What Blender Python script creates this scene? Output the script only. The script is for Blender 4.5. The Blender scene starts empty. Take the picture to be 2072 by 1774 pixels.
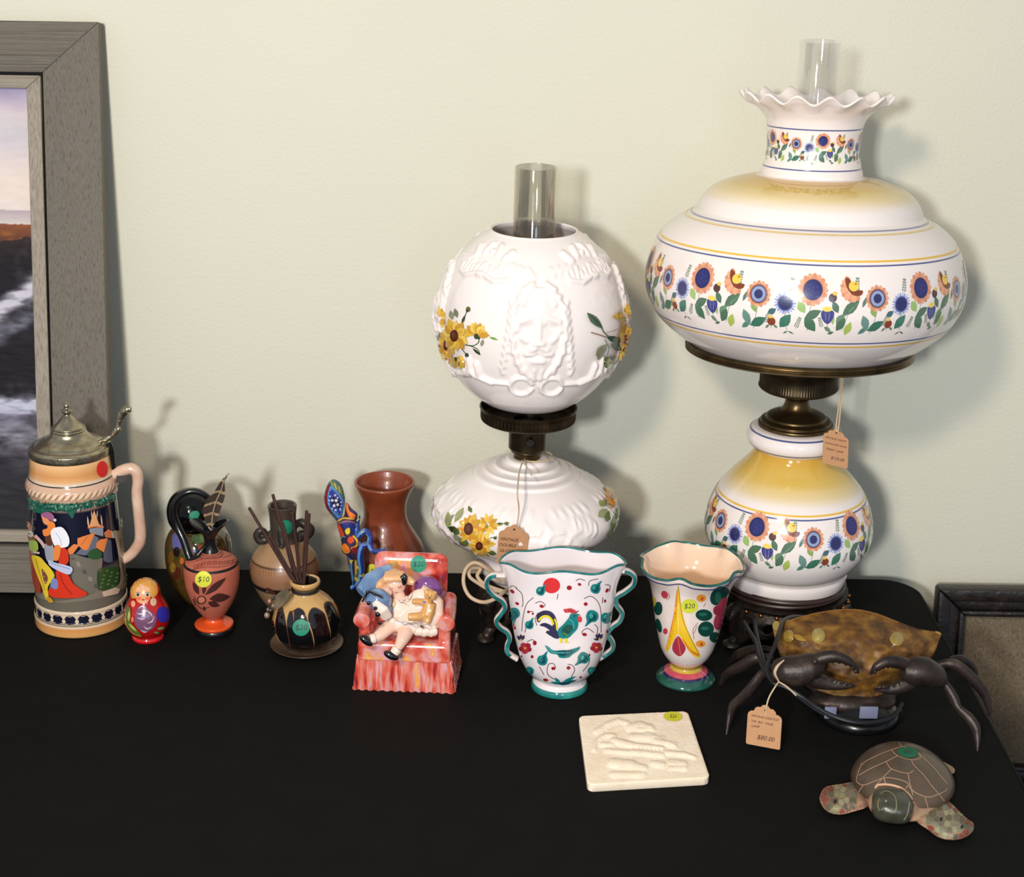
import bpy, bmesh, math, random
import numpy as np
from math import sin, cos, tan, pi, radians, sqrt, atan2, hypot, asin, exp
from mathutils import Vector, Matrix, noise
from mathutils.bvhtree import BVHTree
from mathutils.geometry import delaunay_2d_cdt
random.seed(7)

# ------------------------------------------------------------------ camera
F, CX, CY = 3400.0, 1036.0, 887.0            # focal length and centre in pixels of the 2072 wide frame
PITCH, ROLL = radians(19.3), 0.015
CAM = Vector((0, -1.856, 0.82))              # the table top is z = 0
FWD = Vector((0, cos(PITCH), -sin(PITCH)))
_R0 = Vector((1, 0, 0)); _U0 = Vector((0, sin(PITCH), cos(PITCH)))
RT = _R0 * cos(ROLL) + _U0 * sin(ROLL)
UP = _U0 * cos(ROLL) - _R0 * sin(ROLL)
cd = bpy.data.cameras.new('camera'); cam = bpy.data.objects.new('camera', cd)
bpy.context.scene.collection.objects.link(cam)
M = Matrix((RT, UP, -FWD)).transposed().to_4x4(); M.translation = CAM
cam.matrix_world = M
cd.sensor_width = 36; cd.lens = F / 2072 * 36; cd.clip_start = 0.05; cd.clip_end = 50
cd.dof.use_dof = True; cd.dof.aperture_fstop = 9.0; cd.dof.focus_distance = 1.72
bpy.context.scene.camera = cam

# ------------------------------------------------------------------ light
SC = bpy.context.scene
SC.view_settings.view_transform = 'Standard'; SC.view_settings.look = 'None'
SC.view_settings.exposure = 0.0; SC.view_settings.gamma = 1.0
SC.view_settings.use_curve_mapping = False
SC.cycles.max_bounces = 8; SC.cycles.transparent_max_bounces = 16
SC.cycles.caustics_reflective = False; SC.cycles.caustics_refractive = False
SC.cycles.sample_clamp_indirect = 4.0
W = bpy.data.worlds.new('room_ambient'); SC.world = W; W.use_nodes = True
W.node_tree.nodes['Background'].inputs[0].default_value = (0.86, 0.92, 1.0, 1)
W.node_tree.nodes['Background'].inputs[1].default_value = 0.40

def area(name, loc, target, sx, sy, power, col):
    l = bpy.data.lights.new(name, 'AREA'); l.shape = 'RECTANGLE'; l.size = sx; l.size_y = sy
    l.energy = power; l.color = col
    o = bpy.data.objects.new(name, l); SC.collection.objects.link(o)
    o.location = loc
    o.rotation_euler = (Vector(target) - Vector(loc)).to_track_quat('-Z', 'Y').to_euler()
    return o
area('room_light', (-0.50, -2.95, 1.05), (0, 0, 0.2), 0.16, 0.16, 50, (0.96, 0.99, 1.0))
area('ceiling_lamp', (-0.42, -1.95, 1.32), (0, 0, 0.2), 0.18, 0.18, 21, (1.0, 0.84, 0.66))
area('window_light', (0.60, -3.3, 0.75), (0, 0, 0.2), 0.6, 0.8, 7, (0.60, 0.77, 1.0))

# ------------------------------------------------------------------ helpers: projection
def ray(px, py):
    return (FWD + RT * ((px - CX) / F) - UP * ((py - CY) / F)).normalized()
def atY(px, py, Y):
    d = ray(px, py); t = (Y - CAM.y) / d.y; return CAM + d * t
def atZ(px, py, z=0.0):
    d = ray(px, py); t = (z - CAM.z) / d.z; return CAM + d * t
def depth(P): return (Vector(P) - CAM).dot(FWD)
def proj(P):
    v = Vector(P) - CAM; d = v.dot(FWD)
    return CX + F * v.dot(RT) / d, CY - F * v.dot(UP) / d
def zat(X, Y, py):
    lo, hi = -1.0, 1.2
    for _ in range(40):
        m = (lo + hi) / 2
        if proj((X, Y, m))[1] > py: lo = m
        else: hi = m
    return (lo + hi) / 2
def rings(c, spec):
    """profile of a turned thing on axis c: (image row of the ring centre, half width) -> (radius, height)"""
    out = []
    for s in spec:
        if s is None: out.append(None); continue
        z = zat(c[0], c[1], s[0]); out.append((s[1] * depth((c[0], c[1], z)) / F, z))
    return out

# ------------------------------------------------------------------ helpers: colour and materials
def lin(c):
    r = []
    for v in c[:3]:
        v = v / 255.0
        r.append(v / 12.92 if v <= 0.04045 else ((v + 0.055) / 1.055) ** 2.4)
    return (r[0], r[1], r[2], 1.0)
MATS = {}
def mat(name, col=None, rough=0.5, metal=0.0, coat=0.0, vcol=False, noise_amt=0.0, nscale=60, bump=0.0, bscale=200,
        sss=0.0, ramp=None, stretch=(1, 1, 1), spec=0.5, detail=4):
    if name in MATS: return MATS[name]
    m = bpy.data.materials.new(name); m.use_nodes = True; MATS[name] = m
    nt = m.node_tree; N = nt.nodes; L = nt.links
    b = N['Principled BSDF']
    b.inputs['Roughness'].default_value = rough; b.inputs['Metallic'].default_value = metal
    b.inputs['Coat Weight'].default_value = coat; b.inputs['Coat Roughness'].default_value = 0.06
    b.inputs['Specular IOR Level'].default_value = spec
    if sss:
        b.inputs['Subsurface Weight'].default_value = sss; b.inputs['Subsurface Radius'].default_value = (1, .8, .6)
        b.inputs['Subsurface Scale'].default_value = 0.004
    src = None
    tc = N.new('ShaderNodeTexCoord'); mp = N.new('ShaderNodeMapping'); L.new(tc.outputs['Object'], mp.inputs[0])
    mp.inputs['Scale'].default_value = stretch
    if vcol:
        a = N.new('ShaderNodeAttribute'); a.attribute_name = 'Col'; src = a.outputs['Color']
    elif ramp:
        nz = N.new('ShaderNodeTexNoise'); nz.inputs['Scale'].default_value = nscale; nz.inputs['Detail'].default_value = detail
        L.new(mp.outputs[0], nz.inputs['Vector'])
        cr = N.new('ShaderNodeValToRGB'); L.new(nz.outputs['Fac'], cr.inputs[0])
        el = cr.color_ramp.elements
        for i, (p, c) in enumerate(ramp):
            e = el[i] if i < 2 else el.new(p)
            e.position = p; e.color = lin(c)
        src = cr.outputs[0]
    if src is None:
        b.inputs['Base Color'].default_value = lin(col)
        if noise_amt:
            rg = N.new('ShaderNodeRGB'); rg.outputs[0].default_value = lin(col); src = rg.outputs[0]
    if noise_amt and src is not None:
        nz = N.new('ShaderNodeTexNoise'); nz.inputs['Scale'].default_value = nscale; nz.inputs['Detail'].default_value = 5
        L.new(mp.outputs[0], nz.inputs['Vector'])
        mr = N.new('ShaderNodeMapRange'); L.new(nz.outputs['Fac'], mr.inputs[0])
        mr.inputs['From Min'].default_value = 0.3; mr.inputs['From Max'].default_value = 0.7
        mr.inputs['To Min'].default_value = 1 - noise_amt; mr.inputs['To Max'].default_value = 1 + noise_amt
        mx = N.new('ShaderNodeVectorMath'); mx.operation = 'SCALE'
        L.new(src, mx.inputs[0]); L.new(mr.outputs[0], mx.inputs['Scale']); src = mx.outputs[0]
    if src is not None: L.new(src, b.inputs['Base Color'])
    if bump:
        n2 = N.new('ShaderNodeTexNoise'); n2.inputs['Scale'].default_value = bscale; n2.inputs['Detail'].default_value = 4
        L.new(mp.outputs[0], n2.inputs['Vector'])
        bp = N.new('ShaderNodeBump'); bp.inputs['Strength'].default_value = 1.0; bp.inputs['Distance'].default_value = bump
        L.new(n2.outputs['Fac'], bp.inputs['Height']); L.new(bp.outputs[0], b.inputs['Normal'])
    return m
def thin_glass(name, tint, edge=0.5, gloss=0.12, gmax=0.45):
    m = bpy.data.materials.new(name); m.use_nodes = True; nt = m.node_tree; N = nt.nodes; L = nt.links
    for n in list(N): N.remove(n)
    out = N.new('ShaderNodeOutputMaterial'); tr = N.new('ShaderNodeBsdfTransparent'); gl = N.new('ShaderNodeBsdfGlossy')
    tr.inputs[0].default_value = tint; gl.inputs['Roughness'].default_value = 0.04
    gl.inputs[0].default_value = (1, 1, 1, 1)
    lw = N.new('ShaderNodeLayerWeight'); lw.inputs[0].default_value = edge
    mr = N.new('ShaderNodeMapRange'); L.new(lw.outputs['Fresnel'], mr.inputs[0])
    mr.inputs['To Min'].default_value = gloss * 0.4; mr.inputs['To Max'].default_value = gmax
    mx = N.new('ShaderNodeMixShader'); L.new(mr.outputs[0], mx.inputs[0]); L.new(tr.outputs[0], mx.inputs[1]); L.new(gl.outputs[0], mx.inputs[2])
    L.new(mx.outputs[0], out.inputs[0]); return m

# ------------------------------------------------------------------ helpers: objects
def put(o, label=None, cat=None, group=None, kind=None):
    if label: o['label'] = label
    if cat: o['category'] = cat
    if group: o['group'] = group
    if kind: o['kind'] = kind
    return o
def thing(name, loc, label, cat, group=None):
    o = bpy.data.objects.new(name, None); SC.collection.objects.link(o); o.location = loc
    o.empty_display_size = 0.02
    return put(o, label, cat, group)
def origin(p):
    v = Vector((0, 0, 0))
    while p is not None: v += p.location; p = p.parent
    return v
class Geo:
    """vertices and faces in world space, with an optional colour per face or per vertex"""
    def __init__(s): s.v = []; s.f = []; s.c = []; s.vc = None
    def add(s, v, f, col=None):
        n = len(s.v); s.v += [tuple(p) for p in v]; s.f += [tuple(i + n for i in q) for q in f]
        s.c += [col] * len(f); return s
    def join(s, g):
        n = len(s.v); s.v += list(g.v); s.f += [tuple(i + n for i in q) for q in g.f]; s.c += g.c; return s
    def bvh(s): return BVHTree.FromPolygons([Vector(p) for p in s.v], s.f)
XF = None
def build(name, g, m, parent=None, smooth=True, sharp=40, label=None, **kw):
    if XF is not None: g.v = [tuple(XF @ Vector(p)) for p in g.v]
    me = bpy.data.meshes.new(name)
    o0 = origin(parent) if parent else kw.get('org', Vector((0, 0, 0)))
    v = np.array(g.v, dtype=np.float64) - np.array(o0)
    me.from_pydata(v.tolist(), [], g.f)
    if g.vc is not None:
        at = me.color_attributes.new('Col', 'FLOAT_COLOR', 'POINT')
        at.data.foreach_set('color', np.array(g.vc, dtype=np.float32).ravel())
    elif any(c is not None for c in g.c):
        at = me.color_attributes.new('Col', 'FLOAT_COLOR', 'CORNER')
        arr = []
        for f, c in zip(g.f, g.c):
            arr += list(lin(c or (128, 128, 128))) * len(f)
        at.data.foreach_set('color', np.array(arr, dtype=np.float32))
    me.materials.append(m)
    if smooth:
        me.shade_smooth()
        if sharp: me.set_sharp_from_angle(angle=radians(sharp))
    me.validate(); me.update()
    o = bpy.data.objects.new(name, me); SC.collection.objects.link(o)
    if parent: o.parent = parent
    else: o.location = o0
    if label: o['label'] = label
    return o
def fix_normals(g):
    me = bpy.data.meshes.new('t'); me.from_pydata(g.v, [], g.f); bm = bmesh.new(); bm.from_mesh(me)
    bmesh.ops.recalc_face_normals(bm, faces=bm.faces); bm.to_mesh(me); bm.free()
    g.f = [tuple(p.vertices) for p in me.polygons]; bpy.data.meshes.remove(me); return g

def catmull(pts, sub=6, closed=False):
    """smooth curve through points; a repeated point makes a corner"""
    P = [tuple(p) for p in pts]; n = len(P); out = []
    if closed:
        for i in range(n):
            a, b, c, d = P[i - 1], P[i], P[(i + 1) % n], P[(i + 2) % n]
            for k in range(sub):
                t = k / sub
                out.append(tuple(0.5 * (2 * b[j] + (c[j] - a[j]) * t + (2 * a[j] - 5 * b[j] + 4 * c[j] - d[j]) * t * t + (3 * b[j] - a[j] - 3 * c[j] + d[j]) * t ** 3) for j in range(len(b))))
        return out
    segs = [[P[0]]]
    for i in range(1, n):
        if P[i] == P[i - 1]: segs.append([P[i]])
        else: segs[-1].append(P[i])
    for sg in segs:
        m = len(sg)
        for i in range(m - 1):
            b, c = sg[i], sg[i + 1]
            a = sg[i - 1] if i > 0 else tuple(2 * b[j] - c[j] for j in range(len(b)))
            d = sg[i + 2] if i + 2 < m else tuple(2 * c[j] - b[j] for j in range(len(b)))
            for k in range(sub):
                t = k / sub
                out.append(tuple(0.5 * (2 * b[j] + (c[j] - a[j]) * t + (2 * a[j] - 5 * b[j] + 4 * c[j] - d[j]) * t * t + (3 * b[j] - a[j] - 3 * c[j] + d[j]) * t ** 3) for j in range(len(b))))
        out.append(sg[-1])
    # drop doubles
    res = [out[0]]
    for p in out[1:]:
        if max(abs(p[j] - res[-1][j]) for j in range(len(p))) > 1e-9: res.append(p)
    return res
def lathe(c, prof, n=96, fn=None, close_bottom=True, close_top=False, arc=None):
    """prof: (r, z) from bottom to top (outside), may fold over into the inside"""
    g = Geo(); X, Y = c[0], c[1]; V = []; Fc = []
    for i, (r, z) in enumerate(prof):
        for k in range(n):
            t = 2 * pi * k / n
            rr, zz = (r, z) if fn is None else fn(r, z, t, i)
            V.append((X + rr * sin(t), Y - rr * cos(t), zz))   # t = 0 faces the camera
    for i in range(len(prof) - 1):
        for k in range(n):
            a = i * n + k; b = i * n + (k + 1) % n
            Fc.append((a, b, b + n, a + n))
    if close_bottom: Fc.append(tuple(reversed(range(n))))
    if close_top: Fc.append(tuple((len(prof) - 1) * n + k for k in range(n)))
    return g.add(V, Fc)
def offset_in(prof, t):
    """the inside wall of a vessel, from rim down"""
    out = []
    for (r, z) in reversed(prof):
        out.append((max(r - t, 0.0005), z))
    return out
def tube(pts, r, n=10, flat=1.0, closed=False, updir=None, caps=True):
    """tube along 3D points; r a number or one radius per point; flat squeezes it along updir"""
    P = [Vector(p) for p in pts]; m = len(P); R = r if isinstance(r, (list, tuple)) else [r] * m
    if len(R) != m: R = [R[int(i * (len(R) - 1) / max(m - 1, 1))] for i in range(m)]
    V = []; Fc = []; N = None
    for i in range(m):
        if closed: T = (P[(i + 1) % m] - P[i - 1]).normalized()
        else: T = (P[min(i + 1, m - 1)] - P[max(i - 1, 0)]).normalized()
        if updir is not None:
            N = Vector(updir); N = (N - T * N.dot(T)).normalized()
        elif N is None:
            N = T.cross(Vector((0, 0, 1)) if abs(T.z) < 0.9 else Vector((1, 0, 0))).normalized()
        else: N = (N - T * N.dot(T)).normalized()
        B = T.cross(N)
        for k in range(n):
            a = 2 * pi * k / n
            V.append(P[i] + N * (R[i] * cos(a) * flat) + B * (R[i] * sin(a)))
    for i in range(m if closed else m - 1):
        for k in range(n):
            a = i * n + k; b = i * n + (k + 1) % n; a2 = ((i + 1) % m) * n + k; b2 = ((i + 1) % m) * n + (k + 1) % n
            Fc.append((a, b, b2, a2))
    if caps and not closed:
        Fc.append(tuple(reversed(range(n)))); Fc.append(tuple((m - 1) * n + k for k in range(n)))
    return fix_normals(Geo().add(V, Fc)) if caps else Geo().add(V, Fc)
def lerp_list(vals, n):
    out = []
    for i in range(n):
        t = i / (n - 1) * (len(vals) - 1); k = min(int(t), len(vals) - 2); f = t - k
        out.append(vals[k] * (1 - f) + vals[k + 1] * f)
    return out
def ellipsoid(c, rx, ry, rz, rot=None, n=32, m=18, fn=None):
    V = []; Fc = []; c = Vector(c)
    for i in range(m + 1):
        a = pi * i / m
        for k in range(n):
            t = 2 * pi * k / n
            p = Vector((rx * sin(a) * cos(t), ry * sin(a) * sin(t), rz * cos(a)))
            if fn: p = fn(p)
            if rot is not None: p = rot @ p
            V.append(c + p)
    for i in range(m):
        for k in range(n):
            a = i * n + k; b = i * n + (k + 1) % n
            Fc.append((a, a + n, b + n, b))
    return Geo().add(V, Fc)
def box(a, b, bev=0.0, M4=None, seg=2):
    bm = bmesh.new(); bmesh.ops.create_cube(bm, size=1)
    for v in bm.verts:
        v.co = Vector([(a[j] + b[j]) / 2 + v.co[j] * (b[j] - a[j]) for j in range(3)])
    if bev: bmesh.ops.bevel(bm, geom=bm.edges[:], offset=bev, segments=seg, profile=0.5, affect='EDGES')
    if M4 is not None: bmesh.ops.transform(bm, matrix=M4, verts=bm.verts)
    bm.verts.ensure_lookup_table(); bm.faces.ensure_lookup_table()
    g = Geo().add([tuple(v.co) for v in bm.verts], [tuple(v.index for v in f.verts) for f in bm.faces]); bm.free(); return g
def subsurf(g, lev=1):
    me = bpy.data.meshes.new('t'); me.from_pydata(g.v, [], g.f)
    o = bpy.data.objects.new('t', me); SC.collection.objects.link(o)
    md = o.modifiers.new('s', 'SUBSURF'); md.levels = lev
    dg = bpy.context.evaluated_depsgraph_get(); e = o.evaluated_get(dg).to_mesh()
    r = Geo().add([tuple(v.co) for v in e.vertices], [tuple(p.vertices) for p in e.polygons])
    bpy.data.objects.remove(o); bpy.data.meshes.remove(me); return r
def voxel_union(g, size=0.0015, smooth=4):
    """melt overlapping pieces into one continuous body"""
    me = bpy.data.meshes.new('t'); me.from_pydata(g.v, [], g.f)
    o = bpy.data.objects.new('t', me); SC.collection.objects.link(o)
    md = o.modifiers.new('r', 'REMESH'); md.mode = 'VOXEL'; md.voxel_size = size
    if smooth:
        s = o.modifiers.new('s', 'SMOOTH'); s.iterations = smooth; s.factor = 0.5
    dg = bpy.context.evaluated_depsgraph_get(); e = o.evaluated_get(dg).to_mesh()
    r = Geo().add([tuple(v.co) for v in e.vertices], [tuple(p.vertices) for p in e.polygons])
    bpy.data.objects.remove(o); bpy.data.meshes.remove(me); return r
def inside(p, poly):
    x, y = p; c = False; n = len(poly); j = n - 1
    for i in range(n):
        if (poly[i][1] > y) != (poly[j][1] > y) and x < (poly[j][0] - poly[i][0]) * (y - poly[i][1]) / (poly[j][1] - poly[i][1]) + poly[i][0]: c = not c
        j = i
    return c
def fill2d(poly, step):
    P = []
    n = len(poly)
    for i in range(n):
        a, b = poly[i], poly[(i + 1) % n]; d = hypot(b[0] - a[0], b[1] - a[1]); k = max(1, int(d / step))
        for j in range(k): P.append((a[0] + (b[0] - a[0]) * j / k, a[1] + (b[1] - a[1]) * j / k))
    x0 = min(p[0] for p in P); x1 = max(p[0] for p in P); y0 = min(p[1] for p in P); y1 = max(p[1] for p in P)
    Q = []
    nb = len(P); arr = np.array(P)
    yy = y0 + step / 2; row = 0
    while yy < y1:
        xx = x0 + (step / 2 if row % 2 else step)
        while xx < x1:
            if inside((xx, yy), P) and np.min((arr[:, 0] - xx) ** 2 + (arr[:, 1] - yy) ** 2) > (step * 0.45) ** 2: Q.append((xx, yy))
            xx += step
        yy += step * 0.87; row += 1
    r = delaunay_2d_cdt([Vector(p) for p in P + Q], [], [list(range(nb))], 1, 1e-5)
    return [tuple(v) for v in r[0]], [tuple(f) for f in r[2]]
class Paint:
    """flat painted shapes laid on a surface. to3d(u, v) -> (point, normal) or None"""
    def __init__(s, to3d, h=0.00025, step=5.0, dh=0.00002):
        s.to = to3d; s.h = h; s.step = step; s.dh = dh; s.g = Geo(); s.o = (0, 0); s.s = 1.0; s.n = 0; s.lift = 0; s.fix = None
    def frame(s, ox, oy, sc): s.o = (ox, oy); s.s = sc; return s
    def T(s, p): return (s.o[0] + p[0] / s.s, s.o[1] + p[1] / s.s)
    def _emit(s, V2, Fc, col):
        h = s.h + s.lift + s.dh * (s.n if s.fix is None else s.fix); s.n += 1
        V = []; ok = []
        for p in V2:
            r = s.to(p[0], p[1])
            if r is None: V.append((0, 0, 0)); ok.append(None)
            else: V.append(tuple(r[0] + r[1] * h)); ok.append(r[0])
        F2 = []
        for f in Fc:
            if any(ok[i] is None for i in f): continue
            if max((ok[f[i]] - ok[f[i - 1]]).length for i in range(len(f))) > 0.012 + 6 * s.step * 0.0006: continue
            F2.append(f)
        if F2: s.g.add(V, F2, col)
    def fill(s, pts, col, sm=True, raw=False):
        P = [p if raw else s.T(p) for p in pts]
        if sm: P = catmull(P, 4, True)
        try: V, Fc = fill2d(P, s.step)
        except Exception: return
        s._emit(V, Fc, col)
    def ell(s, x, y, rx, ry, col, rot=0, n=18):
        r = radians(rot); pts = []
        for k in range(n):
            a = 2 * pi * k / n; u, w = rx * cos(a), ry * sin(a)
            pts.append((x + u * cos(r) - w * sin(r), y + u * sin(r) + w * cos(r)))
        s.fill(pts, col, False)
    def leaf(s, x0, y0, x1, y1, w, col):
        dx, dy = x1 - x0, y1 - y0; L = hypot(dx, dy); nx, ny = -dy / L * w / 2, dx / L * w / 2
        pts = [(x0, y0)]
        for t, k in ((.2, .62), (.42, 1), (.65, .85), (.85, .42)): pts.append((x0 + dx * t + nx * k, y0 + dy * t + ny * k))
        pts.append((x1, y1))
        for t, k in ((.85, .42), (.65, .85), (.42, 1), (.2, .62)): pts.append((x0 + dx * t - nx * k, y0 + dy * t - ny * k))
        s.fill(pts, col, False)
    def line(s, pts, w, col, sm=True):
        P = [s.T(p) for p in pts]
        if sm and len(P) > 2: P = catmull(P, 6)
        Q = [P[0]]
        for p in P[1:]:
            a = Q[-1]; d = hypot(p[0] - a[0], p[1] - a[1]); k = max(1, int(d / s.step))
            for j in range(1, k + 1): Q.append((a[0] + (p[0] - a[0]) * j / k, a[1] + (p[1] - a[1]) * j / k))
        n = len(Q); W2 = lerp_list(list(w), n) if isinstance(w, (list, tuple)) else [w] * n
        V = []
        for i in range(n):
            a, b = Q[max(i - 1, 0)], Q[min(i + 1, n - 1)]; dx, dy = b[0] - a[0], b[1] - a[1]; L = hypot(dx, dy) or 1
            k = W2[i] / s.s / 2
            V.append((Q[i][0] - dy / L * k, Q[i][1] + dx / L * k)); V.append((Q[i][0] + dy / L * k, Q[i][1] - dx / L * k))
        s._emit(V, [(2 * i, 2 * i + 1, 2 * i + 3, 2 * i + 2) for i in range(n - 1)], col)
    def text(s, txt, x, y, size, col, rot=0, shear=0.15, align='CENTER', w=1.0):
        c = bpy.data.curves.new('t', 'FONT'); c.body = txt; c.size = size; c.shear = shear; c.align_x = align; c.align_y = 'CENTER'
        c.resolution_u = 2
        o = bpy.data.objects.new('t', c); me = bpy.data.meshes.new_from_object(o)
        r = radians(rot); V = []
        for v in me.vertices:
            u, q = v.co.x * w, -v.co.y
            V.append(s.T((x + u * cos(r) - q * sin(r), y + u * sin(r) + q * cos(r))))
        st = s.step; s.step = 50
        s._emit(V, [tuple(p.vertices) for p in me.polygons], col); s.step = st
        bpy.data.objects.remove(o); bpy.data.meshes.remove(me); bpy.data.curves.remove(c)
    def done(s, name, m, parent, label=None):
        if s.g.f:
            o = build(name, s.g, m, parent, smooth=False, label=label); s.g = Geo()
            if name != 'price_sticker': o['kind'] = 'stuff'
            return o
def px_on(*geos):
    """paint mapper: photo pixel -> the surface seen there"""
    g = Geo()
    for q in geos: g.join(q)
    b = g.bvh()
    def to(px, py):
        d = ray(px, py); loc, nrm, i, dist = b.ray_cast(CAM, d)
        if loc is None: return None
        if nrm.dot(d) > 0: nrm = -nrm
        if nrm.dot(d) > -0.06: return None
        return loc, nrm
    return to
def prof_r(prof):
    """outer radius as a function of height"""
    zs = [p[1] for p in prof]; rs = [p[0] for p in prof]
    def f(z): return float(np.interp(z, zs, rs))
    return f
def around(c, prof, R, zmid):
    """paint mapper: u metres around at radius R, v metres up from zmid"""
    f = prof_r(prof)
    def to(u, v):
        t = u / R; z = zmid + v; r = f(z); e = 0.001; s = (f(z + e) - f(z - e)) / (2 * e)
        n = Vector((sin(t), -cos(t), -s)).normalized()
        return Vector((c[0] + r * sin(t), c[1] - r * cos(t), z)), n
    return to
def band(c, prof, z, w, h=0.0002, n=128):
    """thin painted ring on a turned surface"""
    f = prof_r(prof); pr = []
    for k in range(4):
        zz = z - w / 2 + w * k / 3; e = 0.0008; s = (f(zz + e) - f(zz - e)) / (2 * e); L = sqrt(1 + s * s)
        pr.append((f(zz) + h / L, zz - s * h / L))
    return lathe(c, pr, n, close_bottom=False)
def bands(name, c, prof, lst, m, parent, h=0.0002):
    for py, wpx, col in lst:
        z = zat(c[0], c[1], py); b = band(c, prof, z, wpx * depth((c[0], c[1], z)) / F / 0.94, h); b.c = [col] * len(b.f); build('painted_ring', b, m, parent)
PM = mat('glazed_paint', vcol=True, rough=0.22, coat=0.6)
PMM = mat('matt_paint', vcol=True, rough=0.6, spec=0.3)
STK = mat('sticker_paper', vcol=True, rough=0.55)
def sticker(to, x, y, rx, ry, col, txt, parent, rot=0, label=None, h=0.0007):
    p = Paint(to, h=h, dh=.00012); p.ell(x, y, rx, ry, col, rot, 26)
    if txt: p.text(txt, x, y, min(rx, ry) * 0.95, (40, 50, 50), rot)
    return p.done('price_sticker', STK, parent, label)
# ------------------------------------------------------------------ the setting
FLOOR, WALL = -0.74, 0.05
wallm = mat('painted_wall', (211, 209, 192), rough=0.75, noise_amt=0.02, nscale=3, bump=0.0006, bscale=260, spec=0.25)
g = box((-2.4, WALL, FLOOR), (2.2, WALL + 0.1, 1.7))
build('wall_back', g, wallm, smooth=False, kind=None)['kind'] = 'structure'
flm = mat('floor_boards', ramp=[(0.3, (74, 58, 44)), (0.7, (104, 84, 64))], nscale=6, rough=0.5, stretch=(1, 12, 1))
fg = Geo().join(box((-2.4, -2.6, FLOOR - 0.05), (2.2, WALL + 0.1, FLOOR)))
build('floor', fg, flm, smooth=False)['kind'] = 'structure'
bbm = mat('baseboard_paint', (214, 210, 196), rough=0.4)
build('baseboard_back', box((-2.4, WALL - 0.014, FLOOR), (2.2, WALL, FLOOR + 0.09), 0.003), bbm)['kind'] = 'structure'

# ------------------------------------------------------------------ table and cloth
TX0, TX1, TY0, TY1 = -1.20, 0.486, -0.80, -0.004
tt = thing('folding_table', ((TX0 + TX1) / 2, -0.4, FLOOR), 'folding table hidden under the black tablecloth', 'table')
tm = mat('table_plastic', (190, 188, 180), rough=0.5); lm = mat('table_leg_metal', (110, 110, 112), rough=0.4, metal=1)
build('tabletop', box((TX0 + .006, TY0 + .006, -0.036), (TX1 - .006, TY1 - .006, -0.004), 0.006), tm, tt)
for x in (TX0 + 0.25, TX1 - 0.25):
    for y in (TY0 + 0.08, TY1 - 0.08):
        build('leg', tube([(x, y, -0.036), (x, y, FLOOR)], 0.014), lm, tt)
def cloth():
    # rounded rectangle outline, then rows: flat top -> rolled edge -> hanging folds
    rc = 0.045; out = []
    cs = [(TX1 - rc, TY0 + rc, -90), (TX1 - rc, TY1 - rc, 0), (TX0 + rc, TY1 - rc, 90), (TX0 + rc, TY0 + rc, 180)]
    for i, (cx, cy, a0) in enumerate(cs):
        for k in range(13):
            a = radians(a0 + 90 * k / 12); out.append((cx, cy, cos(a), sin(a)))
    # densify straight runs
    P = []
    n = len(out)
    for i in range(n):
        a, b = out[i], out[(i + 1) % n]
        pa = (a[0] + a[2] * rc, a[1] + a[3] * rc); pb = (b[0] + b[2] * rc, b[1] + b[3] * rc)
        d = hypot(pb[0] - pa[0], pb[1] - pa[1]); k = max(1, int(d / 0.012))
        for j in range(k):
            t = j / k; P.append((pa[0] + (pb[0] - pa[0]) * t, pa[1] + (pb[1] - pa[1]) * t, a[2] + (b[2] - a[2]) * t, a[3] + (b[3] - a[3]) * t))
    n = len(P); rows = []
    prof = [(-0.004, 0.0), (-0.001, -0.0015), (0.0015, -0.005), (0.003, -0.011)]
    for k in range(1, 26): prof.append((0.003 + 0.0008 * k, -0.011 - 0.0265 * k))
    V = []; s = 0
    for j, (o, z) in enumerate(prof):
        s = 0
        for i, (x, y, nx, ny) in enumerate(P):
            a, b = P[i - 1][:2], (x, y); s += hypot(b[0] - a[0], b[1] - a[1])
            amp = max(0, -z - 0.012) * 0.055
            corner = 1.0 if abs(nx * ny) > 0.05 else 0.0
            w = amp * (1.0 + 0.9 * sin(s * 42) + 0.5 * sin(s * 23 + 1)) + corner * max(0, -z - 0.008) * 0.25
            if y > -0.02: w = min(w, 0.02)
            V.append((x + nx * (o + w), y + ny * (o + min(w, 0.03 if ny > 0.3 else 1)), z + 0.0008))
    Fc = []
    for j in range(len(prof) - 1):
        for i in range(n):
            a = j * n + i; b = j * n + (i + 1) % n; Fc.append((a, a + n, b + n, b))
    g = Geo().add(V, Fc)
    # flat top as a grid bounded by the first row
    poly = [(V[i][0], V[i][1]) for i in range(n)]
    v2, f2 = fill2d(poly, 0.02)
    def wz(x, y):
        e = min(1, (TX1 - x) / 0.03, (TY1 - y) / 0.03); e = max(0, e)
        return e * (0.0009 * noise.noise(Vector((x * 9, y * 14, 0))) + 0.0007 * noise.noise(Vector((x * 30, y * 22, 3)))
                    - 0.0012 * exp(-((y + 0.33 + 0.2 * (x + 0.2)) / 0.006) ** 2) * (1 if x > -0.3 else 0))
    g2 = Geo().add([(x, y, 0.0008 - 0.0004 + min(0.0, wz(x, y))) if False else (x, y, 0.0004 + wz(x, y) * 0.6) for x, y in v2], f2)
    g.join(fix_normals(g2)); return g
clm = mat('black_cloth', (13, 13, 12), rough=0.8, bump=0.0002, bscale=900, noise_amt=0.15, nscale=25, spec=0.12)
put(build('tablecloth', cloth(), clm, sharp=60), 'matt black tablecloth covering the whole table and hanging over its edges', 'tablecloth')

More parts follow.
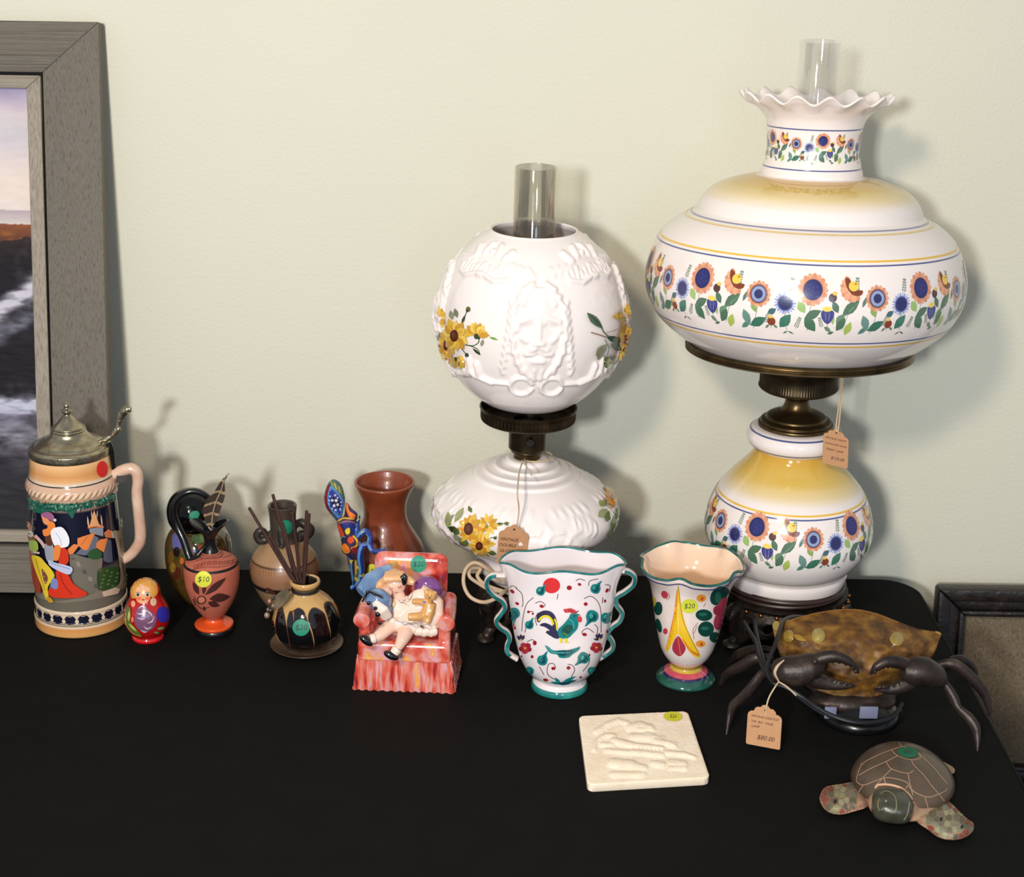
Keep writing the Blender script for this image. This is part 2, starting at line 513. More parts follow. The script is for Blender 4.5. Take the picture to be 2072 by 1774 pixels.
# ------------------------------------------------------------------ seascape in the weathered frame (leans on the wall)
fr = thing('framed_seascape', (-0.85, -0.0876, 0.0), 'seascape painting in a wide weathered grey wood frame leaning on the wall', 'painting')
p0 = atZ(215, 1210); topP = atY(205, 45, WALL - 0.028)
LEAN = atan2(topP.y - p0.y, topP.z); HH = hypot(topP.y - p0.y, topP.z)
XR = (p0.x + topP.x) / 2 + 0.001; XR0, XR1 = atZ(232, 1206).x, topP.x
ZX = Matrix.Translation((0, p0.y + 0.024, 0.0005)) @ Matrix.Rotation(-LEAN, 4, 'X')   # local x, y(depth, - is front), z(up along the frame)
def fpt(px, py, dy=0.0):
    """photo point -> (x, height) on the frame's own plane"""
    o = ZX.inverted() @ CAM; d = ZX.inverted().to_3x3() @ ray(px, py); t = (dy - o.y) / d.y; q = o + d * t; return q.x, q.z
xo, zt = fpt(205, 45, -0.02); xo2, _ = fpt(216, 850, -0.02)
XO = (xo + xo2) / 2
xi, zi = fpt(88, 148, -0.02); FWI = XO - xi                     # outer rail width
xb, zb = fpt(60, 182, -0.008)
XL = XO - 0.92; H = zt
graym = mat('weathered_grey_wood', ramp=[(0.25, (80, 74, 62)), (0.45, (110, 103, 91)), (0.6, (118, 112, 104)), (0.75, (104, 92, 74))], nscale=14, rough=0.75, stretch=(60, 60, 0.35), bump=0.0006, bscale=60, detail=8)
graymh = mat('weathered_grey_wood_across', ramp=[(0.25, (80, 74, 62)), (0.45, (110, 103, 91)), (0.6, (118, 112, 104)), (0.75, (104, 92, 74))], nscale=14, rough=0.75, stretch=(0.35, 60, 60), bump=0.0006, bscale=60, detail=8)
linm = mat('pale_liner_wood', ramp=[(0.3, (128, 118, 104)), (0.5, (152, 142, 127)), (0.7, (162, 152, 142))], nscale=14, rough=0.7, stretch=(40, 40, 0.4), bump=0.0004, bscale=80)
linmh = mat('pale_liner_wood_across', ramp=[(0.3, (128, 118, 104)), (0.5, (152, 142, 127)), (0.7, (162, 152, 142))], nscale=14, rough=0.7, stretch=(0.35, 60, 60), bump=0.0004, bscale=80)
def mitre(x0, x1, z0, z1, w, y0, y1, which, bev=0.0012, h=None):
    h = h or w
    if which == 'rail_top': q = [(x0, z1), (x1, z1), (x1 - w, z1 - h), (x0 + w, z1 - h)]
    if which == 'rail_bottom': q = [(x0, z0), (x0 + w, z0 + h), (x1 - w, z0 + h), (x1, z0)]
    if which == 'rail_right': q = [(x1, z0), (x1 - w, z0 + h), (x1 - w, z1 - h), (x1, z1)]
    if which == 'rail_left': q = [(x0, z0), (x0, z1), (x0 + w, z1 - h), (x0 + w, z0 + h)]
    bm = bmesh.new(); a = [bm.verts.new((x, y0, z)) for x, z in q]; b = [bm.verts.new((x, y1, z)) for x, z in q]
    bm.faces.new(a); bm.faces.new(list(reversed(b)))
    for i in range(4): bm.faces.new((a[i], b[i], b[(i + 1) % 4], a[(i + 1) % 4]))
    bmesh.ops.recalc_face_normals(bm, faces=bm.faces); bmesh.ops.bevel(bm, geom=bm.edges[:], offset=bev, segments=2, profile=0.5, affect='EDGES')
    bm.verts.ensure_lookup_table()
    g = Geo().add([tuple(v.co) for v in bm.verts], [tuple(v.index for v in f.verts) for f in bm.faces]); bm.free(); return g
def xf(g, M4): g.v = [tuple(M4 @ Vector(v)) for v in g.v]; return g
for k in ('top', 'bottom', 'right', 'left'):
    build('outer_rail', xf(mitre(XL, XO, 0.0, H, FWI, -0.024, 0.0, 'rail_' + k, h=FWI * .87), ZX), graymh if k in ('top', 'bottom') else graym, fr)
xl2 = XL + FWI + 0.003; xo3 = XO - FWI - 0.0055; LW = xo3 - fpt(58, 300, -0.012)[0]
for k in ('top', 'bottom', 'right', 'left'):
    build('liner_rail', xf(mitre(xl2, xo3, FWI * .87 + 0.003, H - FWI * .87 - 0.003, LW, -0.014, -0.002, 'rail_' + k, h=LW * .9), ZX), linmh if k in ('top', 'bottom') else linm, fr, label='pale inner liner strip of the frame')
build('backing_board', xf(box((XL + 0.01, -0.004, 0.01), (XO - 0.01, -0.001, H - 0.01)), ZX), mat('shadow_gap', (24, 24, 20), rough=0.9), fr)
def seascape():
    x0, x1, z0, z1 = xl2 + LW, xo3 - LW + 0.001, FWI * .87 + 0.003 + LW * .85, H - FWI * .87 - 0.003 - LW * .85
    nx, nz = 130, 640; V = []; C = []
    def mixc(a, b, t): t = max(0, min(1, t)); return [a[i] * (1 - t) + b[i] * t for i in range(3)]
    def N3(a, b, c, s=0): return noise.fractal(Vector((a * s if s else a, b * s if s else b, c)), 1.0, 2.0, 5)
    for j in range(nz + 1):
        for i in range(nx + 1):
            u = 1 - (1 - i / nx) ** 2.2; v = 1 - j / nz            # v: 0 top .. 1 bottom
            x = x0 + (x1 - x0) * u; z = z0 + (z1 - z0) * (1 - v)
            n1 = N3(u * 22, v * 26, 1); n2 = N3(u * 24, v * 14, 4); n3 = N3(u * 40, v * 80, 7)
            dR = 1 - u
            vv = v + 0.004 * n2
            # sky
            c = mixc((150, 140, 172), (205, 192, 196), vv / 0.06)
            c = mixc(c, (188, 184, 190), exp(-((vv - 0.10) / 0.03) ** 2) * 0.8)
            c = mixc(c, (216, 202, 192), (vv - 0.13) / 0.07); c = mixc(c, (214, 200, 196), (vv - 0.24) / 0.03)
            c = [k + 7 * n1 for k in c]
            if vv > 0.268: c = mixc((170, 156, 162), (196, 186, 182), (vv - 0.268) / 0.03)
            edge = 0.300 + 0.004 * n2 + 0.05 * max(0, dR - 0.05)
            if v > edge:
                t = (v - edge) / 0.06
                c = mixc((128, 74, 48), (74, 46, 34), t * 1.2); c = mixc(c, (140, 84, 44), max(0, n3) * 1.1)
                e2 = edge + 0.035 - 0.02 * n2
                if v > e2: c = mixc((44, 32, 34), (24, 21, 26), (v - e2) / 0.06); c = mixc(c, (70, 64, 76), max(0, n2 - 0.35) * 1.0)
            # foam streaks: (v at right edge, slope, width)
            for (vr, sl, w, k, cc) in ((0.432, 0.32, 0.020, 1.0, (190, 186, 198)), (0.50, 0.24, 0.022, 0.5, (140, 140, 158)), (0.712, 0.05, 0.026, 1.0, (186, 188, 206)), (0.745, 0.02, 0.02, 0.55, (126, 122, 146)), (0.79, -0.05, 0.03, 0.75, (156, 160, 172)), (0.85, -0.1, 0.02, 0.3, (110, 112, 120))):
                vc = vr + sl * dR * 3.6 + 0.010 * n2
                w2 = w * (1 + 0.8 * n1)
                if v > 0.36:
                    s = min(1, exp(-((v - vc) / max(w2, 0.004)) ** 2) * k * (1.1 + 0.7 * n3))
                    c = mixc(c, cc, s)
            if v > 0.73: c = mixc(c, (62, 60, 68), min(0.75, (v - 0.73) * 5) * (0.7 + 0.4 * n1)) if v > 0.83 else mixc(c, (92, 84, 96), 0.35)
            if v > 0.83: c = mixc(c, (38, 38, 42), (v - 0.83) * 6)
            C.append(lin([max(0, min(255, k)) for k in c])); V.append((x, -0.007 + 0.0004 * n3, z))
    Fc = []
    for j in range(nz):
        for i in range(nx):
            a = j * (nx + 1) + i; Fc.append((a, a + nx + 1, a + nx + 2, a + 1))
    g = Geo().add(V, Fc); g.vc = C; return g
sg = seascape(); build('canvas', xf(sg, ZX), mat('oil_paint', vcol=True, rough=0.6, spec=0.15), fr, label='painted canvas with pale sky, brown rocks and white surf')

# ------------------------------------------------------------------ dark frame with burlap behind the table's right end
YF = -0.012
bA = atY(1892, 1181, 0.022); bI = atY(1949, 1246, 0.006)
fb = thing('dark_frame_with_burlap', (bA.x + 0.2, 0.0, -0.29), 'dark carved frame around tan burlap leaning behind the right end of the table', 'picture frame')
fw = bI.x - bA.x + 0.002; z1 = bA.z; z0 = -0.285; L2 = atan2(0.055, z1 - z0)
ZB = Matrix.Translation((0, 0.0, 0)) @ Matrix.Translation((0, WALL - 0.026, z1)) @ Matrix.Rotation(-0.10, 4, 'X') @ Matrix.Translation((0, 0, -z1))
dkm = mat('dark_carved_wood', ramp=[(0.3, (16, 12, 10)), (0.6, (34, 26, 22)), (0.8, (58, 46, 38))], nscale=55, rough=0.42, bump=0.0012, bscale=120)
for k in ('top', 'bottom', 'right', 'left'):
    r = build('outer_moulding', xf(mitre(bA.x, bA.x + 0.5, z0, z1, fw * 0.42, -0.026, 0.0, 'rail_' + k, 0.003), ZB), dkm, fb)
    build('cove_moulding', xf(mitre(bA.x + fw * 0.40, bA.x + 0.5 - fw * 0.40, z0 + fw * 0.40, z1 - fw * 0.40, fw * 0.42, -0.015, -0.002, 'rail_' + k, 0.003), ZB), dkm, fb)
    build('inner_bead', xf(mitre(bA.x + fw * 0.8, bA.x + 0.5 - fw * 0.8, z0 + fw * 0.8, z1 - fw * 0.8, fw * 0.2, -0.020, -0.002, 'rail_' + k, 0.0022), ZB), dkm, fb)
brm = mat('burlap', ramp=[(0.35, (92, 79, 62)), (0.5, (112, 98, 78)), (0.68, (132, 116, 93))], nscale=420, rough=0.9, stretch=(2, 1, 0.7), bump=0.0006, bscale=700, detail=3)
build('burlap_panel', xf(box((bA.x + fw * 0.9, -0.007, z0 + fw * 0.9), (bA.x + 0.5 - fw * 0.9, -0.003, z1 - fw * 0.9)), ZB), brm, fb, label='tan burlap panel')
zbot = min((ZB @ Vector((bA.x, yy, z0))).z for yy in (-0.026, 0))
st = thing('low_stand', (bA.x + 0.25, -0.06, FLOOR), 'low dark wooden stand under the frame with burlap', 'stand')
build('stand_top', box((bA.x - 0.02 + 0.05, -0.16, zbot - 0.025), (bA.x + 0.56, WALL - 0.016, zbot - 0.0005), 0.004), mat('dark_stand_wood', (26, 20, 17), rough=0.4), st)
for x in (bA.x + 0.06, bA.x + 0.53):
    for y in (-0.13, WALL - 0.045): build('leg', box((x - .015, y - .015, FLOOR), (x + .015, y + .015, zbot - 0.025), 0.002), MATS['dark_stand_wood'], st)
# ------------------------------------------------------------------ shared lamp pieces
milk = mat('milk_glass', (248, 239, 236), rough=0.10, coat=0.5, spec=0.5)
milkv = mat('tinted_milk_glass', vcol=True, rough=0.10, coat=0.5)
for m_ in (milk, milkv):       # opal glass lets some light through
    nt = m_.node_tree; b_ = nt.nodes['Principled BSDF']; o_ = nt.nodes['Material Output']
    t_ = nt.nodes.new('ShaderNodeBsdfTranslucent'); x_ = nt.nodes.new('ShaderNodeMixShader'); x_.inputs[0].default_value = 0.12
    t_.inputs[0].default_value = (0.9, 0.82, 0.78, 1)
    nt.links.new(b_.outputs[0], x_.inputs[1]); nt.links.new(t_.outputs[0], x_.inputs[2]); nt.links.new(x_.outputs[0], o_.inputs[0])
brass = mat('antique_brass', ramp=[(0.3, (66, 52, 32)), (0.6, (98, 80, 52)), (0.8, (128, 106, 72))], nscale=40, rough=0.33, metal=0.9)
dbrass = mat('dark_brass', ramp=[(0.3, (38, 31, 21)), (0.6, (62, 51, 34)), (0.8, (92, 76, 50))], nscale=60, rough=0.36, metal=0.85)
bronze = mat('dark_cast_metal', ramp=[(0.3, (20, 15, 12)), (0.6, (44, 35, 29)), (0.8, (78, 64, 54))], nscale=90, rough=0.45, metal=0.5, bump=0.001, bscale=140)
kraft = mat('kraft_card', (186, 138, 98), rough=0.8, noise_amt=0.05, nscale=200)
twine = mat('cotton_string', (196, 172, 140), rough=0.9)
def chimney(c, y0, y1, hw, m, parent, t=1.6):
    o = rings(c, [(y0, hw), (y1, hw)]); z0, z1 = o[0][1], o[1][1]; r = o[1][0]
    pr = [(r, z0), (r, z1 - 0.0006), (r - 0.0004, z1), (r - 0.0010, z1), (r - 0.0013, z1 - 0.0006), (r - 0.0013, z0)]
    return build('glass_chimney', lathe(c, pr, 64, close_bottom=False), m, parent)
def metal_base(c, parent, r_top, z_top, r_mid, r_foot, nleg=4, a0=45, z_low=0.0):
    g = lathe(c, [(0.004, z_top - 0.006), (r_top * .92, z_top - 0.006), (r_top, z_top - 0.003), (r_top, z_top), (r_top * 0.9, z_top + 0.002), (r_top * 0.4, z_top + 0.002)], 64, close_top=True)
    build('base_plate', g, bronze, parent)
    # pierced skirt between the legs
    n = 192; rows = 14; V = []; Fc = []
    def R(t, s): return r_top * .97 + (r_mid - r_top) * sin(s * pi * 0.75)
    for j in range(rows + 1):
        s = j / rows
        for k in range(n):
            t = 2 * pi * k / n; ph = ((t / (2 * pi) * nleg) - a0 / 360 * nleg) % 1.0; d = abs(ph - 0.5) * 2   # d=1 at the leg, 0 between
            low = 0.50 + 0.42 * d ** 2 + 0.06 * cos(t * nleg * 4)
            z = (z_top - 0.005) * (1 - s * low)
            V.append((c[0] + R(t, s) * sin(t), c[1] - R(t, s) * cos(t), z))
    for j in range(rows):
        for k in range(n):
            t = 2 * pi * (k + .5) / n; ph = ((t / (2 * pi) * nleg) - a0 / 360 * nleg) % 1.0; d = abs(ph - 0.5) * 2; s = (j + .5) / rows
            hole = ((d - 0.28) / 0.10) ** 2 + ((s - 0.55) / 0.2) ** 2 < 1 or ((d - 0.62) / 0.12) ** 2 + ((s - 0.62) / 0.18) ** 2 < 1 or (d < 0.12 and abs(s - 0.5) < 0.16)
            if hole: continue
            a = j * n + k; b = j * n + (k + 1) % n; Fc.append((a, a + n, b + n, b))
    sk = Geo().add(V, Fc)
    o = build('pierced_skirt', sk, bronze, parent); md = o.modifiers.new('thick', 'SOLIDIFY'); md.thickness = 0.003
    for i in range(nleg):
        t = radians(a0 + 360 / nleg * i); e = Vector((sin(t), -cos(t), 0)); C0 = Vector((c[0], c[1], 0))
        pts = [C0 + e * (r_top * .9) + Vector((0, 0, z_top - .004)), C0 + e * (r_mid * 1.02) + Vector((0, 0, z_top * .8)), C0 + e * (r_mid * .98) + Vector((0, 0, z_top * .5)),
               C0 + e * (r_mid * .9) + Vector((0, 0, z_top * .27)), C0 + e * (r_foot * .97) + Vector((0, 0, z_top * .12)), C0 + e * (r_foot * 1.05) + Vector((0, 0, 0.0035))]
        pt = catmull(pts, 6); rr = lerp_list([.0065, .0085, .0075, .0055, .006, .0035], len(pt))
        g = tube(pt, rr, 12); g.join(ellipsoid(C0 + e * (r_foot * 1.0) + Vector((0, 0, .005)), .010, .010, .005, n=16, m=8))
        g.join(ellipsoid(C0 + e * (r_mid * 1.06) + Vector((0, 0, z_top * .72)), .007, .007, .009, n=16, m=8))
        g.v = [(a, b, max(d, 0.0003)) for a, b, d in g.v]
        build('leg', g, bronze, parent)
def tag_card(name, corners_px, Y, label, group, lines, string_paths, lean=0.0):
    """scalloped kraft tag. corners in photo pixels: top-left, top-right, bottom-right, bottom-left of the body; hole on top middle"""
    P = [Vector((*p, 0)) for p in corners_px]
    TL, TR, BR, BL = P
    ax = (TR - TL); dn = (BL - TL)
    prof = [(0, 0.0), (0.03, -0.07), (0.11, -0.12), (0.17, -0.12), (0.20, -0.20), (0.27, -0.26), (0.36, -0.26), (0.42, -0.33), (0.50, -0.35), (0.58, -0.33), (0.64, -0.26), (0.73, -0.26), (0.80, -0.20), (0.83, -0.12), (0.89, -0.12), (0.97, -0.07), (1.0, 0.0),
            (1.0, 0.95), (0.985, 0.985), (0.95, 1.0), (0.05, 1.0), (0.015, 0.985), (0, 0.95)]
    wd = ax.length
    poly = [tuple((TL + ax * u + dn.normalized() * (v * wd if v < 0 else v * dn.length))[:2]) for u, v in prof]
    if isinstance(Y, (int, float)): base = lambda px, py: atY(px, py, Y + (py - TL.y) * lean)
    else: base = Y
    v2, f2 = fill2d(poly, 6)
    t = thing(name, base((TL.x + TR.x) / 2, BL.y), label, 'tag', group)
    f3 = [base(*p) for p in v2]; nrm = Vector((0, -1, 0.2)).normalized()
    g = Geo().add([p for p in f3], f2)
    o = build('card', g, kraft, t, smooth=False); md = o.modifiers.new('s', 'SOLIDIFY'); md.thickness = 0.0008; md.offset = 0
    def to(px, py): return base(px, py), nrm
    p = Paint(to, h=0.0008, step=8)
    ang = math.degrees(atan2(ax.y, ax.x))
    hx, hy = tuple((TL + ax * .5 + dn.normalized() * (-0.20 * wd))[:2])
    p.ell(hx, hy, wd * .032, wd * .032, (50, 34, 22)); p.done('eyelet', PMM, t)
    for (txt, u, v, sz) in lines:
        q = TL + ax * u + dn * v
        p.text(txt, q.x, q.y, sz, (72, 42, 26), ang, 0.2, w=1.0)
    p.done('handwriting', PMM, t)
    for pts in string_paths:
        build('string', tube(catmull(pts, 5), 0.0008, 6), twine, t)
    return t

# ------------------------------------------------------------------ lamp with the round lion globe
c1 = atZ(1055, 1270); c1 = (c1.x, c1.y)
XF = Matrix.Translation((c1[0], c1[1], 0)) @ Matrix.Rotation(radians(0.75), 4, 'Y') @ Matrix.Translation((-c1[0], -c1[1], 0))
L1 = thing('globe_lamp', (c1[0], c1[1], 0), 'tall oil style table lamp with a round white lion face globe and yellow daisies', 'lamp')
zt1 = zat(c1[0], c1[1], 1170); rt1 = 78 * depth((c1[0], c1[1], 0)) / F
metal_base(c1, L1, rt1, zt1, rt1 * 1.22, rt1 * 1.30)
fprof = catmull(rings(c1, [(1170, 66), (1163, 68), (1158, 76), (1152, 86), (1142, 93), (1128, 97), (1112, 101), (1100, 108), (1090, 128), (1076, 154), (1060, 174), (1045, 184), (1028, 188), (1012, 183), (996, 170), (980, 149), (966, 126), (957, 109),
        (957, 109), (953, 107), (951, 101), (949, 90), (946, 86), (944, 85), (943, 78), (941, 69), (938, 66), (936, 64), (935, 54), (933, 46), (930, 43), (927, 42), (924, 36), (924, 20)]), 4)
def caps(P, SEG):
    """soft raised strokes: max of rounded ridges. P (n,2) pixels, SEG list of (x1,y1,x2,y2,width,height)"""
    H = np.zeros(len(P))
    for (x1, y1, x2, y2, w, h) in SEG:
        d = np.array([x2 - x1, y2 - y1], float); L = max(d @ d, 1e-6); q = P - np.array([x1, y1]); t = np.clip((q @ d) / L, 0, 1)
        r = np.hypot(q[:, 0] - t * d[0], q[:, 1] - t * d[1]) / w
        H = np.maximum(H, h * np.clip(1 - r * r, 0, 1) ** 1.2) if h > 0 else H + h * np.clip(1 - r * r, 0, 1)
    return H
def arcseg(cx, cy, r, a0, a1, w, h, n=6):
    out = []
    for i in range(n):
        a, b = radians(a0 + (a1 - a0) * i / n), radians(a0 + (a1 - a0) * (i + 1) / n)
        out.append((cx + r * cos(a), cy + r * sin(a), cx + r * cos(b), cy + r * sin(b), w, h))
    return out
# lion face in pixels around its centre (x right, y down)
LION = [(0, 0, 0, 10, 46, 5), (0, -60, 0, 50, 34, 6), (-30, -30, -8, -22, 16, 4), (30, -30, 8, -22, 16, 4),      # face mass, brow
        (-38, -24, -13, -33, 9, 8), (38, -24, 13, -33, 9, 8), (0, -42, 0, -22, 10, 8), (0, -22, 0, 12, 9, 10), (-7, 14, 7, 14, 9, 11),   # brow ridges, nose
        (-16, 26, -6, 22, 11, 9), (16, 26, 6, 22, 11, 9), (-24, 34, -12, 36, 9, 8), (24, 34, 12, 36, 9, 8), (-9, 48, 9, 48, 10, 8.5),   # muzzle, chin
        (-32, 4, -24, 10, 10, 7), (32, 4, 24, 10, 10, 7)]
LION += [(-34, -8, -14, -17, 6, -3.5), (34, -8, 14, -17, 6, -3.5), (-20, 42, -2, 37, 3, -2.5), (20, 42, 2, 37, 3, -2.5), (0, 26, 0, 38, 3, -2.5), (0, -38, 0, -70, 3, -2.5)]
for sx in (-1, 1):
    for (a, b, c, d) in ((20, -78, 40, -70), (34, -66, 52, -48), (46, -44, 54, -20), (50, -16, 54, 8), (48, 10, 50, 34), (44, 34, 40, 56), (36, 52, 30, 74), (26, 66, 16, 84), (8, 66, 6, 88), (4, -84, 22, -86), (12, -96, 30, -84), (24, -70, 30, -56), (40, -28, 42, -8)):
        LION.append((sx * a, b, sx * c, d, 7, 7))
    LION += [(sx * (56 + 2 * k), -60 + k * 16, sx * (52 + 2 * k), -46 + k * 16, 5, 4.5) for k in range(9)]
SCROLL = []
for sx in (-1, 1):
    SCROLL += arcseg(sx * 30, 108, 22, 20, 340, 6, 6, 10)
    SCROLL += [(sx * 52, 104, sx * 90, 106, 6, 5), (sx * 90, 106, sx * 128, 96, 8, 7), (sx * 128, 96, sx * 152, 78, 10, 8), (sx * 120, 92, sx * 128, 70, 8, 7), (sx * 140, 86, sx * 148, 62, 8, 7)]
    SCROLL += [(sx * 62, -100, sx * 92, -94, 6, 5), (sx * 92, -94, sx * 118, -104, 7, 6)]
    SCROLL += arcseg(sx * 108, -128, 30, 60 if sx > 0 else 120, -110 if sx > 0 else 290, 8, 7, 8)
    for k in range(7): SCROLL.append((sx * (60 + k * 11), -104 - 4 * (k % 2), sx * (56 + k * 11), -116 - 5 * (k % 3), 6, 3))
    for k in range(4): SCROLL.append((sx * (12 + k * 15), -108 - 5 * k, sx * (22 + k * 15), -124 - 3 * k, 9, 3))
    SCROLL += [(sx * 70, -140, sx * 50, -160, 9, 4), (sx * 84, -150, sx * 74, -172, 9, 4)]
zg = zat(c1[0], c1[1], 641); dg1 = depth((c1[0], c1[1], zg)); PXM = dg1 / F; RG = 190 * PXM; ZS = 1.055
def globe():
    a0, a1 = asin(90 / 193.), asin(91 / 193.)
    nt, npf = 640, 260; TH = np.linspace(0, 2 * pi, nt, endpoint=False); PH = np.linspace(-(pi / 2 - a1), pi / 2 - a0, npf)
    T, Pp = np.meshgrid(TH, PH); t = T.ravel(); p = Pp.ravel()
    q = ((t - radians(4) + pi / 4) % (pi / 2)) - pi / 4            # four lions round the globe
    tw = np.cos(p); X = q * 193 * np.maximum(tw, 0.35); Y = -p * 193 + 14
    H = caps(np.stack([X, Y], 1), LION + SCROLL)
    G = H.reshape(npf, nt)
    for _ in range(4): G = (G + np.roll(G, 1, 1) + np.roll(G, -1, 1) + np.vstack([G[:1], G[:-1]]) + np.vstack([G[1:], G[-1:]])) / 5
    H = G.ravel()
    fade = np.clip((p - PH[0]) / 0.06, 0, 1) * np.clip((PH[-1] - p) / 0.06, 0, 1)
    R = RG + H * PXM * 1.3 * fade
    V = np.stack([c1[0] + R * np.cos(p) * np.sin(t), c1[1] - R * np.cos(p) * np.cos(t), zg + R * np.sin(p) * ZS], 1)
    V = V.tolist(); Fc = []
    for j in range(npf - 1):
        for k in range(nt): a = j * nt + k; b = j * nt + (k + 1) % nt; Fc.append((a, b, b + nt, a + nt))
    # rim and inner wall
    n0 = len(V); r0 = RG * cos(PH[-1]); z0 = zg + RG * sin(PH[-1]) * ZS; ins = [(r0 - .0003, z0 + .0016), (r0 - .0022, z0 + .0018), (r0 - .0032, z0 + .0004)]
    for k in range(1, 30):
        ph = PH[-1] - (PH[-1] - PH[0]) * k / 29; ins.append(((RG - .0032) * cos(ph), zg + (RG - .0032) * sin(ph) * ZS))
    ins.append((RG * cos(PH[0]), zg + RG * sin(PH[0]) * ZS))
    last = (npf - 1) * nt
    for (r, z) in ins:
        base = len(V); V += [[c1[0] + r * sin(a), c1[1] - r * cos(a), z] for a in TH]
        for k in range(nt): a = last + k; b = last + (k + 1) % nt; Fc.append((a, b, base + (k + 1) % nt, base + k))
        last = base
    return Geo().add(V, Fc)
gg = globe(); gcopy = Geo().add([tuple(XF @ Vector(v)) for v in gg.v], gg.f)
build('globe_shade', gg, milk, L1, sharp=0, label='round white glass globe with raised lion faces')
# lower glass font, with low relief
def font1():
    n = 360; g = lathe(c1, fprof, n); V = np.array(g.v)
    zc = zat(c1[0], c1[1], 1035); R0 = 188 * PXM
    t = np.arctan2(V[:, 0] - c1[0], -(V[:, 1] - c1[1])); q = ((t - radians(12) + pi / 4) % (pi / 2)) - pi / 4
    X = q * 188; Y = -(V[:, 2] - zc) / PXM * 1.35
    REL = []
    for sx in (-1, 1):
        REL += arcseg(sx * 26, -14, 24, 0, 300, 7, 5, 8) + arcseg(sx * 58, 26, 22, 60, 330, 7, 5, 8)
        REL += [(sx * 90, -44, sx * 60, -30, 12, 5), (sx * 110, -50, sx * 96, -20, 10, 5), (sx * 118, -36, sx * 108, -10, 8, 4), (sx * 8, 30, sx * 26, 60, 9, 5), (sx * 42, 46, sx * 60, 70, 8, 4), (0, -60, sx * 14, -40, 9, 5)]
        for k in range(5): REL.append((sx * (20 + 22 * k), -96 + 8 * (k % 2), sx * (30 + 22 * k), -74, 9, 5))
        for k in range(5): REL.append((sx * (70 + 12 * k), -58 + 4 * k, sx * (66 + 12 * k), -42 + 6 * k, 6, 6))
    H = caps(np.stack([X, Y], 1), REL)
    m = (np.abs(V[:, 2] - zc) < 0.032); r = np.hypot(V[:, 0] - c1[0], V[:, 1] - c1[1])
    k = np.where(m & (r > 120 * PXM), H * PXM * .8, 0) * np.where((t > -.46) & (t < .16) & (V[:, 2] < zc + .004), 0.0, 1.0)
    V[:, 0] += np.sin(t) * k; V[:, 1] -= np.cos(t) * k; g.v = [tuple(x) for x in V]; return g
f1g = font1(); fcopy = Geo().add([tuple(XF @ Vector(v)) for v in f1g.v], f1g.f)
build('glass_font', f1g, milk, L1, sharp=50, label='squat white glass body with raised scrolls')
def fl(r, z, t, i): return (r * (1 + 0.010 * cos(72 * t)) if 2 <= i <= 6 else r, z)
gal = rings(c1, [(853, 40), (851, 60), (849, 90), (846, 95), (841, 96), (832, 96), (828, 96), (824, 99), (821, 99), (820, 96), (834, 92)])
build('gallery_ring', lathe(c1, gal, 432, fl), dbrass, L1, sharp=60)
build('socket', lathe(c1, catmull(rings(c1, [(908, 34), (904, 38), (904, 38), (850, 38), (850, 38), (848, 30)]), 3), 48), dbrass, L1)
build('brass_neck', lathe(c1, catmull(rings(c1, [(936, 32), (933, 34), (929, 33), (927, 29), (920, 27), (914, 28), (911, 33), (908, 33), (906, 30)]), 4), 48), brass, L1)
kp = atY(1066, 888, c1[1] - 38 * PXM)
build('switch_key', tube([kp + Vector((0, .004, 0)), kp + Vector((0, -.004, -.001)), kp + Vector((0.0005, -.008, -.002))], [.0035, .003, .0042], 12), mat('black_switch', (14, 12, 11), rough=.4), L1)
chimney(c1, 760, 337, 43.5, thin_glass('smoked_thin_glass', (0.90, 0.89, 0.85, 1), gloss=0.08), L1)
cordm = mat('cream_flex', (196, 172, 142), rough=0.5)
XF = None
YC = c1[1] - 0.055
cp = [(1012, 1175, .01), (985, 1150, .0), (960, 1138, 0), (942, 1152, 0), (938, 1180, -.005), (950, 1206, -.01), (975, 1218, -.015), (1000, 1212, -.02), (1030, 1190, -.005), (1050, 1180, .01)]
build('power_cord', tube(catmull([atY(x, y, YC + d) for x, y, d in cp], 6), .0021, 8), cordm, L1, label='cream power cord looped at the base')
cp = [(1024, 1198, 0), (990, 1192, 0), (968, 1180, 0), (950, 1166, 0), (952, 1150, .005), (972, 1150, .01), (966, 1166, .004), (985, 1184, 0), (1030, 1200, 0)]
build('power_cord', tube(catmull([atY(x, y, YC + .004 + d) for x, y, d in cp], 6), .002, 8), cordm, L1, label='cream power cord looped at the base')
# daisies
Y1, Y2, Y3, OR, BR, DG, MG, LG, GY = (216, 176, 62), (232, 198, 88), (196, 146, 44), (212, 138, 40), (74, 34, 20), (46, 66, 34), (84, 106, 52), (140, 150, 84), (142, 142, 120)
def daisy(p, x, y, r, sq=1.0, a0=0, a1=360, n=11, cen=True, cx=None, cy=None, rc=.2, cols=(Y1, Y2, Y3), rot=0):
    rnd = random.Random(int(x * 7 + y))
    for k in range(n):
        a = radians(a0 + (a1 - a0) * (k + .5 * (a1 - a0 < 350)) / n + rnd.uniform(-6, 6)); L = r * rnd.uniform(.82, 1.08)
        dx, dy = L * cos(a) * sq, L * sin(a)
        p.leaf(x + dx * .12, y + dy * .12, x + dx, y + dy, r * .38 * (abs(sin(a)) * sq + abs(cos(a)) * 1.0 if sq < 1 else 1), cols[k % 3])
        p.line([(x + dx * .2, y + dy * .2), (x + dx * .62, y + dy * .62)], r * .07, OR, False)
    if cen: p.ell(cx or x, cy or y, r * rc * sq * 1.15, r * rc * 1.3, BR); p.ell((cx or x) - r * .03, (cy or y) - r * .03, r * rc * .55 * sq, r * rc * .7, (104, 52, 24))
P1 = Paint(px_on(gcopy), h=0.0006, step=4); P1.frame(880, 480, 4.6675)
